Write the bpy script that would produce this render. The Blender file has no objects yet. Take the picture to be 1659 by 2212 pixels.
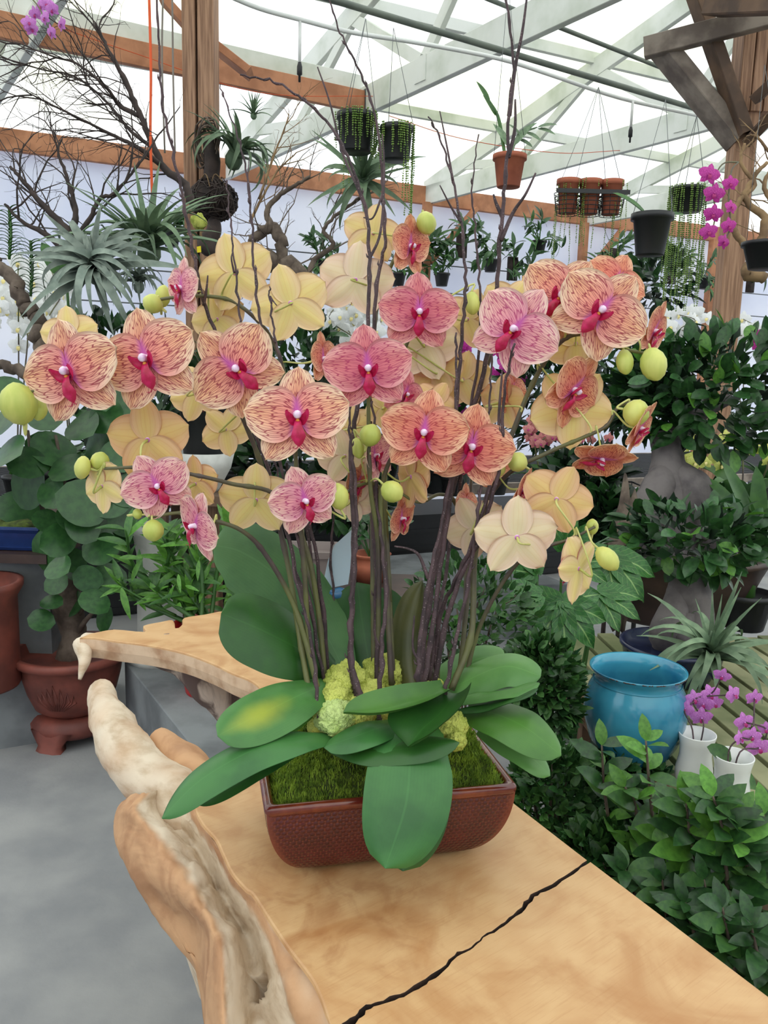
import bpy, math, random
from mathutils import Vector, Matrix, noise as mnoise
V = Vector
S = bpy.context.scene
COL = S.collection
# ---------------------------------------------------------------- camera
F = 1750.0
CAM = V((0, 0, 1.45))
ROT = Matrix.Rotation(math.radians(80.5), 3, 'X') @ Matrix.Rotation(math.radians(1.5), 3, 'Z')
cd = bpy.data.cameras.new('camera')
cd.sensor_fit = 'VERTICAL'; cd.sensor_height = 36.0; cd.sensor_width = 27.0
cd.lens = 36.0 * F / 2212.0
cd.clip_start = 0.02; cd.clip_end = 200
cam = bpy.data.objects.new('camera', cd); COL.objects.link(cam)
cam.location = CAM; cam.rotation_euler = ROT.to_euler()
S.camera = cam
# ---------------------------------------------------------------- sky
W = bpy.data.worlds.new('overcast_sky'); S.world = W; W.use_nodes = True
wn = W.node_tree.nodes; wl = W.node_tree.links
bg = wn['Background']; bg.inputs['Strength'].default_value = 1.25
tc = wn.new('ShaderNodeTexCoord'); nz = wn.new('ShaderNodeTexNoise'); nz.inputs['Scale'].default_value = 3.0; nz.inputs['Detail'].default_value = 5
cr_ = wn.new('ShaderNodeValToRGB')
cr_.color_ramp.elements[0].position = 0.38; cr_.color_ramp.elements[0].color = (0.80, 0.88, 1.0, 1)
cr_.color_ramp.elements[1].position = 0.62; cr_.color_ramp.elements[1].color = (1.0, 1.0, 0.98, 1)
wl.new(tc.outputs['Generated'], nz.inputs['Vector']); wl.new(nz.outputs['Fac'], cr_.inputs['Fac']); wl.new(cr_.outputs['Color'], bg.inputs['Color'])
# ---------------------------------------------------------------- exposure
S.view_settings.view_transform = 'Standard'; S.view_settings.look = 'None'
S.view_settings.gamma = 1.0; S.view_settings.use_curve_mapping = False
S.view_settings.exposure = 0.60
S.cycles.max_bounces = 10; S.cycles.diffuse_bounces = 5; S.cycles.transparent_max_bounces = 12
S.cycles.caustics_reflective = False; S.cycles.caustics_refractive = False

# ---------------------------------------------------------------- helpers
rnd = random.Random(7)
def ray(px, py): return ROT @ V(((px - 829.5) / F, -(py - 1106.0) / F, -1.0))
def P(px, py, d): return CAM + ray(px, py) * d
def onz(px, py, z):
    r = ray(px, py); return CAM + r * ((z - CAM.z) / r.z)
def onplane(px, py, p0, n):
    r = ray(px, py); return CAM + r * ((p0 - CAM).dot(n) / r.dot(n))
CX, CY, CZ = ROT @ V((1, 0, 0)), ROT @ V((0, 1, 0)), ROT @ V((0, 0, 1))    # view right, view up, towards the viewer
UP = V((0, 0, 1))
def depth(p): return -(p - CAM).dot(CZ)
def rv(r=rnd): return V((r.uniform(-1, 1), r.uniform(-1, 1), r.uniform(-1, 1)))

def cr(pts, n):
    """Catmull-Rom through tuples/vectors, n samples per span"""
    pts = [V(p) for p in pts]
    if len(pts) < 3 or n < 2:
        if len(pts) == 2 and n >= 2: return [pts[0].lerp(pts[1], i / n) for i in range(n + 1)]
        return pts
    q = [pts[0] * 2 - pts[1]] + pts + [pts[-1] * 2 - pts[-2]]
    out = []
    for i in range(1, len(q) - 2):
        a, b, c, d = q[i - 1], q[i], q[i + 1], q[i + 2]
        for k in range(n):
            t = k / n; t2 = t * t; t3 = t2 * t
            out.append(0.5 * ((2 * b) + (c - a) * t + (2 * a - 5 * b + 4 * c - d) * t2 + (3 * b - a - 3 * c + d) * t3))
    out.append(pts[-1]); return out
def lerp1(xs, t):
    k = t * (len(xs) - 1); i = min(int(k), len(xs) - 2); f = k - i
    return xs[i] * (1 - f) + xs[i + 1] * f

class MB:
    def __init__(s): s.v = []; s.f = []; s.m = []; s.uv = []; s.c = []
    def add(s, vs, fs, m=0, uv=None, c=None):
        b = len(s.v); s.v += [V(x) for x in vs]
        s.uv += uv if uv else [(0, 0)] * len(vs)
        s.c += c if c else [0.0] * len(vs)
        for f in fs: s.f.append(tuple(i + b for i in f)); s.m.append(m)
        return b
    def box(s, c, sz, M=None, m=0):
        c = V(c); vs = []
        for x in (-.5, .5):
            for y in (-.5, .5):
                for z in (-.5, .5):
                    p = V((x * sz[0], y * sz[1], z * sz[2])); vs.append(c + (M @ p if M else p))
        s.add(vs, [(0, 1, 3, 2), (4, 6, 7, 5), (0, 4, 5, 1), (2, 3, 7, 6), (0, 2, 6, 4), (1, 5, 7, 3)], m)
    def beam(s, a, b, w, h, up=UP, m=0):
        a, b = V(a), V(b); t = (b - a); L = t.length; t.normalize()
        x = t.cross(up).normalized(); z = x.cross(t).normalized()
        bv = min(w, h) * .06
        prof = []
        for sx, sz in ((-1, -1), (1, -1), (1, 1), (-1, 1)):
            cxp, czp = sx * w / 2, sz * h / 2
            if sx * sz > 0: prof += [(cxp, czp - sz * bv), (cxp - sx * bv, czp)][::1 if sx < 0 else 1]
            else: prof += [(cxp - sx * bv, czp), (cxp, czp - sz * bv)]
        prof.sort(key=lambda q: math.atan2(q[1] / h, q[0] / w))
        n = len(prof); vs = [a + x * p + z * q for p, q in prof] + [b + x * p + z * q for p, q in prof]
        uv = [(p + q, 0) for p, q in prof] + [(p + q, L) for p, q in prof]
        s.add(vs, [(i, (i + 1) % n, n + (i + 1) % n, n + i) for i in range(n)] + [tuple(range(n))[::-1], tuple(range(n, 2 * n))], m, uv)
    def tube(s, pts, r, n=6, m=0, cap=True, c=None):
        pts = [V(p) for p in pts]; k = len(pts)
        rr = r if isinstance(r, (list, tuple)) else [r]
        rs = [lerp1(rr, i / (k - 1)) if len(rr) > 1 else rr[0] for i in range(k)]
        t0 = (pts[1] - pts[0]).normalized()
        x = t0.orthogonal().normalized(); vs = []; uv = []; L = 0
        for i in range(k):
            t = (pts[min(i + 1, k - 1)] - pts[max(i - 1, 0)])
            if t.length < 1e-9: t = t0
            t = t.normalized(); x = (x - t * x.dot(t))
            if x.length < 1e-6: x = t.orthogonal()
            x = x.normalized(); y = t.cross(x)
            if i: L += (pts[i] - pts[i - 1]).length
            for j in range(n):
                a = 2 * math.pi * j / n
                vs.append(pts[i] + (x * math.cos(a) + y * math.sin(a)) * rs[i]); uv.append((j / n, L))
        fs = [(i * n + j, i * n + (j + 1) % n, (i + 1) * n + (j + 1) % n, (i + 1) * n + j) for i in range(k - 1) for j in range(n)]
        if cap: fs += [tuple(range(n))[::-1], tuple(range((k - 1) * n, k * n))]
        s.add(vs, fs, m, uv, [c] * len(vs) if c is not None else None)
    def lathe(s, prof, n=32, c=(0, 0, 0), m=0, sx=1, sy=1, wob=None):
        c = V(c); vs = []; uv = []
        for k, (r, z) in enumerate(prof):
            for j in range(n):
                a = 2 * math.pi * j / n; q = r * (wob(a, z) if wob else 1)
                vs.append(c + V((q * sx * math.cos(a), q * sy * math.sin(a), z))); uv.append((j / n, z))
        fs = [(i * n + j, i * n + (j + 1) % n, (i + 1) * n + (j + 1) % n, (i + 1) * n + j) for i in range(len(prof) - 1) for j in range(n)]
        s.add(vs, fs, m, uv)
    def grid(s, rows, m=0, close=False, c=None, uv=None):
        nr, nc = len(rows), len(rows[0]); vs = [p for r in rows for p in r]
        fs = []
        for i in range(nr - 1):
            for j in range(nc if close else nc - 1):
                fs.append((i * nc + j, i * nc + (j + 1) % nc, (i + 1) * nc + (j + 1) % nc, (i + 1) * nc + j))
        u = uv or [(j / (nc - 1), i / (nr - 1)) for i in range(nr) for j in range(nc)]
        s.add(vs, fs, m, u, [x for r in c for x in r] if c else None)
    def blob(s, c, r, n=10, m=0, amp=0.0, fr=3.0, seed=0):
        """noisy ellipsoid; r is a 3-vector"""
        c = V(c); vs = []; k = max(4, n // 2 + 1)
        vs.append(c + V((0, 0, -r[2])))
        def q(d):
            w = 1 + amp * mnoise.noise(d * fr + V((seed * 3.1, seed * 1.7, 0))); return c + V((d.x * r[0], d.y * r[1], d.z * r[2])) * w
        for i in range(1, k):
            ph = math.pi * i / k - math.pi / 2
            for j in range(n):
                a = 2 * math.pi * j / n; vs.append(q(V((math.cos(ph) * math.cos(a), math.cos(ph) * math.sin(a), math.sin(ph)))))
        vs.append(q(V((0, 0, 1))))
        fs = [(0, 1 + (j + 1) % n, 1 + j) for j in range(n)]
        for i in range(k - 2):
            for j in range(n):
                a = 1 + i * n; fs.append((a + j, a + (j + 1) % n, a + n + (j + 1) % n, a + n + j))
        e = len(vs) - 1; a = 1 + (k - 2) * n
        fs += [(a + j, a + (j + 1) % n, e) for j in range(n)]
        s.add(vs, fs, m)
    def mesh(s, name, mats, org=V((0, 0, 0)), smooth=True):
        me = bpy.data.meshes.new(name)
        me.from_pydata([tuple(x - org) for x in s.v], [], s.f)
        for m in (mats if isinstance(mats, (list, tuple)) else [mats]): me.materials.append(m)
        n = len(me.polygons)
        me.polygons.foreach_set('material_index', s.m); me.polygons.foreach_set('use_smooth', [smooth] * n)
        ul = me.uv_layers.new(name='UVMap'); li = [0] * len(me.loops); me.loops.foreach_get('vertex_index', li)
        ul.data.foreach_set('uv', [x for i in li for x in s.uv[i]])
        if any(s.c):
            at = me.attributes.new('tint', 'FLOAT', 'POINT'); at.data.foreach_set('value', s.c)
        me.update(); return me

ORG = {}
def thing(name, label, cat, loc, group=None, kind=None):
    o = bpy.data.objects.new(name, None); COL.objects.link(o); o.location = loc; o.empty_display_size = .05
    if label: o['label'] = label
    if cat: o['category'] = cat
    if group: o['group'] = group
    if kind: o['kind'] = kind
    ORG[o] = V(loc); return o
def obj(name, mb, mats, parent=None, label=None, cat=None, group=None, kind=None, smooth=True, loc=None):
    """one mesh object; the builder's coordinates are world coordinates"""
    org = ORG[parent] if parent else (V(loc) if loc is not None else V((0, 0, 0)))
    if parent is None and loc is None and mb.v:
        xs = [p.x for p in mb.v]; ys = [p.y for p in mb.v]; zs = [p.z for p in mb.v]
        org = V(((min(xs) + max(xs)) / 2, (min(ys) + max(ys)) / 2, min(zs)))
    me = mb.mesh(name, mats, org, smooth)
    o = bpy.data.objects.new(name, me); COL.objects.link(o)
    if parent: o.parent = parent
    else: o.location = org
    if label: o['label'] = label
    if cat: o['category'] = cat
    if group: o['group'] = group
    if kind: o['kind'] = kind
    ORG[o] = org; return o
def put(name, me, M, parent=None, label=None, cat=None, group=None):
    """an object sharing the mesh me, at world matrix M"""
    o = bpy.data.objects.new(name, me); COL.objects.link(o)
    if parent: o.parent = parent; o.matrix_basis = Matrix.Translation(-ORG[parent]) @ M
    else: o.matrix_basis = M
    if label: o['label'] = label
    if cat: o['category'] = cat
    if group: o['group'] = group
    return o
def frame(pos, y, z, s=1.0):
    """matrix whose local Y runs along y and whose local Z is as near z as it can be"""
    y = y.normalized(); x = y.cross(z)
    if x.length < 1e-5: x = y.orthogonal()
    x.normalize(); z = x.cross(y)
    m = Matrix((x * s, y * s, z * s)).transposed().to_4x4(); m.translation = pos; return m

# ---------------------------------------------------------------- materials
def nodes(name):
    m = bpy.data.materials.new(name); m.use_nodes = True
    return m, m.node_tree.nodes, m.node_tree.links, m.node_tree.nodes['Principled BSDF']
def sock(nt, v):
    return v
def mixc(n, l, fac, a, b, mode='MIX'):
    x = n.new('ShaderNodeMix'); x.data_type = 'RGBA'; x.blend_type = mode; x.clamp_factor = True
    for i, val in ((0, fac), (6, a), (7, b)):
        if hasattr(val, 'is_output'): l.new(val, x.inputs[i])
        elif i == 0: x.inputs[0].default_value = val
        else: x.inputs[i].default_value = (*val, 1)
    return x.outputs[2]
def mth(n, l, op, a, b=0.0, c=0.0):
    x = n.new('ShaderNodeMath'); x.operation = op
    for i, val in enumerate((a, b, c)):
        if hasattr(val, 'is_output'): l.new(val, x.inputs[i])
        else: x.inputs[i].default_value = val
    return x.outputs[0]
def sstep(n, l, val, lo, hi):
    x = n.new('ShaderNodeMapRange'); x.interpolation_type = 'SMOOTHSTEP'; l.new(val, x.inputs[0])
    x.inputs[1].default_value = lo; x.inputs[2].default_value = hi; return x.outputs[0]
def ntex(n, l, vec, scale, detail=4, dist=0.0, rough=.55):
    x = n.new('ShaderNodeTexNoise'); x.inputs['Scale'].default_value = scale; x.inputs['Detail'].default_value = detail
    x.inputs['Distortion'].default_value = dist; x.inputs['Roughness'].default_value = rough
    if vec: l.new(vec, x.inputs['Vector'])
    return x.outputs['Fac']
def mapping(n, l, vec, scale):
    x = n.new('ShaderNodeMapping'); x.inputs['Scale'].default_value = scale; l.new(vec, x.inputs['Vector']); return x.outputs[0]
def bump(n, l, b, h, strength, dist):
    x = n.new('ShaderNodeBump'); x.inputs['Strength'].default_value = strength; x.inputs['Distance'].default_value = dist
    l.new(h, x.inputs['Height']); l.new(x.outputs[0], b.inputs['Normal'])
def translucent(m, n, l, b, col, fac):
    t = n.new('ShaderNodeBsdfTranslucent')
    if hasattr(col, 'is_output'): l.new(col, t.inputs[0])
    else: t.inputs[0].default_value = (*col, 1)
    x = n.new('ShaderNodeMixShader'); x.inputs[0].default_value = fac
    l.new(b.outputs[0], x.inputs[1]); l.new(t.outputs[0], x.inputs[2]); l.new(x.outputs[0], n['Material Output'].inputs[0])
def mat(name, c1, c2=None, scale=8.0, rough=.6, stretch=(1, 1, 1), bmp=0.0, bscale=40.0, bdist=.002, lo=.35, hi=.65, spec=.5, metal=0.0, trans=0.0, coat=0.0, perobj=0.0, detail=4, space='Object'):
    m, n, l, b = nodes(name)
    b.inputs['Roughness'].default_value = rough; b.inputs['Metallic'].default_value = metal; b.inputs['Specular IOR Level'].default_value = spec
    b.inputs['Coat Weight'].default_value = coat; b.inputs['Coat Roughness'].default_value = .08
    tc = n.new('ShaderNodeTexCoord')
    if space == 'World': vec = n.new('ShaderNodeNewGeometry').outputs['Position']
    else: vec = tc.outputs[space]
    v2 = mapping(n, l, vec, stretch)
    col = None
    if c2:
        f = sstep(n, l, ntex(n, l, v2, scale, detail), lo, hi); col = mixc(n, l, f, c1, c2)
    if perobj:
        oi = n.new('ShaderNodeObjectInfo'); h = n.new('ShaderNodeHueSaturation')
        mr = n.new('ShaderNodeMapRange'); l.new(oi.outputs['Random'], mr.inputs[0]); mr.inputs[3].default_value = 1 - perobj; mr.inputs[4].default_value = 1 + perobj
        l.new(mr.outputs[0], h.inputs['Value'])
        if col: l.new(col, h.inputs['Color'])
        else: h.inputs['Color'].default_value = (*c1, 1)
        col = h.outputs[0]
    if col: l.new(col, b.inputs['Base Color'])
    else: b.inputs['Base Color'].default_value = (*c1, 1)
    if bmp: bump(n, l, b, ntex(n, l, v2, bscale, 3), bmp, bdist)
    if trans: translucent(m, n, l, b, col if col else c1, trans)
    return m
def srgb(r, g, b):
    f = lambda x: (x / 255 / 12.92) if x <= 10 else ((x / 255 + .055) / 1.055) ** 2.4
    return (f(r), f(g), f(b))
# ================================================================ the house
WA = onz(0, 300, 3.45); WB = onz(1500, 500, 3.45)
WU = (WB - WA).normalized(); WN = V((WU.y, -WU.x, 0))          # along the wall, out from the wall into the house
WO = V((WA.x, WA.y, 0))
def wp(s, d, z): return WO + WU * s + WN * d + UP * z
TD = (WN * 4 + WU * .62).normalized()                           # run of the trusses
def tp(s, d, z): return wp(s, 0, 0) + TD * (d / TD.dot(WN)) + UP * z
SL = .24
def roof_z(d): return 3.60 + SL * (d if d < 9 else 18 - d)

M_conc = mat('concrete', srgb(152, 152, 152), srgb(128, 129, 132), 3.2, .85, bmp=.25, bscale=90, bdist=.002, space='World', lo=.3, hi=.7)
M_kerb = mat('concrete_block', srgb(128, 132, 134), srgb(96, 99, 102), 4, .9, bmp=.3, bscale=60, space='World')
M_sheet = mat('white_sheet', srgb(244, 245, 251), srgb(234, 237, 248), .9, .6, space='World', trans=.5)
M_fir = mat('red_brown_timber', srgb(190, 132, 96), srgb(160, 106, 74), 6, .7, stretch=(1, 1, 1), space='World', bmp=.2, bscale=40)
M_post = mat('post_timber', srgb(172, 134, 106), srgb(130, 96, 74), 5, .75, stretch=(14, 14, .7), space='World', bmp=.3, bscale=8)
M_white = mat('weathered_white_paint', srgb(222, 225, 218), srgb(186, 194, 178), 2.5, .7, space='World', lo=.42, hi=.75)
M_grey = mat('grey_weathered_timber', srgb(150, 138, 126), srgb(104, 92, 84), 6, .8, space='World')
M_dark = mat('dark_brown_timber', srgb(112, 86, 66), srgb(78, 60, 48), 6, .75, space='World')
M_pipe = mat('grey_green_conduit', srgb(108, 116, 104), srgb(90, 98, 90), 6, .5, space='World')
M_pvc = mat('white_pvc', srgb(228, 230, 226), None, rough=.4)
M_black = mat('black_plastic', srgb(26, 27, 29), None, rough=.45)
M_wire = mat('galvanised_wire', srgb(96, 100, 102), None, rough=.4, metal=.6)
M_orange = mat('orange_cord', srgb(214, 84, 34), None, rough=.7)
M_hemp = mat('grey_cord', srgb(120, 112, 104), None, rough=.9)

def struct(name, mb, m, smooth=False, parent=None):
    return obj(name, mb, m, parent, kind=None if parent else 'structure', smooth=smooth)
b = MB(); b.box((0, 10, -.05), (50, 50, .1)); struct('floor', b, M_conc)
# translucent roofing
m, n, l, bb = nodes('translucent_roofing')
tr = n.new('ShaderNodeBsdfTransparent'); tl = n.new('ShaderNodeBsdfTranslucent'); mx = n.new('ShaderNodeMixShader')
ps = n.new('ShaderNodeNewGeometry')
c = mixc(n, l, sstep(n, l, ntex(n, l, ps.outputs['Position'], .55, 5), .45, .7), (.97, .98, .95), (.90, .91, .66))
l.new(c, tr.inputs[0]); l.new(c, tl.inputs[0]); mx.inputs[0].default_value = .5
l.new(tr.outputs[0], mx.inputs[1]); l.new(tl.outputs[0], mx.inputs[2]); l.new(mx.outputs[0], n['Material Output'].inputs[0])
M_roof = m
b = MB()
def sheet(d0, d1):
    q = [wp(-14, d0, roof_z(d0) + .09), wp(22, d0, roof_z(d0) + .09), wp(22, d1, roof_z(d1) + .09), wp(-14, d1, roof_z(d1) + .09)]
    b.add(q, [(0, 1, 2, 3)])
sheet(-.25, 9); sheet(9, 18.2)
struct('ceiling', b, M_roof)
b = MB(); b.beam(wp(-14, -.08, 1.7), wp(22, -.08, 1.7), .02, 3.5); struct('wall_back', b, M_sheet)
b = MB(); b.beam(wp(-13.5, 0, 1.75), wp(-13.5, 17.9, 1.75), .02, 3.5); struct('wall_left', b, M_sheet)
b = MB(); b.beam(wp(21.5, 0, 1.75), wp(21.5, 17.9, 1.75), .02, 3.5); struct('wall_right', b, M_sheet)
b = MB(); b.beam(wp(-14, 18, 1.75), wp(22, 18, 1.75), .02, 3.5); struct('wall_front', b, M_sheet)
b = MB(); b.beam(wp(-14, .0, 3.45), wp(22, .0, 3.45), .06, .19); struct('trim_1', b, M_fir)
b = MB()
for s in (-1.1, 1.0, 2.3, 4.35, 6.6, 8.85): pass
# wall posts with diagonal braces
def wall_post(s, d, h, word, sides=(1,)):
    t = thing('wall_post', word, 'post', wp(s, d, 0))
    b = MB(); b.beam(wp(s, d, 0), wp(s, d, 3.36), .09, .09, WU); obj('upright', b, M_fir, t, smooth=False)
    for k in sides:
        b = MB(); b.beam(wp(s + .05 * k, d, 2.72), wp(s + .62 * k, d, 3.36), .045, .12, WN); obj('brace', b, M_fir, t, smooth=False)
wall_post(4.28, .08, 0, 'red-brown wall post with one brace, under the left end of the farther white truss', (1,))
wall_post(6.45, .08, 0, 'red-brown wall post with one brace, behind the three hanging terracotta pots', (1,))
wall_post(8.6, .08, 0, 'red-brown wall post with one brace, behind the purple hanging orchid', (1,))

def truss(s, word, nodes_b, first=0.0, webs=None):
    t = thing('roof_truss', word, 'truss', tp(s, 0, 3.36))
    b = MB(); b.beam(tp(s, first, 3.45), tp(s, 17.9, 3.45), .05, .20); obj('bottom_chord', b, M_white, t, smooth=False)
    b = MB(); b.beam(tp(s, 0, 3.52), tp(s, 9, roof_z(9) - .0), .05, .16); obj('top_chord', b, M_white, t, smooth=False)
    b = MB(); b.beam(tp(s, 9, roof_z(9)), tp(s, 18, 3.52), .05, .16); obj('top_chord', b, M_white, t, smooth=False)
    for d in nodes_b:
        for k in (-1, 1):
            e = d + k * .95
            if e < .3: continue
            b = MB(); b.beam(tp(s, d, 3.52), tp(s, e, roof_z(e) - .05), .04, .085, TD); obj('web_brace', b, M_white, t, smooth=False)
        b = MB(); b.box(tp(s, d, 3.47), (.12, .065, .16), Matrix((TD, UP.cross(TD), UP)).transposed()); obj('gusset_plate', b, M_white, t, smooth=False)
    return t
truss(2.05, 'white-painted roof truss crossing from the tall left post to the right post', [1.5, 3.25, 5.0, 6.9])
truss(4.30, 'white-painted roof truss in the middle, above the hanging terracotta pot', [1.45, 3.3, 5.2, 7.0])
truss(6.55, 'far white-painted roof truss seen low, behind the hanging black pot', [1.5, 3.3, 5.2])
truss(-.25, 'white roof truss whose end shows in the upper left corner', [1.5, 3.3, 5.2])
for i, d in enumerate((1.15, 2.35, 3.6, 4.9, 6.2)):
    b = MB(); b.beam(wp(-12, d, roof_z(d) + .03), wp(20, d, roof_z(d) + .03), .045, .09)
    obj('roof_purlin', b, M_white, label=['grey-white roof purlin nearest the wall', 'second roof purlin up from the wall', 'third roof purlin up from the wall', 'fourth roof purlin up from the wall', 'fifth roof purlin, near the top edge of the photo'][i], cat='purlin', smooth=False)
# brown tie beam with the paler batten on it
t = thing('tie_beam', 'red-brown tie beam running behind the tall left post to a truss hanger', 'beam', wp(-1.6, 2.7, 3.45))
b = MB(); b.beam(wp(-1.6, 2.85, 3.44), wp(2.44, 2.55, 3.44), .045, .15); obj('beam', b, M_fir, t, smooth=False)
b = MB(); b.beam(wp(-1.6, 2.78, 3.58), wp(2.44, 2.48, 3.58), .045, .12); obj('batten', b, M_white, t, label='pale weathered batten on the beam', smooth=False)
b = MB(); b.beam(wp(2.42, 2.55, 3.44), wp(2.50, 2.55, 3.44), .075, .17); obj('hanger', b, M_wire, t, label='galvanised joist hanger', smooth=False)
# ---- tall left post
LPd = 4.55
lp0 = P(440, 430, LPd); lp = V((lp0.x, lp0.y, 0)); LX = (CX - UP * CX.dot(UP)).normalized(); LY = UP.cross(LX)
t = thing('left_post', 'tall brown timber post carrying the nest ball, left of centre', 'post', lp); LEFT_POST = t
t.name = 'timber_post'
for k, m_ in ((-.058, M_post), (.034, M_post)):
    b = MB(); b.beam(lp + LX * k, lp + LX * k + UP * 4.5, .088 if k > 0 else .07, .15, LY); obj('plank', b, m_, t, smooth=False)
b = MB(); b.beam(lp + LX * .075 + LY * -.02 + UP * 3.35, lp + LX * .42 - LY * .02 + UP * 3.05 + UP * .0, .05, .09, LY)
for x0, y0, x1, y1 in ((350, -5, 410, 62), (470, 105, 540, 160)):
    b = MB(); b.beam(P(x0, y0, LPd + .1), P(x1, y1, LPd + .1), .045, .10, CZ); obj('brace', b, M_fir, t, smooth=False)
b = MB(); b.tube(cr([P(438, -10, LPd - .1), P(440, 90, LPd - .1), P(447, 180, LPd - .1), P(446, 300, LPd - .1)], 6), [.012, .016, .012, .008], 6)
obj('cable', b, M_grey, t, label='dark grey cable tied along the post')
# ---- right post
RPd = 4.3
a0 = P(1603, 300, RPd); rp = V((a0.x, a0.y, 0))
t = thing('timber_post', 'brown timber post at the right edge with many braces', 'post', rp); RIGHT_POST = t
b = MB(); b.beam(rp, rp + UP * 2.9, .115, .115, LY); obj('upright', b, M_post, t, smooth=False)
for k in (-.066, -.0, .066, .132):
    b = MB(); b.beam(rp + LX * (k + .03) + UP * 2.86, rp + LX * (k + .03) + UP * 3.9, .06, .15, LY); obj('plank', b, M_post, t, smooth=False)
b = MB(); b.beam(P(1392, 105, RPd - .05), P(1720, 20, RPd - .35), .06, .1); obj('cross_beam', b, M_grey, t, smooth=False)
b = MB(); b.beam(P(1420, 92, RPd - .02), P(1592, 305, RPd - .02), .07, .16, CZ); obj('brace', b, M_grey, t, label='broad grey diagonal brace', smooth=False)
b = MB(); b.beam(P(1497, -30, RPd - .14), P(1608, 292, RPd - .1), .06, .105, CZ); obj('brace', b, M_dark, t, label='dark brown steep brace', smooth=False)
b = MB(); b.beam(P(1620, 300, RPd - .1), P(1700, 215, RPd - .4), .05, .09, CZ); obj('brace', b, M_dark, t, smooth=False)
b = MB(); b.beam(P(1630, 215, RPd - .16), P(1700, 150, RPd - .3), .05, .09, CZ); obj('brace', b, M_dark, t, smooth=False)
b = MB(); b.beam(P(1545, 5, RPd - .3), P(1700, -5, RPd - .8), .12, .12); obj('head_beam', b, M_dark, t, smooth=False)
# ---- pipes, wires, cords
def line(name, pts, r, m_, label, cat, n=8, spans=6): 
    b = MB(); b.tube(cr(pts, spans), r, n); return obj(name, b, m_, label=label, cat=cat)
pa, pb = onz(720, 0, 3.22), onz(1580, 258, 3.22)
line('conduit', [pa - (pb - pa) * .3, pa, pb], .017, M_pipe, 'thick grey-green conduit crossing under the roof to the right post', 'pipe')
line('conduit', [onz(1000, -30, 3.6), onz(1060, 0, 3.6), onz(1400, 135, 3.55), onz(1575, 205, 3.5)], .014, M_pipe, 'thinner grey conduit above and parallel to the thick one', 'pipe')
t = thing('mist_pipe', 'white plastic mist pipe with hanging nozzles under the roof', 'pipe', onz(648, 40, 3.12))
b = MB(); b.tube(cr([onz(480, -15, 3.12), onz(560, 18, 3.12), onz(648, 42, 3.12), onz(760, 70, 3.12), onz(900, 92, 3.12), onz(1075, 126, 3.12), onz(1190, 162, 3.12), onz(1340, 212, 3.12), onz(1510, 250, 3.12)], 5), .011, 8); obj('pipe', b, M_pvc, t)
for px, py, ln in ((648, 42, .19), (1367, 217, .15)):
    q = onz(px, py, 3.12)
    b = MB(); b.tube([q, q - UP * ln], .008, 6); e = obj('drop_tube', b, M_pvc, t)
    b = MB(); b.lathe([(.0, -.09), (.006, -.088), (.006, -.06), (.013, -.055), (.013, -.02), (.008, 0), (0, .002)], 10, q - UP * ln); obj('nozzle', b, M_black, e)
for k, (y0, y1, z_) in enumerate((((418, 0), (470, 700), 2.95), ((455, 700), (560, 1659), 2.55), ((690, 0), (720, 700), 2.0))):
    z_ = [2.72, 2.42, 2.1][k]
    line('support_wire', [wp(-6, .12, z_), wp(4, .12, z_ - .02), wp(14, .12, z_)], .007, M_wire, ['highest of the grey wires strung along the white wall', 'middle grey wire strung along the white wall', 'lowest grey wire strung along the white wall'][k], 'wire', 5)
line('orange_cord', [P(322, -10, 3.5), P(326, 150, 3.5), P(325, 300, 3.5), P(331, 480, 3.5)], .006, M_orange, 'orange cord hanging straight down left of the tall post', 'cord')
line('orange_cord', [P(130, 60, 4.9), P(300, 118, 5.05), P(560, 200, 5.4), P(820, 208, 5.9)], .0025, M_orange, 'thin slack orange string sagging below the tie beam', 'cord', 4)
line('orange_cord', [P(840, 250, 6.2), P(1000, 300, 6.3), P(1200, 330, 6.5), P(1340, 325, 6.8)], .003, M_orange, 'thin orange string strung between the two white trusses', 'cord', 4)
line('grey_wire', [P(372, -10, 3.3), P(374, 160, 3.3), P(378, 330, 3.3)], .004, M_hemp, 'right one of two grey cords beside the left post', 'cord')
line('grey_wire', [P(352, -10, 3.35), P(350, 130, 3.35), P(356, 330, 3.35)], .004, M_hemp, 'left one of two grey cords beside the left post', 'cord')
# ================================================================ the root table
from mathutils.geometry import tessellate_polygon
TZ = .78
m, n, l, bb = nodes('polished_root_wood'); bb.inputs['Roughness'].default_value = .5; bb.inputs['Coat Weight'].default_value = .10; bb.inputs['Coat Roughness'].default_value = .35
ps = n.new('ShaderNodeNewGeometry').outputs['Position']
rot = n.new('ShaderNodeMapping'); rot.inputs['Rotation'].default_value = (0, 0, math.radians(-38)); l.new(ps, rot.inputs['Vector'])
big = ntex(n, l, rot.outputs[0], 5.5, 5, 1.4)
w = n.new('ShaderNodeTexWave'); w.inputs['Scale'].default_value = 9; w.inputs['Distortion'].default_value = 9; w.inputs['Detail'].default_value = 4; w.inputs['Detail Scale'].default_value = 1.2
mp = n.new('ShaderNodeMapping'); mp.inputs['Scale'].default_value = (.5, 1.6, 1); l.new(rot.outputs[0], mp.inputs['Vector']); l.new(mp.outputs[0], w.inputs['Vector'])
c = mixc(n, l, sstep(n, l, big, .42, .74), srgb(206, 166, 118), srgb(178, 128, 80))
c = mixc(n, l, mth(n, l, 'MULTIPLY', w.outputs['Fac'], .24), c, srgb(180, 126, 76))
fine = ntex(n, l, mapping(n, l, rot.outputs[0], (3, 60, 3)), 6, 4)
c = mixc(n, l, mth(n, l, 'MULTIPLY', sstep(n, l, fine, .5, .75), .28), c, srgb(170, 116, 66))
burl = sstep(n, l, ntex(n, l, ps, 13, 6, 2.4), .40, .75)
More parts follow.
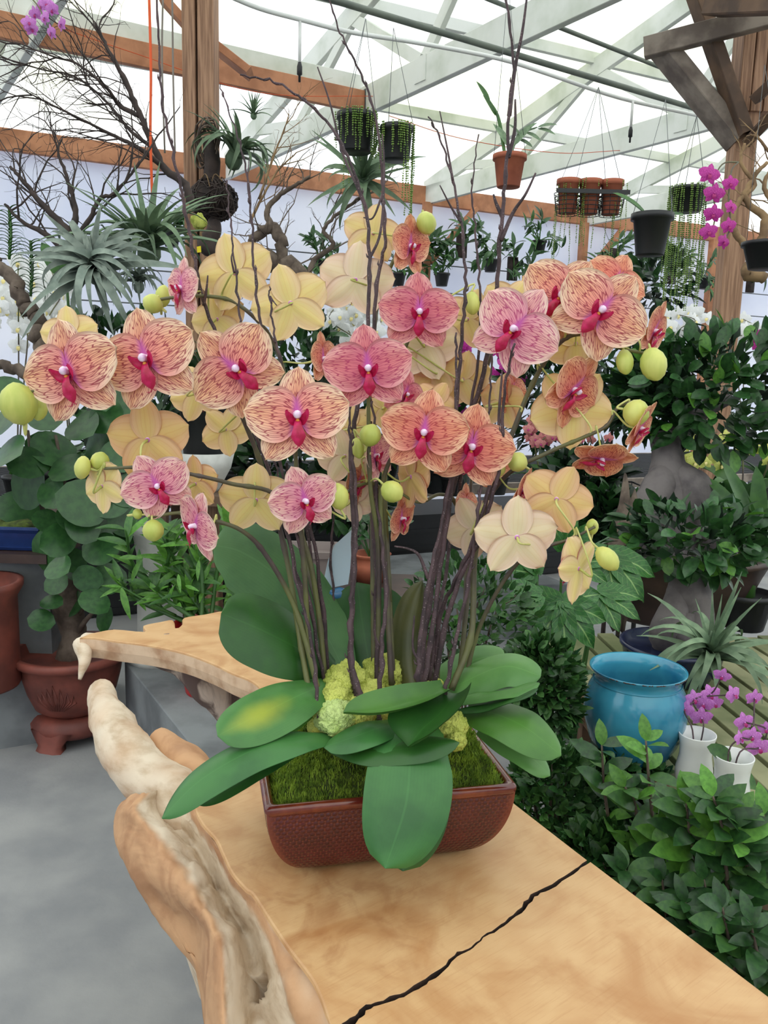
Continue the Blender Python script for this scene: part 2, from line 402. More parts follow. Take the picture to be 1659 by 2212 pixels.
sx_ = n.new('ShaderNodeSeparateXYZ'); l.new(rot.outputs[0], sx_.inputs[0])
spot = n.new('ShaderNodeVectorMath'); spot.operation = 'DISTANCE'; l.new(ps, spot.inputs[0]); spot.inputs[1].default_value = onz(690, 1960, TZ)
c = mixc(n, l, mth(n, l, 'MULTIPLY', mth(n, l, 'MULTIPLY', burl, sstep(n, l, spot.outputs['Value'], .30, .05)), .5), c, srgb(150, 92, 50))
l.new(c, bb.inputs['Base Color']); bump(n, l, bb, fine, .12, .001)
M_slab = m
m, n, l, bb = nodes('raw_root_wood'); bb.inputs['Roughness'].default_value = .75
ps = n.new('ShaderNodeNewGeometry').outputs['Position']
at = n.new('ShaderNodeAttribute'); at.attribute_name = 'tint'
c0 = mixc(n, l, sstep(n, l, ntex(n, l, ps, 9, 5, 1), .35, .7), srgb(196, 152, 112), srgb(166, 120, 84))
c1 = mixc(n, l, sstep(n, l, ntex(n, l, mapping(n, l, ps, (14, 14, 40)), 1.2, 5), .4, .75), srgb(216, 200, 178), srgb(178, 154, 126))
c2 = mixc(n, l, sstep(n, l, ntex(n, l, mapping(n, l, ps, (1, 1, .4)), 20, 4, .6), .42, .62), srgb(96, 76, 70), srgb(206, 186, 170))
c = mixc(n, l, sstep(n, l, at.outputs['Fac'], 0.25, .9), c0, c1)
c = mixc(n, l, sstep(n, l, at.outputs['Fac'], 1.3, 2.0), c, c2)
l.new(c, bb.inputs['Base Color']); bump(n, l, bb, ntex(n, l, mapping(n, l, ps, (30, 30, 90)), 1.5, 4), .22, .002)
M_root = m
t = thing('root_table', 'polished root-wood slab table with a long crack and raw twisted roots', 'table', onz(800, 1900, 0)); TABLE = t
crack = [(1272, 1860), (1235, 1886), (1182, 1919), (1150, 1934), (1122, 1969), (1085, 1998), (1042, 2024), (1020, 2046), (985, 2064), (942, 2104), (905, 2128), (868, 2150), (820, 2166), (786, 2179), (762, 2204), (722, 2225)]
cw = [.0028, .003, .0035, .004, .0032, .0022, .0016, .0022, .0030, .0042, .0036, .0045, .003, .0045, .0045, .006]
left = [(172, 1377), (205, 1378), (253, 1385), (323, 1394), (397, 1410), (459, 1433), (500, 1453), (545, 1472), (562, 1500), (522, 1580), (455, 1660), (424, 1720), (420, 1745), (437, 1780), (465, 1812), (483, 1850), (500, 1885), (530, 1920), (546, 1932), (580, 1985), (620, 2045), (668, 2108), (690, 2150), (704, 2190)]
back = [(860, 1525), (770, 1455), (650, 1372), (560, 1330), (492, 1319), (440, 1327), (397, 1334), (394, 1347), (380, 1357), (374, 1339), (345, 1343), (309, 1351), (312, 1364), (247, 1359), (195, 1368)]
Rr0, Rr1 = onz(1115, 1737, TZ), onz(1659, 2149, TZ)
ck = [onz(x, y, TZ) for x, y in crack]
ck = [p + rv() * .0012 * V((1, 1, 0)).length * 0 for p in ck]
fine_ck = []; fine_w = []
for i in range(len(ck) - 1):
    for k in range(4):
        f = k / 4; q = ck[i].lerp(ck[i + 1], f); q = q + V((rnd.uniform(-1, 1), rnd.uniform(-1, 1), 0)) * (.0016 if k else 0)
        fine_ck.append(q); fine_w.append(.85 * (cw[i] * (1 - f) + cw[i + 1] * f) * rnd.uniform(.6, 1.3))
fine_ck.append(ck[-1]); fine_w.append(.85 * cw[-1])
cdir = (ck[-1] - ck[0]).normalized(); cn = V((-cdir.y, cdir.x, 0))
if cn.dot(onz(800, 1500, TZ) - ck[5]) < 0: cn = -cn
hi = [p + cn * w_ for p, w_ in zip(fine_ck, fine_w)]; lo = [p - cn * w_ for p, w_ in zip(fine_ck, fine_w)]
CKS = set(tuple(p) for p in hi + lo)
M_inner = mat('shaded_crack_wood', srgb(64, 44, 34), srgb(42, 29, 23), 30, .95, space='World')  # shade inside the crack, put into the colour of its walls
OFF = ((.004, 0), (.001, -.0015), (0, -.005), (.0, -.03), (.006, -.055)); UND = {}
M_edge = mat('raw_slab_edge', srgb(220, 190, 160), srgb(176, 136, 104), 14, .75, space='World', lo=.4, hi=.7, bmp=.3, bscale=60)
def slab(poly, name):
    b = MB(); N = len(poly)
    ar = sum(poly[i].x * poly[(i + 1) % N].y - poly[(i + 1) % N].x * poly[i].y for i in range(N))
    if ar < 0: poly = poly[::-1]
    rings = []
    for ring in range(5):
        r = []
        for i in range(N):
            d = (poly[(i + 1) % N] - poly[i - 1]).normalized(); un = UND.get(tuple(poly[i]), 0); off, dz = OFF[ring]; off = off if not un else off * (1 - un) + un * (.003, .001, .0, .03, .065)[ring]
            r.append(poly[i] + V((-d.y, d.x, 0)) * off * (.12 if tuple(poly[i]) in CKS else 1) + UP * dz * (.35 if tuple(poly[i]) in CKS and dz > -.01 else 1))
        rings.append(r)
    vs = [p for r in rings for p in r]; fs = []
    for k in range(len(rings) - 1):
        for i in range(N): fs.append((k * N + (i + 1) % N, k * N + i, (k + 1) * N + i, (k + 1) * N + (i + 1) % N))
    for tri in tessellate_polygon([rings[0]]):
        a, c_, d = tri; nn = (rings[0][c_] - rings[0][a]).cross(rings[0][d] - rings[0][a]); fs.append(tuple(tri) if nn.z > 0 else tuple(tri[::-1]))
    for tri in tessellate_polygon([rings[-1]]):
        fs.append(tuple(x + (len(rings) - 1) * N for x in tri))
    b.add(vs, fs)
    nf = N * (len(rings) - 1); b.m[2 * N:nf] = [1] * (nf - 2 * N)
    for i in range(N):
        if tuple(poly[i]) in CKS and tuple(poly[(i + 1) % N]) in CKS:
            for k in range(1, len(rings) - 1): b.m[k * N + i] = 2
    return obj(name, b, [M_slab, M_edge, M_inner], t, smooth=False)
Lp = cr([onz(x, y, TZ) for x, y in left], 4)
for i, p in enumerate(Lp): UND[tuple(p)] = max(0, min(1, (i - 42) / 6))
Bp = cr([onz(x, y, TZ) for x, y in back], 3)
slab([onz(1115, 1737, TZ)] + Bp + Lp + hi[::-1], 'slab')
fr = Rr1 + (Rr1 - Rr0) * .55
fl = onz(740, 2240, TZ) + (onz(740, 2240, TZ) - onz(500, 1885, TZ)) * .9
slab(lo + [onz(790, 2310, TZ), fl, fr, Rr1], 'slab')
b = MB(); b.tube([p - UP * .062 for p in ck], .03, 10); b.c = [1.2] * len(b.v); obj('root', b, M_inner, t, label='dark backing added under the crack to shade it')  # backing tube added below the crack to keep it dark
rows_px = [
 [(424, 1712), (412, 1710), (402, 1708), (372, 1713), (338, 1708), (302, 1712), (278, 1722)],
 [(421, 1745), (411, 1752), (400, 1758), (365, 1768), (318, 1752), (282, 1750), (250, 1756)],
 [(445, 1790), (436, 1792), (425, 1796), (404, 1808), (378, 1815), (320, 1800), (247, 1800)],
 [(483, 1848), (474, 1852), (466, 1856), (440, 1862), (414, 1857), (350, 1850), (266, 1850)],
 [(515, 1902), (504, 1908), (492, 1911), (470, 1917), (446, 1911), (388, 1905), (303, 1910)],
 [(553, 1942), (543, 1948), (525, 1958), (495, 1963), (461, 1958), (418, 1950), (358, 1950)],
 [(598, 2008), (577, 2010), (560, 2012), (530, 2016), (495, 2006), (455, 2010), (424, 2000)],
 [(641, 2065), (604, 2075), (588, 2078), (546, 2082), (501, 2062), (468, 2070), (440, 2070)],
 [(683, 2130), (624, 2140), (608, 2142), (552, 2152), (501, 2132), (472, 2140), (443, 2140)],
 [(708, 2200), (650, 2215), (630, 2222), (562, 2232), (506, 2217), (476, 2222), (444, 2217)],
 [(760, 2290), (690, 2310), (665, 2320), (590, 2330), (520, 2320), (485, 2322), (446, 2320)]]
zc = [.770, .756, .730, .698, .738, .744, .67]
tintc = [.5, .3, .95, 1.15, 1.05, .05, .0]
ctl = []
for i, r in enumerate(rows_px):
    row = []
    for j, (x, y) in enumerate(r):
        z = zc[j] - (.012 * (i >= 6) * (j in (3,))) - .02 * max(0, i - 8) * (j > 0)
        row.append(onz(x, y, z))
    s = row[-1]; inn = (row[0] - s); inn.z = 0
    row += ([s + inn * .22 - UP * .045, s + inn * .62 - UP * .085, s + inn * .95 - UP * .20] if i < 6 else [s + inn * .04 - UP * .08, s + inn * .2 - UP * .3, s + inn * .3 - UP * (s.z - .02)])
    ctl.append(row)
tintc += [.1, .5, 1.2]
ctl.append([V(((a * 2.4 - c_ * 1.4).x, (a * 2.4 - c_ * 1.4).y, a.z)) for a, c_ in zip(ctl[-1], ctl[-2])])
G1 = [cr(r, 8) for r in ctl]; nc = len(G1[0]); G = [[None] * nc for _ in range((len(ctl) - 1) * 11 + 1)]
tf = [x.x for x in cr([V((a, 0, 0)) for a in tintc], 8)]
for j in range(nc):
    for i, p in enumerate(cr([r[j] for r in G1], 11)): G[i][j] = p
TT = []
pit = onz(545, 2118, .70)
for i, r in enumerate(G):
    tr_ = []
    for j, p in enumerate(r):
        q = mnoise.noise(p * 22) * .006 + mnoise.noise(p * 55) * .003 - .004 * max(0, .25 - abs(mnoise.noise(V((p.x * 34, p.y * 12, p.z * 24))))) / .25
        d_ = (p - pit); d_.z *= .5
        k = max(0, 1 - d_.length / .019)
        tv = tf[j] + mnoise.noise(p * 30) * .22
        ch = max(0, 1 - abs(j - 24) / 9.0)
        q += ch * .0011 * math.sin((p.x * .5 + p.y) * 900 + 3 * mnoise.noise(p * 40))
        G[i][j] = p + V((rnd.uniform(-1, 1), rnd.uniform(-1, 1), 0)) * .0006 + UP * q * (0 if j < 2 else 1) + (LX * .035 + LY * .02 - UP * .055) * (k ** .55 if k > 0 else 0)
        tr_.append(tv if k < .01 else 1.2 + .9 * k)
    TT.append(tr_)
b = MB(); b.grid(G, c=TT); obj('root', b, M_root, t)
def limb(pts, rad, tint, label=None, amp=.010, n=14, name='root'):
    """irregular rounded limb: (px, py, z) control points, radii in metres"""
    b = MB(); q = cr([onz(x, y, z) for x, y, z in pts], 8); e0 = q[0] + (q[0] - q[1]).normalized() * rad[0] * .45
    k = len(q); rr = [lerp1(rad, i / (k - 1)) for i in range(k)]
    b.tube([e0, q[0] + (e0 - q[0]) * .5] + q, [rr[0] * .35, rr[0] * .82] + rr, n)
    b.v = [p + (mnoise.noise(p * 14) * amp + mnoise.noise(p * 45) * amp * .3) * V((.7, .3, .6)) for p in b.v]
    b.c = [tint + mnoise.noise(p * 20) * .3 for p in b.v]
    return obj(name, b, M_root, t, label)
limb([(216, 1492, .745), (238, 1560, .735), (282, 1640, .72), (340, 1700, .70), (400, 1745, .70), (470, 1800, .68)], [.026, .042, .048, .053, .055, .045], .72, 'pale barkless root curving up at the left')
limb([(340, 1600, .73), (372, 1628, .72), (415, 1668, .71), (470, 1720, .70)], [.026, .036, .04, .04], .2, 'tan stub beside the pale root')
limb([(345, 1400, .745), (400, 1432, .70), (450, 1485, .64), (505, 1540, .56), (560, 1590, .45), (590, 1620, .34)], [.045, .040, .042, .042, .05, .055], 2.1, 'dark-streaked root under the far arm')
limb([(178, 1392, .752), (182, 1425, .735), (176, 1452, .715), (172, 1468, .70)], [.024, .016, .008, .004], .9, 'thin drooping spur at the tip of the far arm', .003)
b = MB(); q = [onz(172, 1379, .76), onz(253, 1390, .752), onz(323, 1399, .748), onz(397, 1416, .74), onz(459, 1440, .74), onz(545, 1478, .745)]
b.tube(cr(q, 8), [.02, .022, .028, .03, .028, .02], 12); b.v = [p + rv() * .0015 + V((0, 0, mnoise.noise(p * 25) * .01)) for p in b.v]; b.c = [.8 + mnoise.noise(p * 30) * .5 for p in b.v]
b.v = [V((p.x, p.y + .02, min(p.z - .01, .765))) for p in b.v]
obj('root', b, M_root, t)
b = MB(); b.tube(cr([onz(900, 1900, .70), onz(880, 1900, .5), onz(850, 1880, .25), onz(830, 1880, 0)], 6), [.16, .13, .12, .16], 16); b.c = [1.5] * len(b.v); obj('root', b, M_root, t)
b = MB(); b.tube(cr([onz(1250, 2200, .62), onz(1250, 2250, .4), onz(1250, 2260, 0)], 6), [.08, .09, .1], 16); b.c = [1.5] * len(b.v); obj('root', b, M_root, t)

# ================================================================ the planter
m, n, l, bb = nodes('oxblood_glaze'); bb.inputs['Roughness'].default_value = .22; bb.inputs['Coat Weight'].default_value = .25; bb.inputs['Coat Roughness'].default_value = .12
at = n.new('ShaderNodeAttribute'); at.attribute_name = 'tint'; tcn = n.new('ShaderNodeTexCoord')
base = mixc(n, l, sstep(n, l, ntex(n, l, tcn.outputs['Object'], 18, 4), .35, .7), srgb(84, 27, 28), srgb(56, 19, 21))
l.new(mixc(n, l, sstep(n, l, at.outputs['Fac'], .0, 1.0), base, srgb(128, 62, 44)), bb.inputs['Base Color'])
M_glaze = m
m, n, l, bb = nodes('oxblood_rim'); bb.inputs['Roughness'].default_value = .15; bb.inputs['Coat Weight'].default_value = .5
tcn = n.new('ShaderNodeTexCoord')
l.new(mixc(n, l, sstep(n, l, ntex(n, l, tcn.outputs['Object'], 25, 4), .4, .7), srgb(96, 32, 26), srgb(128, 58, 34)), bb.inputs['Base Color']); M_rim = m
M_soil = mat('bark_mix', srgb(58, 40, 28), srgb(30, 22, 16), 60, .95, bmp=.8, bscale=90, bdist=.006)
RZ = .900
FL, FR = onz(576, 1744, RZ), onz(1114, 1694, RZ)
bx = (FR - FL).normalized(); by = V((-bx.y, bx.x, 0)); PL = (FR - FL).length; PD = .235
PC = (FL + FR) / 2 + by * PD / 2; PH = RZ - TZ
t = thing('planter', 'dark red glazed boat-shaped planter with a scaly dimpled surface', 'planter', V((PC.x, PC.y, TZ))); PLANTER = t
def halfdim(h):
    s = math.sin(max(0, min(1, h)) * math.pi / 2)
    e = math.sqrt(max(0, 1 - (1 - h) ** 2))
    return PL / 2 * (.56 + .44 * e), PD / 2 * (.60 + .40 * e)
def pw(x, y, z): return V((PC.x, PC.y, 0)) + bx * x + by * y + UP * z
CELL = .0082
def scale_pat(s, h):
    a = s / CELL; r = h / (CELL * .86); best = 9
    for ri in (math.floor(r), math.floor(r) + 1):
        o = .5 * (ri & 1); ci = round(a - o)
        d = math.hypot(a - o - ci, (r - ri) * .86)
        best = min(best, d)
    return best
b = MB()
for side in range(4):
    nu = 230 if side % 2 == 0 else 110; nv = 74; rows = []; cc = []
    for i in range(nv + 1):
        h = i / nv; hx, hy = halfdim(h * .97 + .0); row = []; cr2 = []
        for j in range(nu + 1):
            u = j / nu * 2 - 1
            if side == 0: x, y, nx, s = u * hx, -hy, (0, -1), u * hx
            elif side == 1: x, y, nx, s = hx, u * hy, (1, 0), u * hy
            elif side == 2: x, y, nx, s = -u * hx, hy, (0, 1), -u * hx
            else: x, y, nx, s = -hx, -u * hy, (-1, 0), -u * hy
            edge = min(1, min(1 - abs(u), 1) * 12)
            d = scale_pat(s, h * PH * 1.15)
            dome = max(0, 1 - (d / .56) ** 2) * .0016 * edge
            z = TZ + .002 + h * (PH - .012)
            row.append(pw(x + nx[0] * dome, y + nx[1] * dome, z + dome * .3)); cr2.append(max(0, min(1, (d - .40) / .16)) * .9 * edge + (1 - edge) * .7)
        rows.append(row); cc.append(cr2)
    b.grid(rows, c=cc)
hx, hy = halfdim(0); b.add([pw(-hx, -hy, TZ + .001), pw(hx, -hy, TZ + .001), pw(hx, hy, TZ + .001), pw(-hx, hy, TZ + .001)], [(0, 3, 2, 1)])
obj('bowl', b, M_glaze, t)
b = MB(); rows = []
hx, hy = PL / 2, PD / 2
for off, z in ((-.003, -.016), (.001, -.014), (.003, -.009), (.003, -.004), (.001, -.001), (-.003, 0), (-.007, -.001), (-.010, -.004), (-.012, -.012), (-.016, -.05)):
    X, Y = hx + off, hy + off; q = []
    for (ax, ay) in ((-1, -1), (1, -1), (1, 1), (-1, 1)):
        for k in range(4):
            a = math.atan2(ay, ax) - math.pi / 4 + k / 3 * math.pi / 2; rr = .008
            q.append(pw(ax * (X - rr) + rr * math.cos(a), ay * (Y - rr) + rr * math.sin(a), RZ + z))
    rows.append(q)
b.grid(rows, close=True, uv=[(0, 0)] * (len(rows) * 16)); obj('rim', b, M_rim, t)
def soilz(x, y):
    u, v = x / (hx - .014), y / (hy - .014); q = (v - .3) / (.7 if v > .3 else 1.3)
    return RZ - .02 + .072 * max(0, 1 - u * u) ** .8 * max(0, 1 - q * q) ** 1.3 + .006 * mnoise.noise(V((u * 9, v * 6, 0)))
b = MB(); rows = []
for i in range(13):
    row = []
    for j in range(21):
        u, v = j / 20 * 2 - 1, i / 12 * 2 - 1
        row.append(pw(u * (hx - .014), v * (hy - .014), soilz(u * (hx - .014), v * (hy - .014))))
    rows.append(row)
b.grid(rows)
obj('soil', b, M_soil, t)
# ---- moss
M_moss = mat('sheet_moss', srgb(158, 182, 62), srgb(92, 122, 36), 70, .9, lo=.3, hi=.7, trans=.15)
M_mossd = mat('moss_mat', srgb(84, 100, 36), srgb(52, 62, 26), 50, .95, bmp=.6, bscale=120, bdist=.004)
M_lime = mat('reindeer_moss', srgb(214, 220, 112), srgb(170, 182, 76), 30, .9, bmp=1.0, bscale=260, bdist=.006, detail=6)
M_lime2 = mat('pale_reindeer_moss', srgb(208, 228, 146), srgb(170, 196, 98), 30, .9, bmp=1.0, bscale=260, bdist=.006, detail=6)
def moss(x0, x1, y0, y1, label, seed, hgt=.022):
    r = random.Random(seed); b = MB(); rows = []
    def srf(u, v):
        x = x0 + (x1 - x0) * u; y = y0 + (y1 - y0) * v
        e = min(u, 1 - u, v, 1 - v) * 5; e = math.sqrt(max(0, min(1, e)))
        p = pw(x, y, 0); return pw(x, y, max(soilz(x, y), RZ - .018) + e * (hgt + mnoise.noise(p * 28) * .010) - .003)
    for i in range(19): rows.append([srf(j / 24, i / 18) for j in range(25)])
    t = thing('moss', label, 'moss', pw((x0 + x1) / 2, (y0 + y1) / 2, RZ - .016))
    b.grid(rows); obj('mat', b, M_mossd, t, kind='stuff')
    b = MB()
    for i in range(9000):
        u, v = r.random(), r.random(); p = srf(u, v); a = r.uniform(0, 6.28); h = r.uniform(.003, .010); wd = .0008
        tip = p + V((math.cos(a), math.sin(a), 0)) * h * r.uniform(.2, .9) + UP * h
        s = V((-math.sin(a), math.cos(a), 0)) * wd
        b.add([p - s, p + s, tip.lerp(p, .4) + s * .9, tip, tip.lerp(p, .4) - s * .9], [(0, 1, 2, 3, 4)])
    obj('sprigs', b, M_moss, t, kind='stuff')
moss(-PL / 2 + .012, .0, -PD / 2 + .010, PD / 2 - .06, 'shaggy green sheet moss filling the left front of the planter', 1)
moss(.062, PL / 2 - .012, -PD / 2 + .010, PD / 2 - .04, 'shaggy green sheet moss filling the right front of the planter', 2, .034)
def lump(px, py, d, r, m_, label, seed):
    import bmesh
    bm = bmesh.new(); bmesh.ops.create_icosphere(bm, subdivisions=5, radius=1); c = P(px, py, d); R_ = r * 1.12 / F * d
    b = MB(); vs = []
    for v in bm.verts:
        k = v.co.normalized(); q = 1 + .22 * mnoise.noise(k * 2.2 + V((seed, 0, 0))) + .11 * mnoise.noise(k * 7 + V((0, seed, 0))) + .07 * mnoise.noise(k * 20) + .05 * mnoise.noise(k * 45)
        vs.append(c + V((k.x, k.y, k.z * .95)) * R_ * q)
    b.add(vs, [tuple(x.index for x in f.verts) for f in bm.faces]); bm.free()
    obj('reindeer_moss', b, m_, label=label, cat='moss', group='lime moss clumps in the planter')
for i, (x, y, d, r, k, w) in enumerate([(748, 1474, 1.13, 42, 0, 'tallest lime moss clump, behind the others at the left'), (728, 1512, 1.10, 34, 1, 'middle lime moss clump at the left of the planter'), (724, 1553, 1.075, 38, 2, 'palest lime moss clump, lowest at the left'), (692, 1562, 1.09, 26, 0, 'small lime moss clump touching the leftmost stems'), (800, 1505, 1.12, 34, 0, 'yellowish moss clump right of the tall lime one'), (826, 1462, 1.17, 42, 0, 'yellow-green moss clump behind the central stems'), (972, 1568, 1.09, 32, 0, 'yellow-green moss clump above the right sheet moss'), (938, 1500, 1.16, 30, 0, 'small lime moss clump at the foot of the right stems'), (772, 1545, 1.09, 34, 0, 'yellow-green moss clump under the curled front leaf'), (862, 1530, 1.11, 34, 0, 'lime moss clump hidden among the middle stems'), (905, 1545, 1.10, 32, 0, 'lime moss clump behind the dark cupped leaf'), (985, 1600, 1.07, 20, 0, 'smallest yellow moss clump, at the tip of the dark lying leaf')]):
    lump(x, y, d, r, M_lime2 if k == 2 else M_lime, w, i + 1)
# ================================================================ the orchids in the planter
def petal_mat(name, edge, mid, vein, blush, dens, strength):
    m, n, l, bb = nodes(name); bb.inputs['Roughness'].default_value = .5; bb.inputs['Specular IOR Level'].default_value = .25
    uv = n.new('ShaderNodeUVMap').outputs[0]; sp = n.new('ShaderNodeSeparateXYZ'); l.new(uv, sp.inputs[0])
    ob = n.new('ShaderNodeTexCoord').outputs['Object']
    u = mth(n, l, 'SUBTRACT', sp.outputs[0], .5); v = sp.outputs[1]; au = mth(n, l, 'ABSOLUTE', u)
    vo = n.new('ShaderNodeTexVoronoi'); vo.feature = 'DISTANCE_TO_EDGE'; vo.inputs['Scale'].default_value = 1
    dis = n.new('ShaderNodeTexNoise'); dis.inputs['Scale'].default_value = 5; l.new(ob, dis.inputs['Vector'])
    cb = n.new('ShaderNodeCombineXYZ')
    l.new(mth(n, l, 'ADD', mth(n, l, 'MULTIPLY', u, dens * 1.0), mth(n, l, 'MULTIPLY', dis.outputs['Fac'], .9)), cb.inputs[0]); l.new(mth(n, l, 'MULTIPLY', v, dens * .15), cb.inputs[1])
    l.new(cb.outputs[0], vo.inputs['Vector'])
    line_ = sstep(n, l, vo.outputs['Distance'], .125, .02)
    fade = sstep(n, l, au, .50, .40); fade2 = sstep(n, l, v, 1.0, .90)
    line_ = mth(n, l, 'MULTIPLY', mth(n, l, 'MULTIPLY', line_, fade), fade2)
    body = mixc(n, l, sstep(n, l, mth(n, l, 'ADD', mth(n, l, 'MULTIPLY', au, 1.2), mth(n, l, 'MULTIPLY', v, .45)), .25, .95), mid, edge)
    body = mixc(n, l, mth(n, l, 'MULTIPLY', sstep(n, l, v, .85, .1), .62), body, blush)
    col = mixc(n, l, mth(n, l, 'MULTIPLY', line_, strength), body, vein)
    col = mixc(n, l, sstep(n, l, v, .17, .02), col, srgb(206, 96, 176))
    l.new(col, bb.inputs['Base Color']); translucent(m, n, l, bb, col, .25)
    return m
def back_mat(name, a, c, vcol):
    m, n, l, bb = nodes(name); bb.inputs['Roughness'].default_value = .5; bb.inputs['Specular IOR Level'].default_value = .25
    uv = n.new('ShaderNodeUVMap').outputs[0]; sp = n.new('ShaderNodeSeparateXYZ'); l.new(uv, sp.inputs[0])
    u = mth(n, l, 'SUBTRACT', sp.outputs[0], .5); v = sp.outputs[1]; au = mth(n, l, 'ABSOLUTE', u)
    ob = n.new('ShaderNodeTexCoord').outputs['Object']
    col = mixc(n, l, sstep(n, l, mth(n, l, 'ADD', au, mth(n, l, 'MULTIPLY', v, .25)), .12, .62), a, c)
    wv = mth(n, l, 'SINE', mth(n, l, 'ADD', mth(n, l, 'MULTIPLY', u, 42), mth(n, l, 'MULTIPLY', ntex(n, l, ob, 3), 4)))
    col = mixc(n, l, mth(n, l, 'MULTIPLY', sstep(n, l, wv, .55, 1.0), .20), col, vcol)
    oi = n.new('ShaderNodeObjectInfo')
    l.new(col, bb.inputs['Base Color']); translucent(m, n, l, bb, col, .3)
    return m
FRONT = {'stripe': petal_mat('peach_petal_with_rose_net', srgb(252, 228, 198), srgb(247, 194, 152), srgb(156, 32, 64), srgb(236, 124, 140), 25, .86),
         'rose': petal_mat('rose_petal', srgb(244, 190, 184), srgb(232, 146, 144), srgb(178, 44, 98), srgb(216, 98, 134), 25, .80),
         'orange': petal_mat('orange_petal', srgb(251, 210, 174), srgb(241, 168, 130), srgb(174, 42, 60), srgb(228, 106, 116), 25, .80),
         'pink': petal_mat('pink_petal', srgb(253, 226, 212), srgb(246, 192, 184), srgb(182, 50, 112), srgb(232, 132, 172), 23, .84)}
BACK = {'yellow': back_mat('yellow_petal_back', srgb(250, 236, 156), srgb(252, 228, 182), srgb(238, 200, 124)),
        'pale': back_mat('pale_petal_back', srgb(250, 240, 196), srgb(253, 232, 206), srgb(236, 212, 150)),
        'apricot': back_mat('apricot_petal_back', srgb(250, 224, 148), srgb(250, 212, 168), srgb(234, 180, 112))}
M_lip = mat('magenta_lip', srgb(206, 32, 96), srgb(172, 16, 62), 6, .35, trans=.15)
M_column = mat('white_pink_column', srgb(250, 238, 248), srgb(202, 110, 192), 1.6, .4, lo=.40, hi=.56)
M_callus = mat('yellow_callus', srgb(226, 160, 60), srgb(186, 60, 50), 9, .4)
M_bud = mat('yellow_green_bud', srgb(206, 206, 112), srgb(176, 186, 88), 30, .45, stretch=(1, 1, .2))
M_spike = mat('green_purple_spike', srgb(104, 106, 62), srgb(72, 58, 58), 9, .5, space='World')
M_pedi = mat('pale_pedicel', srgb(206, 204, 128), srgb(170, 172, 92), 20, .5)

def petal_mesh(name, ang, L, Wd, z0, power, peak, back_bend, cup, mats, seed, ruffle=.03, claw=.10):
    r = random.Random(seed); ca, sa = math.sin(ang), math.cos(ang)      # ang clockwise from up
    e = V((ca, sa, 0)); p = V((sa, -ca, 0)); b = MB(); NV, NU = 13, 10
    def srf(off):
        rows = []
        for i in range(NV + 1):
            v = i / NV; row = []
            w = Wd / 2 * max(0, math.sin(math.pi * min(1, v) ** peak)) ** power
            w = max(w, claw * Wd * (1 - v) * .9) if v < .5 else w
            for j in range(NU + 1):
                u = j / NU * 2 - 1
                x = e * (L * v * (1 - .03 * u * u)) + p * (u * w)
                z = z0 + back_bend * v * v + cup * (u * w) ** 2 / max(Wd, .1) + ruffle * mnoise.noise(V((u * 1.6 + seed * 3.3, v * 2.6, seed))) * v - .03 * math.exp(-(u * 5) ** 2) * math.sin(math.pi * v)
                row.append(V((x.x, x.y, z + off)))
            rows.append(row)
        return rows
    uv = [(j / NU, i / NV) for i in range(NV + 1) for j in range(NU + 1)]
    b.grid(srf(.006), 0, uv=uv); n0 = len(b.f)
    b.grid(srf(-.006), 1, uv=uv)
    b.f[n0:] = [f[::-1] for f in b.f[n0:]]
    k = NU + 1; N = (NV + 1) * k
    for i in range(NV):
        for j, s in ((0, 1), (NU, -1)):
            q = (i * k + j, (i + 1) * k + j, (i + 1) * k + j + N, i * k + j + N); b.f.append(q if s < 0 else q[::-1]); b.m.append(0)
    return b.mesh(name, mats)
def flower_meshes(fk, bk, bend, cup, seed):
    ms = [FRONT[fk], BACK[bk]]; R = math.radians
    r = random.Random(seed); o = []
    o.append(('dorsal_sepal', petal_mesh('dorsal_sepal', R(r.uniform(-4, 4)), .99, .74, -.02, .50, .90, bend, cup, ms, seed + 1)))
    for s in (-1, 1): o.append(('lateral_sepal', petal_mesh('lateral_sepal', R(s * r.uniform(134, 142)), 1.0, .74, -.03, .50, .90, bend - .04, cup, ms, seed + 3 + s)))
    for s in (-1, 1): o.append(('petal', petal_mesh('petal', R(s * r.uniform(74, 82)), 1.02, 1.08, .03, .46, .80, bend * .8, cup, ms, seed + 6 + s, .05, .06)))
    # lip
    b = MB(); rows = []
    sp = [V((0, -.04, .05)), V((0, -.12, .17)), V((0, -.24, .24)), V((0, -.40, .22)), V((0, -.52, .16)), V((0, -.58, .13))]
    ws = [.05, .06, .085, .14, .075, .012]
    for c_, w in zip(sp, ws): rows.append([c_ + V((u * w, 0, -.05 * abs(u) ** 1.5 * (w / .14))) for u in (-1, -.6, -.2, .2, .6, 1)])
    b.grid(rows); 
    for s in (-1, 1):                                          # side lobes curling up beside the column
        rows = []
        for i in range(7):
            v = i / 6; c_ = V((s * (.05 + .17 * math.sin(v * 1.9)), -.10 + .17 * v * v, .06 + .24 * v)); w = .11 * math.sin(math.pi * (.12 + .86 * v)) ** .7
            rows.append([c_ + V((-s * .05 * u * u, u * w, u * w * .1)) for u in (-1, -.5, 0, .5, 1)])
        b.grid(rows)
        b.tube(cr([V((s * .01, -.57, .13)), V((s * .05, -.62, .14)), V((s * .10, -.61, .19))], 3), [.012, .004], 4)
    b.blob((0, -.10, .13), (.04, .04, .05), 8, 1)
    o.append(('lip', b.mesh('lip', [M_lip, M_callus])))
    b = MB(); b.tube([V((0, 0, -.06)), V((0, 0, .03)), V((0, .015, .10)), V((0, .01, .17)), V((0, -.005, .215)), V((0, -.012, .232))], [.05, .085, .070, .080, .065, .02], 10)
    return b.mesh('flower', [M_column]), o
FM = {}
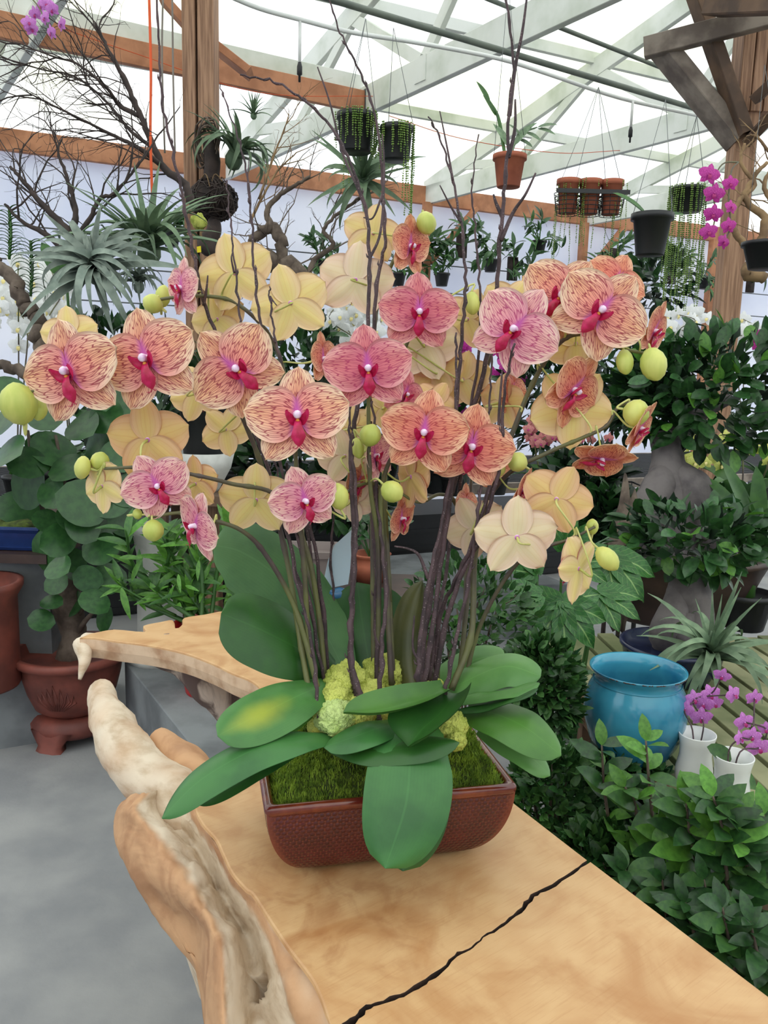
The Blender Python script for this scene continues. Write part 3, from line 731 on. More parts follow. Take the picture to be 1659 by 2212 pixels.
for i, (fk, bk) in enumerate((('stripe', 'yellow'), ('rose', 'pale'), ('orange', 'apricot'), ('pink', 'yellow'), ('stripe', 'pale'), ('orange', 'yellow'))):
    FM[fk, bk] = [flower_meshes(fk, bk, -.10, -.10, 20 + 31 * i), flower_meshes(fk, bk, .05, .10, 25 + 31 * i), flower_meshes(fk, bk, .28, .45, 27 + 31 * i)]
def get_fm(fk, bk, shape):
    if (fk, bk) not in FM: 
        i = len(FM); FM[fk, bk] = [flower_meshes(fk, bk, -.10, -.10, 20 + 31 * i), flower_meshes(fk, bk, .05, .10, 25 + 31 * i), flower_meshes(fk, bk, .28, .45, 27 + 31 * i)]
    return FM[fk, bk][shape]
# ---- the plants: (label, base px, base depth)
PLANTS = {}
def orchid(key, label, px, py, d):
    PLANTS[key] = thing('moth_orchid', label, 'orchid', P(px, py, d), 'moth orchids in the red planter')
orchid('A', 'striped peach moth orchid whose upper spike carries the row of large flowers at the left', 680, 1550, 1.09)
orchid('B', 'moth orchid with a tall left spike of yellow-backed flowers high behind the others', 715, 1520, 1.17)
orchid('C', 'moth orchid with low left sprays of small flowers and buds', 705, 1535, 1.13)
orchid('D', 'moth orchid on the tall straight central spike topped by a pale bud', 805, 1490, 1.16)
orchid('E', 'moth orchid with rosy flowers in the middle of the planter', 845, 1480, 1.13)
orchid('F', 'moth orchid whose right spike rises to the big striped flowers at upper right', 985, 1490, 1.13)
orchid('G', 'moth orchid with low right sprays of yellow-backed flowers', 1000, 1485, 1.16)
SPK = []      # (plant, sampled points)
def spike(key, pts, r0=.0042, r1=.0022, label=None):
    q = cr([P(*p) for p in pts], 8); t = PLANTS[key]; b = MB(); k = len(q)
    rr = [(r0 + (r1 - r0) * i / (k - 1)) * (1.28 if i % 11 == 7 else 1) for i in range(k)]
    b.tube(q, rr, 8); obj('flower_spike', b, M_spike, t, label); SPK.append((key, q))
spike('A', [(678, 1555, 1.09), (648, 1380, 1.11), (622, 1220, 1.12), (585, 1070, 1.12), (540, 940, 1.10), (490, 850, 1.07), (390, 800, 1.03), (270, 780, 1.0), (150, 815, .99), (60, 850, 1.0)])
spike('A', [(668, 1420, 1.11), (655, 1200, 1.08), (640, 1050, 1.05), (640, 930, 1.03)], .0036)
spike('B', [(722, 1500, 1.17), (690, 1330, 1.19), (655, 1180, 1.21), (640, 1000, 1.22), (612, 800, 1.21), (575, 715, 1.2), (510, 655, 1.19), (450, 640, 1.18), (380, 642, 1.17), (330, 650, 1.17)])
spike('C', [(706, 1530, 1.13), (690, 1340, 1.12), (660, 1180, 1.10), (600, 1072, 1.08), (500, 1045, 1.06), (430, 1028, 1.04), (330, 1010, 1.03), (225, 1012, 1.02)], .004, .002)
spike('C', [(690, 1500, 1.10), (640, 1320, 1.10), (575, 1200, 1.08), (520, 1145, 1.06), (450, 1122, 1.05), (390, 1108, 1.04), (320, 1118, 1.03)], .004, .002)
spike('D', [(808, 1490, 1.16), (806, 1250, 1.18), (803, 1000, 1.2), (806, 760, 1.21), (815, 660, 1.22), (838, 590, 1.22), (868, 530, 1.21), (900, 485, 1.2), (915, 470, 1.2)])
spike('D', [(815, 1480, 1.15), (818, 1200, 1.13), (800, 1050, 1.1), (796, 880, 1.07), (797, 820, 1.06)], .0038)
spike('E', [(846, 1480, 1.13), (835, 1280, 1.13), (822, 1100, 1.12), (840, 1000, 1.1), (890, 950, 1.08), (950, 930, 1.08)])
spike('E', [(850, 1480, 1.15), (838, 1220, 1.16), (822, 1060, 1.15), (770, 1050, 1.12), (735, 1080, 1.11)], .0036, .0018)
spike('E', [(842, 1300, 1.15), (830, 1000, 1.17), (845, 850, 1.17), (880, 740, 1.16), (905, 690, 1.14)], .0036)
spike('F', [(975, 1490, 1.13), (1018, 1370, 1.14), (1026, 1200, 1.15), (1056, 1060, 1.15), (1105, 940, 1.14), (1150, 830, 1.13), (1205, 745, 1.11), (1260, 722, 1.1), (1340, 752, 1.09), (1405, 765, 1.09)], .0048)
spike('F', [(1030, 1180, 1.15), (1050, 1090, 1.16), (1100, 1022, 1.14), (1190, 975, 1.12), (1260, 945, 1.1), (1310, 920, 1.09), (1335, 880, 1.09), (1365, 868, 1.09)], .0036, .002)
spike('G', [(1002, 1485, 1.16), (1030, 1370, 1.15), (1085, 1260, 1.12), (1145, 1195, 1.1), (1230, 1165, 1.09), (1285, 1138, 1.09)], .0036, .0018)
spike('G', [(990, 1480, 1.18), (1016, 1200, 1.19), (985, 1090, 1.18), (950, 1068, 1.16), (905, 1085, 1.14), (860, 1062, 1.13)], .0036, .0018)
spike('G', [(998, 1470, 1.22), (1010, 1200, 1.25), (1030, 900, 1.27), (1080, 720, 1.27), (1150, 650, 1.26)], .0036)
def nearest(p):
    best = None
    for key, q in SPK:
        for i, s in enumerate(q):
            if i < len(q) * .3: continue
            d = (s - p).length
            if best is None or d < best[0]: best = (d, key, s, (q[min(i + 1, len(q) - 1)] - q[i - 1]).normalized())
    return best
nF = 0
def flower(px, py, r, d, roll, yaw, pitch, kind=('stripe', 'yellow'), shape=0, back=False):
    """centre and half-span in px, distance, dorsal direction clockwise from up, facing right/up in degrees"""
    global nF; nF += 1
    p = P(px, py, d); s = r * 1.04 / F * d
    a, e = math.radians(yaw), math.radians(pitch)
    f = (CZ * math.cos(a) + CX * math.sin(a)) * math.cos(e) + CY * math.sin(e)
    if back: f = (-CZ * math.cos(a) + CX * math.sin(a)) * math.cos(e) + CY * math.sin(e)
    k = math.radians(roll); dd = CY * math.cos(k) + CX * math.sin(k); dd = (dd - f * dd.dot(f)).normalized()
    x = dd.cross(f); Mx = Matrix((x * s, dd * s, f * s)).transposed().to_4x4(); Mx.translation = p
    best = nearest(p - f * .03); t = PLANTS[best[1]]
    col_me, parts = get_fm(kind[0], kind[1], shape)
    o = put('flower', col_me, Mx, t)
    for nm, me in parts: put(nm, me, Matrix.Identity(4), None).parent = o
    s0 = p - f * (.05 * s); b = MB()
    L = (best[2] - s0).length
    b.tube(cr([s0, s0 - f * min(.03, L * .45) - UP * .004, best[2] + UP * min(.012, L * .2), best[2]], 5), [.0021, .0014, .0013, .0017], 6)
    obj('pedicel', b, M_pedi, t)
def bud(px, py, rx, ry, d, tilt=0):
    p = P(px, py, d); s = ry / F * d; w = rx / F * d
    k = math.radians(tilt); ax = CY * math.cos(k) + CX * math.sin(k) + CZ * .25; ax.normalize()
    best = nearest(p); t = PLANTS[best[1]]; b = MB()
    prof = [(.12, -1.0), (.5, -.86), (.85, -.5), (1.0, -.05), (.93, .35), (.68, .7), (.3, .93), (.0, 1.02)]
    xx = ax.orthogonal().normalized(); yy = ax.cross(xx); rows = []
    for rr, z in prof:
        rows.append([p + ax * (z * s) + (xx * math.cos(2 * math.pi * j / 18) + yy * math.sin(2 * math.pi * j / 18)) * (rr * w * (1 - .05 * (j % 6 == 0))) for j in range(18)])
    b.grid(rows, close=True, uv=[(0, 0)] * (18 * len(prof))); obj('bud', b, M_bud, t)
    s0 = p - ax * s * .98; L = (best[2] - s0).length; b = MB()
    b.tube(cr([s0, s0 - ax * min(.012, L * .4), best[2] + UP * min(.006, L * .2), best[2]], 5), [.0018, .0013, .0016], 6); obj('pedicel', b, M_pedi, t)
ST, RO, OR, PK, SP, OY = ('stripe', 'yellow'), ('rose', 'pale'), ('orange', 'apricot'), ('pink', 'yellow'), ('stripe', 'pale'), ('orange', 'yellow')
for a in [
 (150, 803, 116, .98, -14, -14, -6, SP, 0), (316, 776, 114, .985, -16, -8, -4, ST, 0), (509, 797, 105, 1.01, -48, 12, -8, ST, 0), (643, 900, 112, 1.0, -3, 4, 4, ST, 0),
 (795, 797, 96, 1.04, -4, 2, -6, ('rose', 'pale'), 0), (905, 675, 86, 1.12, 2, 4, -8, ('rose', 'yellow'), 0), (916, 935, 95, 1.05, 10, -4, -6, ('orange', 'pale'), 0), (1018, 966, 94, 1.09, 12, 2, -6, OR, 0),
 (1112, 712, 100, 1.08, 42, -22, -6, PK, 0), (1298, 672, 104, 1.06, 42, -6, -4, ST, 0), (1212, 640, 94, 1.10, 38, -12, -4, ST, 0), (1330, 610, 70, 1.16, 30, 10, 0, OR, 0),
 (340, 1050, 76, 1.02, -30, 14, -8, PK, 0), (658, 1082, 78, 1.02, -20, 24, -10, PK, 0), (424, 1136, 78, 1.01, 38, -48, -10, PK, 0), (392, 622, 66, 1.15, 12, -48, -4, PK, 0),
 (885, 532, 66, 1.19, -10, 52, -8, OR, 1), (1238, 842, 88, 1.09, 40, 44, -26, OR, 1), (875, 852, 54, 1.13, 18, 38, -10, ('rose', 'yellow'), 0),
 (1382, 925, 66, 1.08, 40, 62, -28, OY, 1), (1300, 990, 74, 1.08, 72, -8, -66, OY, 1), (1128, 1058, 52, 1.13, 40, 66, -20, OR, 1), (1412, 715, 68, 1.12, 22, 58, -20, OR, 1),
 (808, 985, 58, 1.12, -36, 60, 0, ('pink', 'pale'), 2), (866, 1120, 54, 1.16, -30, 62, -10, OR, 1), (1005, 1095, 52, 1.2, 10, 58, 0, OR, 1), (772, 1045, 52, 1.15, 20, 58, -16, ('orange', 'pale'), 1), (697, 775, 58, 1.16, -25, 66, 0, OR, 1), (1105, 850, 60, 1.2, 10, 55, -5, OY, 1), (1045, 985, 70, 1.17, 30, 12, -6, OR, 0),
]: flower(*a)
for a in [
 (508, 590, 84, 1.18, -14, 6, 12, ST, 1), (628, 655, 84, 1.17, -18, -4, 10, ST, 1), (470, 690, 66, 1.22, -10, 20, 10, ST, 1), (806, 505, 64, 1.23, 10, -10, 8, ('rose', 'yellow'), 1), (768, 605, 82, 1.2, 12, 8, 8, RO, 1),
 (916, 745, 80, 1.18, 160, 6, 4, RO, 1), (1010, 690, 66, 1.22, 20, 22, 8, OY, 1), (942, 800, 60, 1.2, 150, 10, 8, OY, 1), (320, 950, 90, 1.06, -6, 4, 14, ('stripe', 'apricot'), 1), (222, 1050, 62, 1.04, -30, 30, 14, ST, 1),
 (553, 1080, 80, 1.09, 2, 0, 14, ST, 1), (424, 1045, 62, 1.09, -4, 34, 10, OR, 1), (488, 928, 58, 1.12, 170, 10, 0, ST, 1), (425, 850, 62, 1.13, -20, 10, 4, ST, 1), (150, 722, 60, 1.06, -6, -6, 8, ST, 1),
 (890, 1030, 78, 1.12, -14, 66, 8, OR, 1), (745, 985, 62, 1.15, -12, 8, 10, RO, 1), (1116, 1160, 90, 1.08, -2, -6, 12, ('orange', 'pale'), 1), (1202, 1078, 78, 1.1, 24, 8, 12, OR, 1), (1248, 1228, 76, 1.08, 60, -44, 8, ('rose', 'yellow'), 1),
 (1082, 870, 62, 1.2, 20, 50, 8, OY, 1), (1026, 1140, 72, 1.16, -30, 24, 10, ('orange', 'pale'), 1), (762, 1080, 52, 1.17, 180, 20, 8, RO, 1), (1098, 660, 62, 1.2, 34, 10, 4, OY, 1), (1178, 632, 58, 1.2, 20, -10, 4, OR, 1), (1244, 742, 66, 1.17, 180, 14, 6, ST, 1),
 (1236, 880, 90, 1.13, 178, -4, 6, OY, 1), (760, 925, 56, 1.2, -10, 20, 4, ST, 1), (1190, 690, 60, 1.2, -40, 20, 0, OR, 1), (1000, 820, 62, 1.22, 150, 20, 0, OY, 1), (936, 872, 52, 1.16, 30, 0, 6, OR, 1), (830, 880, 44, 1.15, -30, 10, 0, ST, 1)]: flower(*a, back=True)
for a in [(40, 872, 40, 46, 1.0, -8), (84, 884, 18, 26, 1.02, 180), (330, 656, 21, 22, 1.17, -60), (352, 640, 17, 24, 1.19, 10), (921, 482, 22, 26, 1.19, 165), (1020, 655, 17, 27, 1.18, 178), (1350, 782, 19, 29, 1.08, 178), (1412, 787, 29, 38, 1.07, 172), (800, 940, 24, 25, 1.07, 20), (773, 968, 15, 24, 1.1, 170), (731, 1072, 23, 30, 1.05, -10),
          (847, 1062, 24, 26, 1.06, 130), (1374, 892, 30, 28, 1.07, 110), (1118, 998, 22, 22, 1.12, -60), (1279, 1138, 14, 18, 1.1, 0), (1312, 1207, 22, 31, 1.06, 140), (178, 1010, 26, 17, 1.03, -80), (216, 996, 20, 21, 1.04, 20), (297, 1110, 12, 10, 1.03, 80), (331, 1146, 23, 24, 1.02, 170), (1080, 1015, 12, 16, 1.13, 20)]: bud(*a)
# ---- leaves
def leaf_mat(name, c1, c2, rough=.38, patch=None, under=None):
    m, n, l, bb = nodes(name); bb.inputs['Roughness'].default_value = rough
    uv = n.new('ShaderNodeUVMap').outputs[0]; sp = n.new('ShaderNodeSeparateXYZ'); l.new(uv, sp.inputs[0])
    au = mth(n, l, 'ABSOLUTE', mth(n, l, 'SUBTRACT', sp.outputs[0], .5))
    ob = n.new('ShaderNodeTexCoord').outputs['Object']
    c = mixc(n, l, sstep(n, l, ntex(n, l, ob, 14, 4), .35, .7), c1, c2)
    fl_ = mth(n, l, 'SINE', mth(n, l, 'MULTIPLY', sp.outputs[0], 160))
    c = mixc(n, l, mth(n, l, 'MULTIPLY', sstep(n, l, fl_, -.2, 1), .10), c, tuple(x * .55 for x in c1))
    c = mixc(n, l, mth(n, l, 'MULTIPLY', sstep(n, l, au, .022, .004), .22), c, tuple(min(1, x * 1.5 + .01) for x in c1))
    if patch:
        d = n.new('ShaderNodeVectorMath'); d.operation = 'DISTANCE'; l.new(uv, d.inputs[0]); d.inputs[1].default_value = (patch[0], patch[1], 0)
        c = mixc(n, l, mth(n, l, 'MULTIPLY', sstep(n, l, mth(n, l, 'ADD', d.outputs['Value'], mth(n, l, 'MULTIPLY', ntex(n, l, ob, 30), .15)), .42, .1), .8), c, srgb(170, 178, 54))
    l.new(c, bb.inputs['Base Color']); translucent(m, n, l, bb, c, .12); return m
LM = {'mid': leaf_mat('orchid_leaf', srgb(78, 126, 50), srgb(60, 104, 42)), 'dark': leaf_mat('dark_orchid_leaf', srgb(48, 96, 36), srgb(36, 78, 32)), 'grey': leaf_mat('greyish_orchid_leaf', srgb(82, 126, 74), srgb(64, 106, 62), .5),
      'patch': leaf_mat('yellowing_orchid_leaf', srgb(76, 130, 62), srgb(60, 108, 52), patch=(.5, .66)), 'olive': leaf_mat('olive_leaf_back', srgb(92, 92, 50), srgb(70, 76, 40)), 'bright': leaf_mat('bright_orchid_leaf', srgb(96, 144, 74), srgb(80, 128, 64)), 'blue': leaf_mat('bluish_orchid_leaf', srgb(66, 122, 60), srgb(48, 98, 48))}
def leaf(key, pts, wpx, m_, nrm=(0, 1, .6), arch=.12, fold=.10, tip=.5, base=.35, label=None):
    """strap leaf: spine px points with distances, full width in px, facing in view axes (right, up, towards viewer)"""
    q = cr([P(*p) for p in pts], 10); k = len(q); d0 = sum(p[2] for p in pts) / len(pts); W = wpx / F * d0 / 2
    nh = (CX * nrm[0] + CY * nrm[1] + CZ * nrm[2]).normalized(); b = MB(); rt = []; rb = []; NU = 12
    for i in range(k):
        v = i / (k - 1); t = (q[min(i + 1, k - 1)] - q[max(i - 1, 0)]).normalized(); s = t.cross(nh).normalized(); nn = s.cross(t)
        w = W * ((base + (1 - base) * math.sin(min(1, v / .55) * math.pi / 2)) if v < .55 else max(0, 1 - ((v - .55) / .45) ** 2.6) ** tip)
        w = max(w, .0006)
        a = []; c = []
        for j in range(NU + 1):
            u = j / NU * 2 - 1; z = fold * abs(u) * W * (1 - .5 * v) - arch * u * u * W * 2 + .0022 * mnoise.noise(q[i] * 18 + V((u, 0, 0)))
            p = q[i] + s * (u * w) + nn * (z * (w / W) ** .7); e = .0011 * (1 - .7 * abs(u))
            a.append(p + nn * e); c.append(p - nn * e)
        rt.append(a); rb.append(c)
    b.grid(rt); n0 = len(b.f); b.grid(rb); b.f[n0:] = [f[::-1] for f in b.f[n0:]]
    obj('leaf', b, LM[m_], PLANTS[key], label)
leaf('B', [(745, 1450, 1.18), (690, 1350, 1.2), (610, 1255, 1.2), (525, 1195, 1.19), (462, 1178, 1.18)], 178, 'grey', (.25, .6, 1), .06, .04, .5)
leaf('A', [(720, 1450, 1.15), (640, 1400, 1.12), (550, 1355, 1.09), (478, 1325, 1.07)], 168, 'dark', (.2, .75, 1), .08, .04, .42)
leaf('A', [(715, 1475, 1.12), (640, 1505, 1.06), (560, 1545, 1.02), (470, 1590, .99)], 128, 'patch', (.1, .8, .75), .10, .08, .5, label='leaf with a yellowing patch near its tip')
leaf('C', [(690, 1500, 1.14), (590, 1548, 1.05), (490, 1590, 1.01)], 120, 'mid', (0, .9, .5), .1, .05, .5)
leaf('C', [(712, 1590, 1.06), (640, 1595, 1.02), (540, 1625, .99), (430, 1690, .965), (350, 1768, .95)], 104, 'blue', (-.1, .95, .55), .16, .14, .75, .5)
leaf('C', [(660, 1610, 1.06), (560, 1660, 1.02), (480, 1705, 1.0), (424, 1735, .99)], 60, 'dark', (0, .95, .4), .1, .05, .6)
leaf('D', [(808, 1500, 1.19), (795, 1420, 1.21), (782, 1340, 1.22), (772, 1258, 1.22)], 140, 'dark', (-.1, .2, 1), .05, -.06, .55, .6)
leaf('E', [(872, 1480, 1.22), (845, 1400, 1.26), (830, 1330, 1.27), (815, 1270, 1.27)], 110, 'dark', (.1, .2, 1), .05, -.06, .55, .6)
leaf('E', [(900, 1510, 1.14), (888, 1430, 1.16), (893, 1350, 1.17), (912, 1255, 1.17)], 78, 'olive', (.25, 0, 1), .45, .0, .7, .7, label='olive leaf standing on edge, curled lengthwise')
leaf('F', [(935, 1500, 1.15), (930, 1430, 1.18), (935, 1380, 1.19)], 60, 'olive', (.3, 0, 1), .3, 0, .6, .7)
leaf('E', [(905, 1580, 1.07), (890, 1650, 1.03), (890, 1750, 1.0), (870, 1882, .985)], 170, 'dark', (.15, .35, 1), .1, .05, .5, .6)
leaf('E', [(905, 1555, 1.08), (888, 1630, 1.02), (876, 1740, .985), (832, 1876, .97)], 188, 'blue', (-.05, .35, 1), .12, .08, .5, .6, label='broad leaf hanging over the front of the planter')
leaf('E', [(720, 1615, 1.06), (800, 1625, 1.03), (900, 1615, 1.02), (992, 1604, 1.02)], 72, 'dark', (0, .85, .6), .15, .1, .7, .4)
leaf('E', [(870, 1560, 1.08), (800, 1580, 1.04), (700, 1615, 1.03)], 76, 'blue', (0, .9, .5), .12, .1, .6, .5)
leaf('E', [(965, 1490, 1.1), (900, 1515, 1.06), (820, 1535, 1.04), (742, 1540, 1.03)], 84, 'mid', (0, .95, .35), -.25, .1, .7, .5)
leaf('F', [(985, 1500, 1.1), (950, 1545, 1.05), (910, 1580, 1.02), (882, 1614, 1.0)], 150, 'dark', (-.35, .85, .4), -.22, .1, .75, .6, label='dark leaf cupped upwards at the front')
leaf('F', [(965, 1495, 1.14), (1030, 1460, 1.13), (1100, 1440, 1.11), (1168, 1462, 1.09)], 100, 'bright', (-.1, .9, .7), .12, .04, .45, .5)
leaf('F', [(985, 1515, 1.11), (1050, 1500, 1.1), (1110, 1490, 1.08), (1166, 1476, 1.07)], 56, 'bright', (0, .95, .35), .10, .04, .6, .5)
leaf('F', [(990, 1535, 1.1), (1050, 1525, 1.09), (1110, 1505, 1.07), (1162, 1488, 1.06)], 44, 'dark', (0, .95, .3), .1, .04, .6, .5)
leaf('G', [(1005, 1535, 1.12), (1060, 1540, 1.09), (1130, 1570, 1.05), (1212, 1632, 1.03)], 118, 'mid', (.1, .9, .7), .1, .06, .6, .5)
leaf('G', [(1040, 1575, 1.12), (1090, 1600, 1.09), (1140, 1630, 1.07), (1188, 1676, 1.06)], 74, 'bright', (.1, .9, .6), .1, .06, .6, .5)
leaf('G', [(935, 1500, 1.2), (970, 1460, 1.21), (1030, 1425, 1.2), (1090, 1415, 1.18)], 80, 'bright', (0, .8, .8), .1, .05, .5, .5)
# ---- little green wire ties
b = MB()
for px, py, d in ((648, 1285, 1.12), (826, 1262, 1.13), (800, 1210, 1.18), (1022, 1208, 1.15)):
    b.tube([P(px - 11, py - 3, d - .012), P(px, py + 1, d - .016), P(px + 11, py + 2, d - .012)], .0011, 5)
M_tie = mat('green_wire_tie', srgb(50, 78, 62), None, rough=.5)
# ---- twigs stuck among the orchids
m = mat('purple_brown_bark', srgb(84, 64, 68), srgb(56, 42, 46), 40, .7, space='World')
n_, l_ = m.node_tree.nodes, m.node_tree.links; bb = n_['Principled BSDF']
vo = n_.new('ShaderNodeTexVoronoi'); vo.inputs['Scale'].default_value = 260; l_.new(n_.new('ShaderNodeNewGeometry').outputs['Position'], vo.inputs['Vector'])
old = bb.inputs['Base Color'].links[0].from_socket
l_.new(mixc(n_, l_, sstep(n_, l_, vo.outputs['Distance'], .24, .12), old, srgb(128, 112, 112)), bb.inputs['Base Color'])
M_twig = m
def twig(label, pts, r0=.0038, r1=.0011, sides=(), seed=0):
    r = random.Random(seed * 7 + 3); q = cr([P(*p) for p in pts], 7); k = len(q)
    q = [p + rv(r) * .0016 for p in q]; rr = [.86 * (r0 + (r1 - r0) * i / (k - 1)) * (1.35 if i % 9 == 4 else 1) for i in range(k)]
    t = thing('bare_twig', label, 'twig', q[0], 'bare purple-brown twigs among the orchids')
    b = MB(); b.tube(q, rr, 7)
    for i in range(6, k - 2, 9):                                 # buds on the bark
        d = (q[i + 1] - q[i]).normalized(); s = (CX * (1 if (i // 9) % 2 else -1) + rv(r) * .5); s = (s - d * s.dot(d)).normalized()
        b.tube([q[i], q[i] + s * rr[i] * 1.6 + d * .004, q[i] + s * rr[i] * 1.9 + d * .009], [.0016, .0014, .0004], 5)
    obj('stem', b, M_twig, t)
    for sp in sides:
        b = MB(); s_ = cr([P(*p) for p in sp], 6); b.tube(s_, [r1 * 1.7, r1 * .7], 6); obj('side_shoot', b, M_twig, t)
twig('leftmost tall twig, rising past the left post to the top of the photo', [(690, 1500, 1.16), (655, 1300, 1.18), (590, 1050, 1.2), (500, 800, 1.2), (440, 650, 1.18), (415, 530, 1.17), (394, 430, 1.16), (376, 340, 1.15), (354, 240, 1.14), (343, 120, 1.13), (340, -20, 1.12)], .004, .0016, [[(440, 660, 1.18), (446, 625, 1.17), (449, 595, 1.17)]], 1)
twig('slender straight twig standing in front of the yellow flowers at upper left', [(712, 1500, 1.14), (690, 1250, 1.13), (640, 1000, 1.13), (575, 780, 1.12), (556, 650, 1.12), (548, 560, 1.12), (541, 440, 1.12), (526, 340, 1.12), (498, 250, 1.12), (474, 180, 1.12)], .0034, .0009, [[(541, 440, 1.12), (535, 400, 1.12), (538, 340, 1.12)]], 2)
twig('short thin twig crossing the top left yellow flower', [(700, 1480, 1.12), (650, 1200, 1.1), (590, 950, 1.1), (530, 760, 1.1), (518, 680, 1.1), (506, 560, 1.1), (496, 460, 1.1), (489, 390, 1.1)], .003, .001, [[(506, 590, 1.1), (500, 560, 1.09), (502, 545, 1.09)]], 3)
twig('twig with a small fork over the second yellow flower', [(715, 1480, 1.16), (680, 1250, 1.13), (640, 1000, 1.1), (606, 790, 1.1), (590, 700, 1.1), (583, 640, 1.1), (584, 620, 1.1)], .003, .001, [[(583, 640, 1.1), (590, 650, 1.1), (598, 660, 1.1)]], 4)
twig('long arching twig that bends over to the left below the tie beam', [(775, 1525, 1.1), (757, 1400, 1.1), (765, 1200, 1.1), (758, 1000, 1.12), (775, 850, 1.13), (795, 700, 1.14), (798, 560, 1.14), (790, 450, 1.14), (755, 350, 1.13), (712, 270, 1.13), (655, 215, 1.12), (590, 175, 1.12), (520, 164, 1.12)], .0048, .0014, [[(790, 450, 1.14), (770, 400, 1.14), (740, 330, 1.15), (712, 220, 1.15), (686, 145, 1.15)], [(798, 560, 1.14), (822, 500, 1.14), (830, 380, 1.15), (826, 290, 1.15)]], 5)
twig('twig rising through the string-of-pearls baskets to the top edge', [(815, 1490, 1.14), (812, 1250, 1.15), (800, 900, 1.17), (812, 640, 1.18), (832, 520, 1.18), (826, 420, 1.18), (822, 330, 1.17), (800, 215, 1.17), (765, 130, 1.16), (735, 70, 1.16), (708, -10, 1.15)], .004, .0012, [[(826, 420, 1.18), (806, 470, 1.17), (785, 470, 1.17)]], 6)
twig('thick tall twig rising right of centre to the top edge', [(905, 1500, 1.14), (920, 1350, 1.16), (955, 1150, 1.18), (1005, 950, 1.2), (1050, 780, 1.2), (1072, 620, 1.19), (1080, 500, 1.18), (1092, 380, 1.17), (1100, 250, 1.16), (1108, 130, 1.15), (1090, -20, 1.14)], .0056, .0020, [[(1100, 250, 1.16), (1112, 150, 1.16), (1128, 70, 1.15), (1140, -20, 1.15)], [(1082, 520, 1.18), (1108, 460, 1.18), (1135, 420, 1.17), (1157, 374, 1.17)], [(1098, 340, 1.17), (1112, 280, 1.17), (1113, 215, 1.17)], [(1086, 470, 1.18), (1072, 440, 1.18), (1066, 420, 1.18)]], 7)
twig('tall thin twig left of the thick one, ending below the white truss', [(915, 1500, 1.12), (940, 1300, 1.13), (975, 1050, 1.15), (988, 850, 1.16), (1000, 700, 1.16), (1006, 600, 1.16), (996, 480, 1.16), (978, 390, 1.16), (955, 310, 1.16), (926, 250, 1.16)], .0045, .0012, [[(978, 390, 1.16), (968, 330, 1.16), (950, 240, 1.16)], [(996, 480, 1.16), (976, 450, 1.16), (950, 400, 1.15)]], 8)
twig('thin upright twig between the two tall right-hand twigs', [(925, 1490, 1.16), (960, 1250, 1.18), (1000, 1000, 1.2), (1035, 750, 1.2), (1036, 620, 1.19), (1028, 500, 1.19), (1020, 400, 1.18), (1034, 290, 1.18)], .0036, .001, [], 9)
twig('reddish-dark twig running up behind the striped flower on the right', [(935, 1490, 1.14), (975, 1300, 1.13), (1040, 1150, 1.12), (1080, 1000, 1.1), (1090, 850, 1.08), (1110, 740, 1.04)], .0048, .0018, [[(1080, 1000, 1.1), (1078, 900, 1.1), (1085, 800, 1.1)]], 10)
twig('twig with a hooked side shoot low in the middle', [(900, 1510, 1.1), (905, 1420, 1.1), (925, 1260, 1.1), (960, 1100, 1.11), (985, 960, 1.12), (984, 800, 1.13), (985, 720, 1.13)], .0044, .0016, [[(925, 1250, 1.1), (905, 1200, 1.1), (880, 1185, 1.1), (852, 1180, 1.1)], [(908, 1430, 1.1), (892, 1400, 1.1), (895, 1330, 1.1)]], 11)
twig('dark twig in the bundle leaning right below the low right flowers', [(940, 1500, 1.17), (952, 1330, 1.16), (1010, 1200, 1.12), (1060, 1050, 1.11), (1085, 930, 1.11)], .0044, .0018, [], 12)
twig('straight dark twig just right of the tallest moss clump', [(782, 1520, 1.08), (762, 1440, 1.08), (757, 1330, 1.08), (766, 1200, 1.08), (770, 1080, 1.08), (755, 930, 1.09), (758, 860, 1.1)], .0046, .0016, [], 13)
twig('thin twig beside the leftmost flower stems, ending near the low pink flower', [(688, 1560, 1.07), (676, 1400, 1.08), (640, 1250, 1.08), (615, 1100, 1.1), (590, 980, 1.12)], .0032, .0014, [], 14)
twig('dark twig rising between moss and central leaf', [(820, 1500, 1.09), (826, 1380, 1.09), (832, 1250, 1.1), (815, 1080, 1.12), (808, 900, 1.13), (796, 860, 1.14)], .004, .0016, [], 15)
twig('thin speckled twig at the right edge of the bundle', [(960, 1500, 1.1), (985, 1380, 1.1), (1012, 1250, 1.1), (1030, 1120, 1.1), (1045, 1000, 1.12), (1058, 850, 1.14), (1062, 760, 1.15)], .0036, .0014, [], 16)
twig('slim twig curving up behind the low left leaf', [(730, 1480, 1.2), (725, 1350, 1.22), (715, 1200, 1.23), (725, 1050, 1.22), (735, 900, 1.22)], .003, .0012, [], 17)
obj('tie', b, M_tie, PLANTS['F']) if b.v and False else None
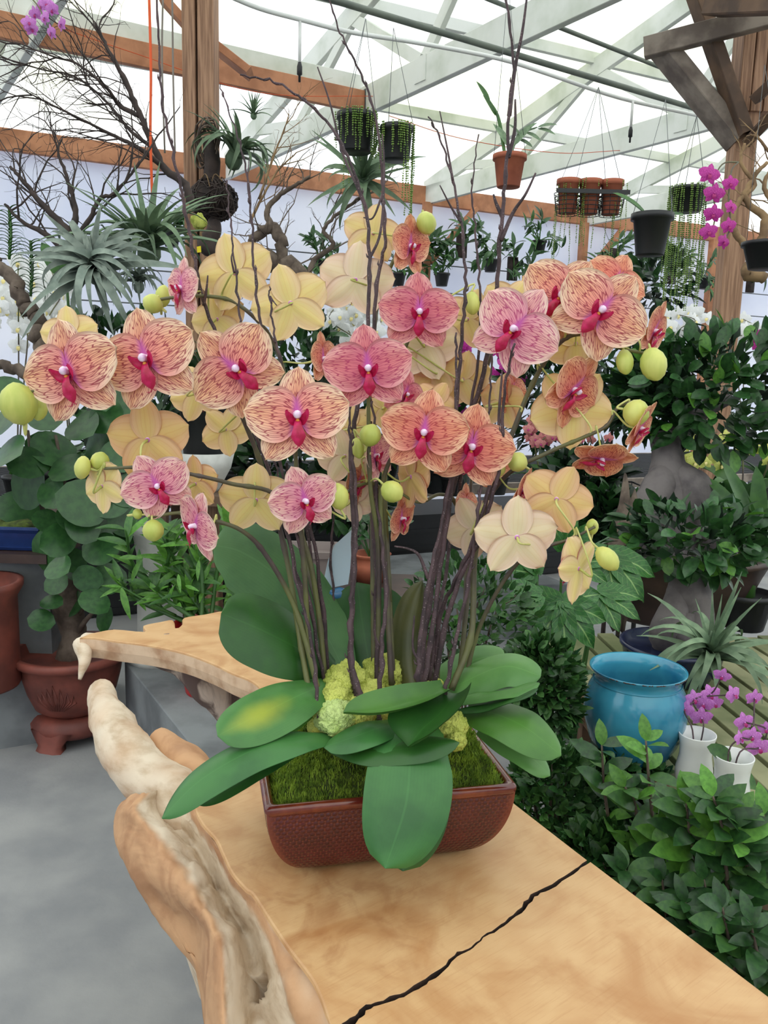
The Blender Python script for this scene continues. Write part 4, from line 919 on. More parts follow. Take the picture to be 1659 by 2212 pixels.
# ================================================================ the plants and pots around the table
def lmesh(name, Wd, m_, fold=.12, droop=.18, n=6, pw_=.7, peak=.8, wave=0.0, lobes=0):
    """a leaf one unit long along Y, facing Z"""
    b = MB(); rows = []
    for i in range(n + 1):
        v = i / n; w = Wd / 2 * max(0, math.sin(math.pi * v ** peak)) ** pw_
        if 0 < i < n: w = max(w, .01)
        if i == 0: w = .012
        y = v - .15 * droop * v * v; z = -droop * v * v + wave * math.sin(v * 9)
        rows.append([V((-w, y, z + fold * w * 2)), V((-w * .5, y, z + fold * w * .8)), V((0, y, z)), V((w * .5, y, z + fold * w * .8)), V((w, y, z + fold * w * 2))])
    b.grid(rows); return b.mesh(name, m_)
def strap(name, L0, Wd, m_, rise, curl, n=9):
    """recurving strap leaf, base at the origin: leaves along Y, rises then curls"""
    b = MB(); rows = []; p = V((0, 0, 0)); a = rise
    for i in range(n + 1):
        v = i / n; w = Wd / 2 * (1 - v ** 1.5) + .003
        d = V((0, math.cos(a), math.sin(a))); nn = V((0, -math.sin(a), math.cos(a)))
        rows.append([p + V((-w, 0, 0)) + nn * w * .5, p, p + V((w, 0, 0)) + nn * w * .5])
        p = p + d * (1 / n); a -= curl / n
    b.grid(rows); return b.mesh(name, m_)
def gl(name, c1, c2, rough=.45, trans=.18, per=.25): return mat(name, c1, c2, 5, rough, trans=trans, perobj=per)
M_lf = gl('mid_green_leaf', srgb(70, 112, 50), srgb(52, 92, 44))
M_lfb = gl('bright_green_leaf', srgb(98, 152, 56), srgb(74, 124, 44))
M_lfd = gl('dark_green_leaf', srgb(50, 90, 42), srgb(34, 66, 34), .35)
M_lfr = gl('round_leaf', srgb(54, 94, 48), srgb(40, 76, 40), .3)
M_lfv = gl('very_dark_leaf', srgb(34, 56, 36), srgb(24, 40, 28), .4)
M_til = gl('silver_tillandsia', srgb(134, 146, 134), srgb(104, 118, 108), .7, .1)
M_tilg = gl('green_tillandsia', srgb(118, 140, 108), srgb(90, 114, 86), .6, .1)
M_bark = mat('dark_bark', srgb(66, 54, 50), srgb(44, 36, 34), 18, .85, space='World', bmp=.4, bscale=60)
M_gbark = mat('grey_driftwood', srgb(112, 98, 86), srgb(72, 60, 52), 14, .85, space='World', bmp=.5, bscale=50, bdist=.004)
M_curly = mat('tan_curly_branch', srgb(150, 122, 86), srgb(112, 88, 62), 14, .8, space='World')
M_fic = mat('ficus_bark', srgb(112, 105, 104), srgb(78, 72, 74), 10, .75, space='World', bmp=.35, bscale=45, bdist=.004)
M_terra = mat('terracotta', srgb(164, 92, 66), srgb(136, 72, 52), 9, .8, bmp=.15, bscale=60)
M_terrad = mat('brown_red_clay', srgb(128, 66, 54), srgb(98, 50, 42), 8, .6, bmp=.15, bscale=50)
M_red = mat('red_pot_glaze', srgb(186, 28, 34), None, rough=.3)
M_blue = mat('turquoise_glaze', srgb(66, 150, 176), srgb(36, 106, 142), 6, .18, coat=.35)
M_navy = mat('navy_glaze', srgb(34, 44, 78), srgb(24, 30, 56), 8, .25)
M_bluet = mat('cobalt_tray', srgb(44, 70, 132), srgb(30, 52, 104), 8, .3)
M_mug = mat('white_china', srgb(236, 236, 232), srgb(220, 222, 222), 6, .2)
M_wht = mat('off_white_ceramic', srgb(206, 206, 200), srgb(180, 180, 174), 7, .5)
M_taupe = mat('taupe_plastic', srgb(120, 108, 104), None, rough=.6)
M_choc = mat('dark_brown_clay', srgb(70, 52, 46), srgb(52, 38, 34), 7, .5)
M_slat = mat('algae_slat', srgb(150, 148, 112), srgb(96, 104, 66), 3, .8, stretch=(1, 1, 1), space='World', lo=.35, hi=.6)
M_wflow = mat('white_flower', srgb(248, 248, 246), srgb(238, 240, 240), 8, .5, trans=.25)
M_mflow = mat('magenta_flower', srgb(204, 64, 166), srgb(176, 40, 140), 8, .5, trans=.2, perobj=.15)
M_lilac = mat('lilac_flower', srgb(214, 142, 214), srgb(196, 110, 196), 8, .5, trans=.2, perobj=.1)
M_pinkf = mat('dusty_pink_flower', srgb(222, 150, 146), srgb(196, 112, 112), 8, .5, trans=.2, perobj=.15)
M_yelf = mat('yellow_green_flower', srgb(222, 222, 130), srgb(196, 204, 98), 8, .5, trans=.2)
M_yc = mat('yellow_throat', srgb(240, 224, 150), None, rough=.5)
M_vthroat = mat('violet_throat', srgb(168, 30, 110), None, rough=.5)
M_pearl = mat('pearl_beads', srgb(128, 158, 72), srgb(98, 130, 56), 12, .4)
def small_flower(name, m_, lip):
    b = MB()
    for a, L, w, z in ((0, .95, .6, -.02), (140, .9, .6, -.02), (-140, .9, .6, -.02), (80, 1, .95, .03), (-80, 1, .95, .03)):
        k = math.radians(a); e = V((math.sin(k), math.cos(k), 0)); p = V((math.cos(k), -math.sin(k), 0)); rows = []
        for i in range(6):
            v = i / 5; ww = w / 2 * max(.05, math.sin(math.pi * v ** .8)) ** .55; ww = .02 if i == 5 else ww
            rows.append([e * (v * L) + p * (u * ww) + V((0, 0, z - .10 * v * v - .06 * u * u)) for u in (-1, -.4, .4, 1)])
        b.grid(rows)
    b.grid([[V((-.08, 0, .05)), V((.08, 0, .05))], [V((-.16, -.15, .25)), V((.16, -.15, .25))], [V((-.15, -.36, .22)), V((.15, -.36, .22))], [V((-.02, -.48, .16)), V((.02, -.48, .16))]], 1)
    b.blob((0, 0, .1), (.09, .09, .12), 7, 0)
    return b.mesh(name, [m_, lip])
FW, FMG, FLI, FPK, FYE = small_flower('flower', M_wflow, M_yc), small_flower('flower', M_mflow, M_vthroat), small_flower('flower', M_lilac, M_vthroat), small_flower('flower', M_pinkf, M_vthroat), small_flower('flower', M_yelf, M_yc)
def face(p, spread, r, tilt=0):
    f = (CZ + CX * r.uniform(-spread, spread) + UP * r.uniform(-spread, spread * .4)).normalized()
    d = UP + CX * r.uniform(-.35, .35) + f * 0; d = (d - f * d.dot(f)).normalized(); return f, d
def put_flower(me, p, s, parent, r, spread=.6, name='flower'):
    f, d = face(p, spread, r); x = d.cross(f); M_ = Matrix((x * s, d * s, f * s)).transposed().to_4x4(); M_.translation = p
    return put(name, me, M_, parent)
def pot(name_prof, parent, c, m_, n=28, name='pot', label=None, sx=1, sy=1, wob=None):
    b = MB(); b.lathe(name_prof, n, c, sx=sx, sy=sy, wob=wob); return obj(name, b, m_, parent, label)
def flare(r0, r1, h, rim=.1, th=.08, soil=.88):
    """flared nursery pot with rolled rim, closed at the base and filled to the soil line"""
    R_ = r1; return [(0, 0), (r0 * .97, 0), (r0, h * .02), (r0 + (R_ - r0) * .84, h * .84), (R_ * (1 + rim), h * .85), (R_ * (1 + rim), h), (R_ * (1 + rim - th), h), (R_ * .9, h * soil), (0, h * soil)]
def leafdir(r, up=.4): return V((r.uniform(-1, 1), r.uniform(-1, 1), up + r.uniform(-.6, .6))).normalized()

# ---------------------------------------------------------------- kerb blocks behind the table
def block(name, q, z0, z1, label, cat, m_=M_kerb, bev=.005):
    """prism over the quad q (world xy), chamfered at the top"""
    b = MB(); c = sum((V((p.x, p.y, 0)) for p in q), V((0, 0, 0))) / 4
    ins = [V((p.x, p.y, 0)) + (c - V((p.x, p.y, 0))).normalized() * bev * 1.6 for p in q]
    vs = [V((p.x, p.y, z0)) for p in q] + [V((p.x, p.y, z1 - bev)) for p in q] + [p + UP * z1 for p in ins]
    fs = [(i, (i + 1) % 4, 4 + (i + 1) % 4, 4 + i) for i in range(4)] + [(4 + i, 4 + (i + 1) % 4, 8 + (i + 1) % 4, 8 + i) for i in range(4)] + [(8, 9, 10, 11), (3, 2, 1, 0)]
    b.add(vs, fs); return obj(name, b, m_, None, label, cat, smooth=False)
kz = .30
k0, k1 = onz(272, 1432, kz), onz(520, 1740, kz)
kd = (k1 - k0).normalized(); kn = V((kd.y, -kd.x, 0)); kn = kn if kn.x > 0 else -kn
block('concrete_kerb', [k0 - kd * .02, k1 - kd * .10, k1 - kd * .10 + kn * .55, k0 - kd * .02 + kn * .75], 0, kz, 'raised grey concrete kerb under the far arm of the table, carrying the red pot', 'kerb')
g0, g1 = onz(-60, 1628, 0), onz(112, 1600, 0)
block('concrete_block', [g0, g1, g1 + V((.05, .6, 0)), g0 + V((.0, .6, 0))], 0, .27, 'dark grey concrete block behind the footed clay pot at the left edge', 'block')
s0 = onz(860, 1260, .34)
q0 = V((onz(560, 1240, .30).x, onz(560, 1240, .30).y, 0))
sA, sB = (onz(640, 1262, .32) - WO).dot(WU), (onz(1230, 1262, .32) - WO).dot(WU)
block('concrete_ledge', [onz(640, 1262, .32), onz(1230, 1262, .32), wp(sB, 3.86, 0), wp(sA, 3.86, 0)], 0, .32, 'low pale concrete ledge in the middle distance behind the orchid stems', 'ledge')

# ---------------------------------------------------------------- footed clay pot with the round-leaved plant
pd = 3.2; pc = onz(155, 1580, .0); pc = P(155, 1440, pd); pc.z = 0
R1 = 118 / F * pd
t = thing('footed_clay_pot', 'brown-red clay pot with a lotus relief standing on a three-footed clay stand', 'pot', pc)
hz = P(155, 1398, pd).z
HP = hz - .115
b = MB(); b.lathe([(0, .0), (R1 * .50, .0), (R1 * .56, .01), (R1 * .66, HP * .10), (R1 * .78, HP * .35), (R1 * .86, HP * .62), (R1 * .90, HP * .84), (R1 * 1.0, HP * .87), (R1 * 1.05, HP * .93), (R1 * 1.03, HP), (R1 * .92, HP), (R1 * .86, HP * .85), (0, HP * .84)], 48, pc + UP * .115)
obj('pot', b, M_terrad, t)
for k in range(7):                                                  # lotus petals and dots in relief
    a0 = -math.pi / 2 - .35 + 0; b = MB()
    aa = -math.pi * .5 + (k - 3) * .13; 
    def rl(a, z): return pc + V((math.cos(a), math.sin(a), 0)) * (R1 * (.62 + .26 * min(1, max(0, (z - .115) / (HP * .75)))) + .006) + UP * z
    zb, zt = .115 + HP * .22, .115 + HP * (.66 - .06 * abs(k - 3))
    b.tube([rl(-math.pi * .5 + (k - 3) * .05, zb), rl(aa - .05, (zb + zt) / 2), rl(aa, zt), rl(aa + .05, (zb + zt) / 2), rl(-math.pi * .5 + (k - 3) * .05, zb)], .0045, 6); obj('relief_petal', b, M_terrad, t)
b = MB(); b.lathe([(0, .05), (R1 * .62, .05), (R1 * .70, .045), (R1 * .74, .06), (R1 * .75, .085), (R1 * .68, .105), (R1 * .62, .115), (0, .115)], 40, pc); sd = obj('stand', b, M_terrad, t)
for k in range(3):
    a = -math.pi / 2 - .25 + k * 2.094; b = MB(); d_ = V((math.cos(a), math.sin(a), 0)); s_ = V((-d_.y, d_.x, 0)); rows = []
    for z, w, o, th in ((.075, .09, .66, .04), (.05, .07, .70, .045), (.02, .05, .72, .045), (.0, .055, .76, .05)):
        c_ = pc + d_ * R1 * o + UP * z; rows.append([c_ - s_ * w + d_ * .0, c_ - s_ * w * .8 - d_ * th, c_ + s_ * w * .8 - d_ * th, c_ + s_ * w, c_ + s_ * w * .5 + d_ * .012, c_ - s_ * w * .5 + d_ * .012])
    b.grid(rows, close=True, uv=[(0, 0)] * 24); b.add(rows[-1], [(0, 1, 2, 3, 4, 5)]); obj('foot', b, M_terrad, sd)
t = thing('round_leaved_shrub', 'dark green shrub with coin-round leaves growing in the footed clay pot', 'shrub', pc + UP * (hz - .05))
b = MB(); b.tube(cr([P(150, 1440, pd), P(160, 1370, pd), P(145, 1300, pd), P(150, 1220, pd), P(140, 1100, pd)], 6), [.055, .048, .06, .035, .012], 9); b.v = [p + rv() * .006 for p in b.v]; obj('trunk', b, M_gbark, t)
for pts in ([(148, 1310, pd), (120, 1200, pd - .05), (95, 1110, pd - .1), (72, 1010, pd - .12), (60, 930, pd - .1)], [(152, 1280, pd), (140, 1150, pd - .08), (138, 1040, pd - .1), (120, 940, pd - .1)], [(165, 1340, pd), (200, 1260, pd - .05), (240, 1180, pd - .05), (250, 1050, pd)], [(160, 1380, pd), (185, 1340, pd - .06), (215, 1310, pd - .1)]):
    b = MB(); b.tube(cr([P(*p) for p in pts], 5), [.014, .006], 7); obj('branch', b, M_gbark, t)
RL = [lmesh('leaf', .92, M_lfr, .05, .10, 8, .5, .92), lmesh('leaf', .80, M_lfr, .08, .16, 8, .5, .92), lmesh('leaf', .86, M_lfr, .02, .05, 8, .5, .9)]
r = random.Random(5)
rl_ = [(118, 970, 48), (5, 980, 58), (58, 1050, 55), (178, 920, 40), (210, 960, 48), (40, 1095, 44), (150, 1010, 42), (228, 900, 38), (100, 900, 40), (20, 900, 50), (255, 870, 40), (180, 1085, 52), (250, 1130, 56), (130, 1165, 40), (178, 1138, 36), (95, 1190, 42), (155, 1210, 34), (215, 1185, 40), (125, 1225, 30), (168, 1232, 26), (205, 1300, 32), (155, 1305, 30), (110, 1300, 24), (235, 1250, 38), (90, 1340, 26), (100, 1125, 30), (190, 1250, 30), (60, 1000, 40), (262, 985, 42), (280, 930, 36), (15, 850, 44), (70, 860, 46), (140, 850, 40), (190, 830, 36), (225, 1340, 28), (240, 1090, 36), (275, 1060, 36), (110, 1060, 40), (190, 1010, 38), (90, 960, 34), (245, 1200, 26), (150, 1120, 28), (200, 1140, 30), (270, 1140, 30), (120, 1260, 26), (215, 860, 30)]
for i, (x, y, rr) in enumerate(rl_):
    c_ = P(x, y, pd - .15 + r.uniform(-.12, .12)); s = 2.15 * rr / F * pd; d = (V((r.uniform(-.9, .9), r.uniform(-.3, .2), r.uniform(-1, .35)))).normalized()
    nn = (CZ + UP * r.uniform(-.1, 1.3) + CX * r.uniform(-.9, .9)).normalized(); d = (d - nn * d.dot(nn)).normalized()
    put('leaf', RL[i % 3], frame(c_ - d * s * .5, d, nn, s), t)
# ---- tall clay pot at the left edge, blue tray on its shelf
c_ = P(-48, 1370, 3.0); c_.z = .27; hh = P(-48, 1250, 3.0).z - .27
t = thing('tall_clay_pot', 'tall brown-red clay cylinder pot cut off by the left edge', 'pot', c_)
pot([(0, 0), (.135, 0), (.14, .01), (.142, hh - .06), (.165, hh - .02), (.165, hh), (.145, hh), (.135, hh - .06), (0, hh - .06)], t, c_, M_terrad, 36)
t = thing('grey_shelf', 'small grey slab shelf on a pale block holding the blue tray', 'shelf', V((P(20, 1190, 3.1).x, P(20, 1190, 3.1).y, 0)))
zt = P(40, 1190, 3.1).z; sc = P(10, 1190, 3.1)
b = MB(); b.box((sc.x - .05, sc.y + .12, zt - .02), (.46, .34, .035)); obj('slab', b, M_choc, t, smooth=False)
b = MB(); b.box((sc.x + .04, sc.y + .16, (zt - .04) / 2), (.20, .20, zt - .04)); obj('block', b, M_kerb, t, smooth=False)
t = thing('bonsai_tray', 'rectangular cobalt blue tray planted with moss at the left edge', 'tray', V((sc.x - .04, sc.y + .1, zt)))
b = MB(); rows = []
for z, e in ((0, -.02), (.012, -.012), (.014, -.02), (.07, .0), (.085, .012), (.095, .012), (.095, .0), (.075, -.008)):
    rows.append([V((sc.x - .04 + ax * (.17 + e), sc.y + .1 + ay * (.11 + e), zt + z)) for ax, ay in ((-1, -1), (1, -1), (1, 1), (-1, 1))])
b.grid(rows, close=True, uv=[(0, 0)] * 32); b.add(rows[0], [(0, 3, 2, 1)]); obj('tray', b, M_bluet, t, smooth=False)
b = MB(); b.blob((sc.x - .04, sc.y + .1, zt + .08), (.165, .105, .04), 16, 0, .3, 4); obj('moss', b, M_mossd, t, kind='stuff')
# ---- red pot with the cane plant, standing on the kerb
c_ = onz(452, 1492, kz); rd = depth(c_)
t = thing('red_pot', 'glossy red pot on the kerb seen through the gap under the table arm', 'pot', c_)
pot(flare(.085, .125, P(452, 1340, rd).z - kz, .06), t, c_, M_red, 32)
RT = P(452, 1340, rd).z
t = thing('cane_plant', 'bright green leafy cane plant growing in the red pot', 'plant', V((c_.x, c_.y, RT - .03)))
CL = [lmesh('leaf', .20, M_lfb, .15, .25, 6, .8, .8), lmesh('leaf', .24, M_lf, .15, .4, 6, .8, .8)]
r = random.Random(9)
for k in range(16):
    bx_, by_ = r.uniform(330, 480), r.uniform(1320, 1345); tx, ty = bx_ + r.uniform(-90, 50), r.uniform(1130, 1290)
    dd0, dd1 = rd + r.uniform(-.08, .08), rd + r.uniform(-.2, .1)
    p0 = V((c_.x, c_.y, RT - .03)) + V((r.uniform(-.08, .08), r.uniform(-.08, .08), 0)); p1 = P((bx_ + tx) / 2, (by_ + ty) / 2, dd0); p2 = P(tx, ty, dd1)
    q = cr([p0, p1, p2], 6); b = MB(); b.tube(q, [.008, .008, .004], 7); obj('cane', b, M_lf, t)
    for i in range(4, len(q)):
        for _ in range(2):
            d = (leafdir(r, .5) + (q[-1] - q[0]).normalized() * .3).normalized(); put('leaf', CL[r.random() < .4], frame(q[i], d, (CZ + UP).normalized(), r.uniform(.07, .13)), t)
for x, y, tx, ty in ((262, 1268, 215, 1285), (262, 1268, 278, 1335), (262, 1268, 232, 1262), (285, 1255, 300, 1205), (258, 1205, 300, 1200), (385, 1240, 388, 1275), (430, 1210, 425, 1250), (400, 1265, 425, 1272)):
    p0 = P(x, y, rd - .1); p1 = P(tx, ty, rd - .14); put('leaf', CL[0], frame(p0, p1 - p0, (CZ + UP * .6), (p1 - p0).length * 1.05), t)
b = MB(); b.tube(cr([P(380, 1330, rd - .02), P(320, 1300, rd - .06), P(262, 1268, rd - .1)], 6), [.006, .003], 6); obj('cane', b, M_lf, t)
# ---- white pedestal pot behind, white bowl and black pot
c_ = P(345, 1300, 3.25); c_.z = kz
t = thing('white_pedestal', 'pale blue-white ceramic column behind the cane plant', 'pedestal', c_)
zt = P(345, 1130, 3.25).z; b = MB(); b.lathe([(0, 0), (.13, 0), (.125, .03), (.09, .06), (.085, (zt - kz) * .8), (.10, zt - kz - .03), (.12, zt - kz), (0, zt - kz)], 32, c_); obj('column', b, M_wht, t)
c_ = V((P(440, 1050, 3.3).x, P(440, 1050, 3.3).y, P(440, 1060, 3.3).z)); 
t = thing('plant_stool', 'dark wooden stool half hidden behind the left flower stems', 'stool', V((c_.x, c_.y, 0)))
b = MB(); b.box((c_.x, c_.y, c_.z - .02), (.34, .30, .04)); obj('seat', b, M_dark, t, smooth=False)
for sx_2 in (-1, 1):
    for sy_2 in (-1, 1):
        b = MB(); b.beam((c_.x + sx_2 * .14, c_.y + sy_2 * .12, 0), (c_.x + sx_2 * .14, c_.y + sy_2 * .12, c_.z - .04), .045, .045, V((0, 1, 0))); obj('leg', b, M_dark, t, smooth=False)
t = thing('white_bowl', 'white ceramic bowl partly hidden behind the small left flowers', 'bowl', c_)
bh = P(440, 975, 3.3).z - c_.z; pot([(0, 0), (.06, 0), (.065, .012), (.11, bh * .6), (.125, bh), (.115, bh), (.10, bh * .7), (0, bh * .6)], t, c_, M_wht, 32)
t = thing('black_pot', 'black pot sitting in the white bowl, left of the stems', 'pot', c_ + UP * bh * .62)
pot(flare(.075, .095, P(440, 860, 3.3).z - c_.z - bh * .62, .05), t, c_ + UP * bh * .62, M_black, 28)
t = thing('air_plant', 'small wispy air plant on top of the black pot at the left', 'air plant', c_ + UP * .3)
TM = {}
def tilmeshes(m_):
    if m_.name not in TM: TM[m_.name] = [strap('leaf', 1, .13, m_, .6, 2.6, 10), strap('leaf', 1, .12, m_, 1.0, 3.6, 11), strap('leaf', 1, .14, m_, .25, .9, 7), strap('leaf', 1, .09, m_, .6, .4, 6)]
    return TM[m_.name]
def tillandsia(t, c, R_, nl, m_, seed, curls=(0, 1, 2, 3), axis=None, mn=.1):
    r = random.Random(seed); ms = tilmeshes(m_); ax = axis or (UP + CZ * .5).normalized()
    b = MB(); b.blob(c, (R_ * .12, R_ * .12, R_ * .14), 8); obj('core', b, m_, t)
    x = ax.orthogonal().normalized(); y = ax.cross(x)
    for i in range(nl):
        a = i * 2.39996; d = x * math.cos(a) + y * math.sin(a); k = i / nl; up = mn + 1.3 * k
        dd = (d + ax * up + rv(r) * .12).normalized()
        s = R_ * r.uniform(.75, 1.15) * (1 - .25 * k); z = (ax - dd * ax.dot(dd)).normalized()
        put('leaf', ms[r.choice(curls)], frame(c, dd, z, s), t)
tillandsia(t, P(420, 868, 3.25), .13, 26, M_tilg, 3)
# ---- taupe planter, terracotta jar and blue glass bird in the middle
c_ = P(672, 1245, 2.9); zc_ = P(672, 1250, 2.9).z
t = thing('plant_bench', 'low dark bench behind the stems holding the taupe planter and terracotta jar', 'bench', V((P(735, 1270, 3.0).x, P(735, 1270, 3.0).y, 0)))
bc = P(735, 1262, 3.0); b = MB(); b.box((bc.x, bc.y, bc.z - .02), (.62, .36, .04)); obj('top', b, M_choc, t, smooth=False)
for k in (-.24, .24):
    b = MB(); b.box((bc.x + k, bc.y, (bc.z - .04) / 2), (.05, .30, bc.z - .04)); obj('leg', b, M_choc, t, smooth=False)
cz0 = bc.z
t = thing('taupe_planter', 'square taupe plastic planter seen between the left stems', 'planter', V((P(668, 1200, 2.95).x, P(668, 1200, 2.95).y, cz0)))
q = V((P(668, 1200, 2.95).x, P(668, 1200, 2.95).y, cz0)); hp = P(668, 1180, 2.95).z - cz0 - .0; b = MB(); rows = []
for z, e in ((0, .065), (hp * .82, .085), (hp * .84, .097), (hp, .10), (hp, .09), (hp * .8, .08)):
    rows.append([q + V((ax * e, ay * e, z)) for ax, ay in ((-1, -1), (1, -1), (1, 1), (-1, 1))])
b.grid(rows, close=True, uv=[(0, 0)] * 24); b.add(rows[0], [(0, 3, 2, 1)]); b.add(rows[-1], [(0, 1, 2, 3)]); obj('box', b, M_taupe, t, smooth=False)
q = V((P(800, 1240, 3.05).x, P(800, 1240, 3.05).y, cz0)); hp = P(800, 1205, 3.05).z - cz0 + .02
t = thing('terracotta_jar', 'round-bellied terracotta jar behind the central stems', 'jar', q)
pot([(0, 0), (.05, 0), (.075, hp * .4), (.075, hp * .65), (.06, hp * .8), (.068, hp * .9), (.078, hp), (.06, hp), (.05, hp * .8), (0, hp * .8)], t, q, M_terra, 30)
t = thing('potted_foliage', 'dark leafy plant growing in the terracotta jar', 'plant', q + UP * hp * .8)
r = random.Random(12); DL = [lmesh('leaf', .34, M_lfd, .12, .25, 6), lmesh('leaf', .42, M_lfd, .08, .35, 6)]
for k in range(7):
    p2 = P(800 + r.uniform(-60, 60), 1120 + r.uniform(-60, 40), 3.05 + r.uniform(-.1, .1)); qq = cr([q + UP * hp * .8, (q + UP * hp * .8).lerp(p2, .5) + UP * .03, p2], 4); b = MB(); b.tube(qq, [.004, .002], 5); obj('stem', b, M_lfd, t)
    for p_ in qq[3:]: put('leaf', DL[k % 2], frame(p_, leafdir(r), CZ + UP, r.uniform(.06, .1)), t)
# bird
gd = 1.235
m, n, l, bb = nodes('pale_blue_glass'); bb.inputs['Base Color'].default_value = (*srgb(206, 230, 242), 1); bb.inputs['Roughness'].default_value = .12; bb.inputs['Transmission Weight'].default_value = .25; bb.inputs['IOR'].default_value = 1.4; M_glass = m
m, n, l, bb = nodes('blue_glass'); bb.inputs['Base Color'].default_value = (*srgb(70, 134, 186), 1); bb.inputs['Roughness'].default_value = .1; bb.inputs['Transmission Weight'].default_value = .35; M_glassb = m
t = thing('glass_ornament', 'pale blue glass dragonfly ornament on a stake among the stems', 'ornament', P(728, 1420, gd))
b = MB(); fr_ = [(764, 1140), (762, 1190), (752, 1262), (706, 1272), (700, 1250), (708, 1212), (722, 1178)]
vv = [P(x, y, gd) for x, y in fr_]; vb = [p - CZ * .006 for p in vv]; N = len(vv)
b.add(vv + vb, [tuple(range(N))[::-1], tuple(range(N, 2 * N))] + [(i, (i + 1) % N, N + (i + 1) % N, N + i) for i in range(N)]); obj('wing', b, M_glass, t, smooth=False)
b = MB(); fr_ = [(702, 1296), (700, 1316), (722, 1322), (745, 1310), (745, 1296)]; vv = [P(x, y, gd + .02) for x, y in fr_]; vb = [p - CZ * .006 for p in vv]; N = len(vv)
b.add(vv + vb, [tuple(range(N))[::-1], tuple(range(N, 2 * N))] + [(i, (i + 1) % N, N + (i + 1) % N, N + i) for i in range(N)]); obj('wing', b, M_glass, t, smooth=False)
b = MB(); b.tube([P(696, 1287, gd), P(704, 1284, gd), P(718, 1284, gd), P(735, 1283, gd), P(756, 1284, gd)], [.007, .011, .009, .011, .006], 10); obj('body', b, M_glassb, t)
b = MB(); b.tube([P(728, 1284, gd), P(735, 1500, 1.215), P(736, 1530, 1.205)], .002, 6); obj('stake', b, M_wire, t)
# ================================================================ driftwood, air plants and hanging things, upper half
def grow(b, p, d, L, rad, gen, r, bend=.5, kink=.35, flat=.5, mat_=0):
    """crooked branch with side branches, all joined where they fork"""
    n = max(3, int(L / (.05 if gen else .08))); q = [p]; dd = d.normalized()
    for i in range(n):
        k = rv(r); k = k - CZ * k.dot(CZ) * (1 - flat); dd = (dd + k * kink).normalized(); q.append(q[-1] + dd * L / n)
    rr = [rad * (1 - .62 * i / n) for i in range(n + 1)]
    b.tube(q, rr, 6 if gen == 0 else 4, cap=False)
    if gen < 3 and rad > .0012:
        for i in range(1, n + 1):
            if r.random() < (.75 if gen < 2 else .45):
                k = rv(r); k = k - CZ * k.dot(CZ) * (1 - flat); dl = (q[i] - q[i - 1]).normalized(); nd = (dl * .8 + k * bend * 1.6).normalized()
                grow(b, q[i], nd, L * r.uniform(.3, .6) * (1 - .35 * i / n), max(.001, rr[i] * .62), gen + 1, r, bend, kink, flat)
def branchy(label, mains, m_, seed, sub, name='driftwood_branch', group=None):
    """mains: (points, radii); sub: (every, length m, radius m, direction, generation)"""
    r = random.Random(seed); t = thing(name, label, 'branch', P(*mains[0][0][0]), group)
    for pts, rad in mains:
        q = cr([P(*p) for p in pts], 6); q = [x + rv(r) * rad[-1] * .6 for x in q]; b = MB(); k = len(q); b.tube(q, rad, 8)
        obj('branch', b, m_, t); b = MB()
        ev, L, rr, dv, gen = sub
        for i in range(int(k * .25), k, ev):
            td = (q[i] - q[i - 1]).normalized(); d = (td * .6 + CX * dv[0] + CY * dv[1] + rv(r) * .55).normalized()
            grow(b, q[i], d, L * r.uniform(.5, 1.15), rr * r.uniform(.7, 1.1), gen, r)
        if b.v: obj('twigs', b, m_, t, kind='stuff')
bd = 3.6
branchy('fine dark leafless branch fanning up to the left from the tall post', [
    ([(412, 440, bd), (400, 400, bd), (352, 360, bd), (325, 300, bd), (295, 230, bd), (265, 165, bd), (230, 100, bd), (205, 50, bd)], [.020, .013, .006]),
    ([(352, 360, bd), (300, 320, bd - .1), (250, 295, bd - .1), (190, 265, bd - .15), (120, 230, bd - .2), (60, 200, bd - .2)], [.012, .006, .002]),
    ([(300, 250, bd), (260, 230, bd), (230, 190, bd - .1), (170, 140, bd - .1), (110, 120, bd - .1), (30, 90, bd - .1)], [.010, .006, .002]),
    ([(330, 320, bd), (280, 280, bd), (225, 215, bd + .1), (160, 165, bd + .1), (90, 150, bd + .1), (20, 130, bd + .1)], [.009, .005, .002])], M_bark, 21, (2, .42, .0042, (-.55, .15), 1))
branchy('dark twisted branch clump at the left, under the long wall beam', [
    ([(140, 560, 3.3), (150, 510, 3.3), (120, 470, 3.3), (80, 430, 3.3), (50, 390, 3.3), (20, 360, 3.3)], [.018, .012, .006]),
    ([(150, 520, 3.3), (165, 470, 3.3), (155, 420, 3.3), (140, 370, 3.3), (125, 330, 3.3)], [.014, .009, .005]),
    ([(145, 530, 3.3), (190, 480, 3.3), (215, 430, 3.3), (245, 420, 3.3), (280, 380, 3.3), (300, 350, 3.3)], [.012, .008, .004]),
    ([(140, 540, 3.3), (90, 500, 3.3), (50, 480, 3.3), (10, 440, 3.3)], [.014, .009, .005])], M_bark, 22, (3, .30, .005, (0, .5), 1))
branchy('gnarled thick grey-brown driftwood stem at the left edge', [
    ([(-15, 560, 3.1), (25, 600, 3.1), (50, 650, 3.1), (85, 690, 3.1), (80, 750, 3.1), (110, 820, 3.1), (115, 900, 3.2)], [.022, .028, .03, .026, .02]),
    ([(-20, 780, 3.1), (40, 800, 3.1), (110, 822, 3.1)], [.018, .022, .02])], M_gbark, 23, (30, .1, .004, (0, .3), 2))
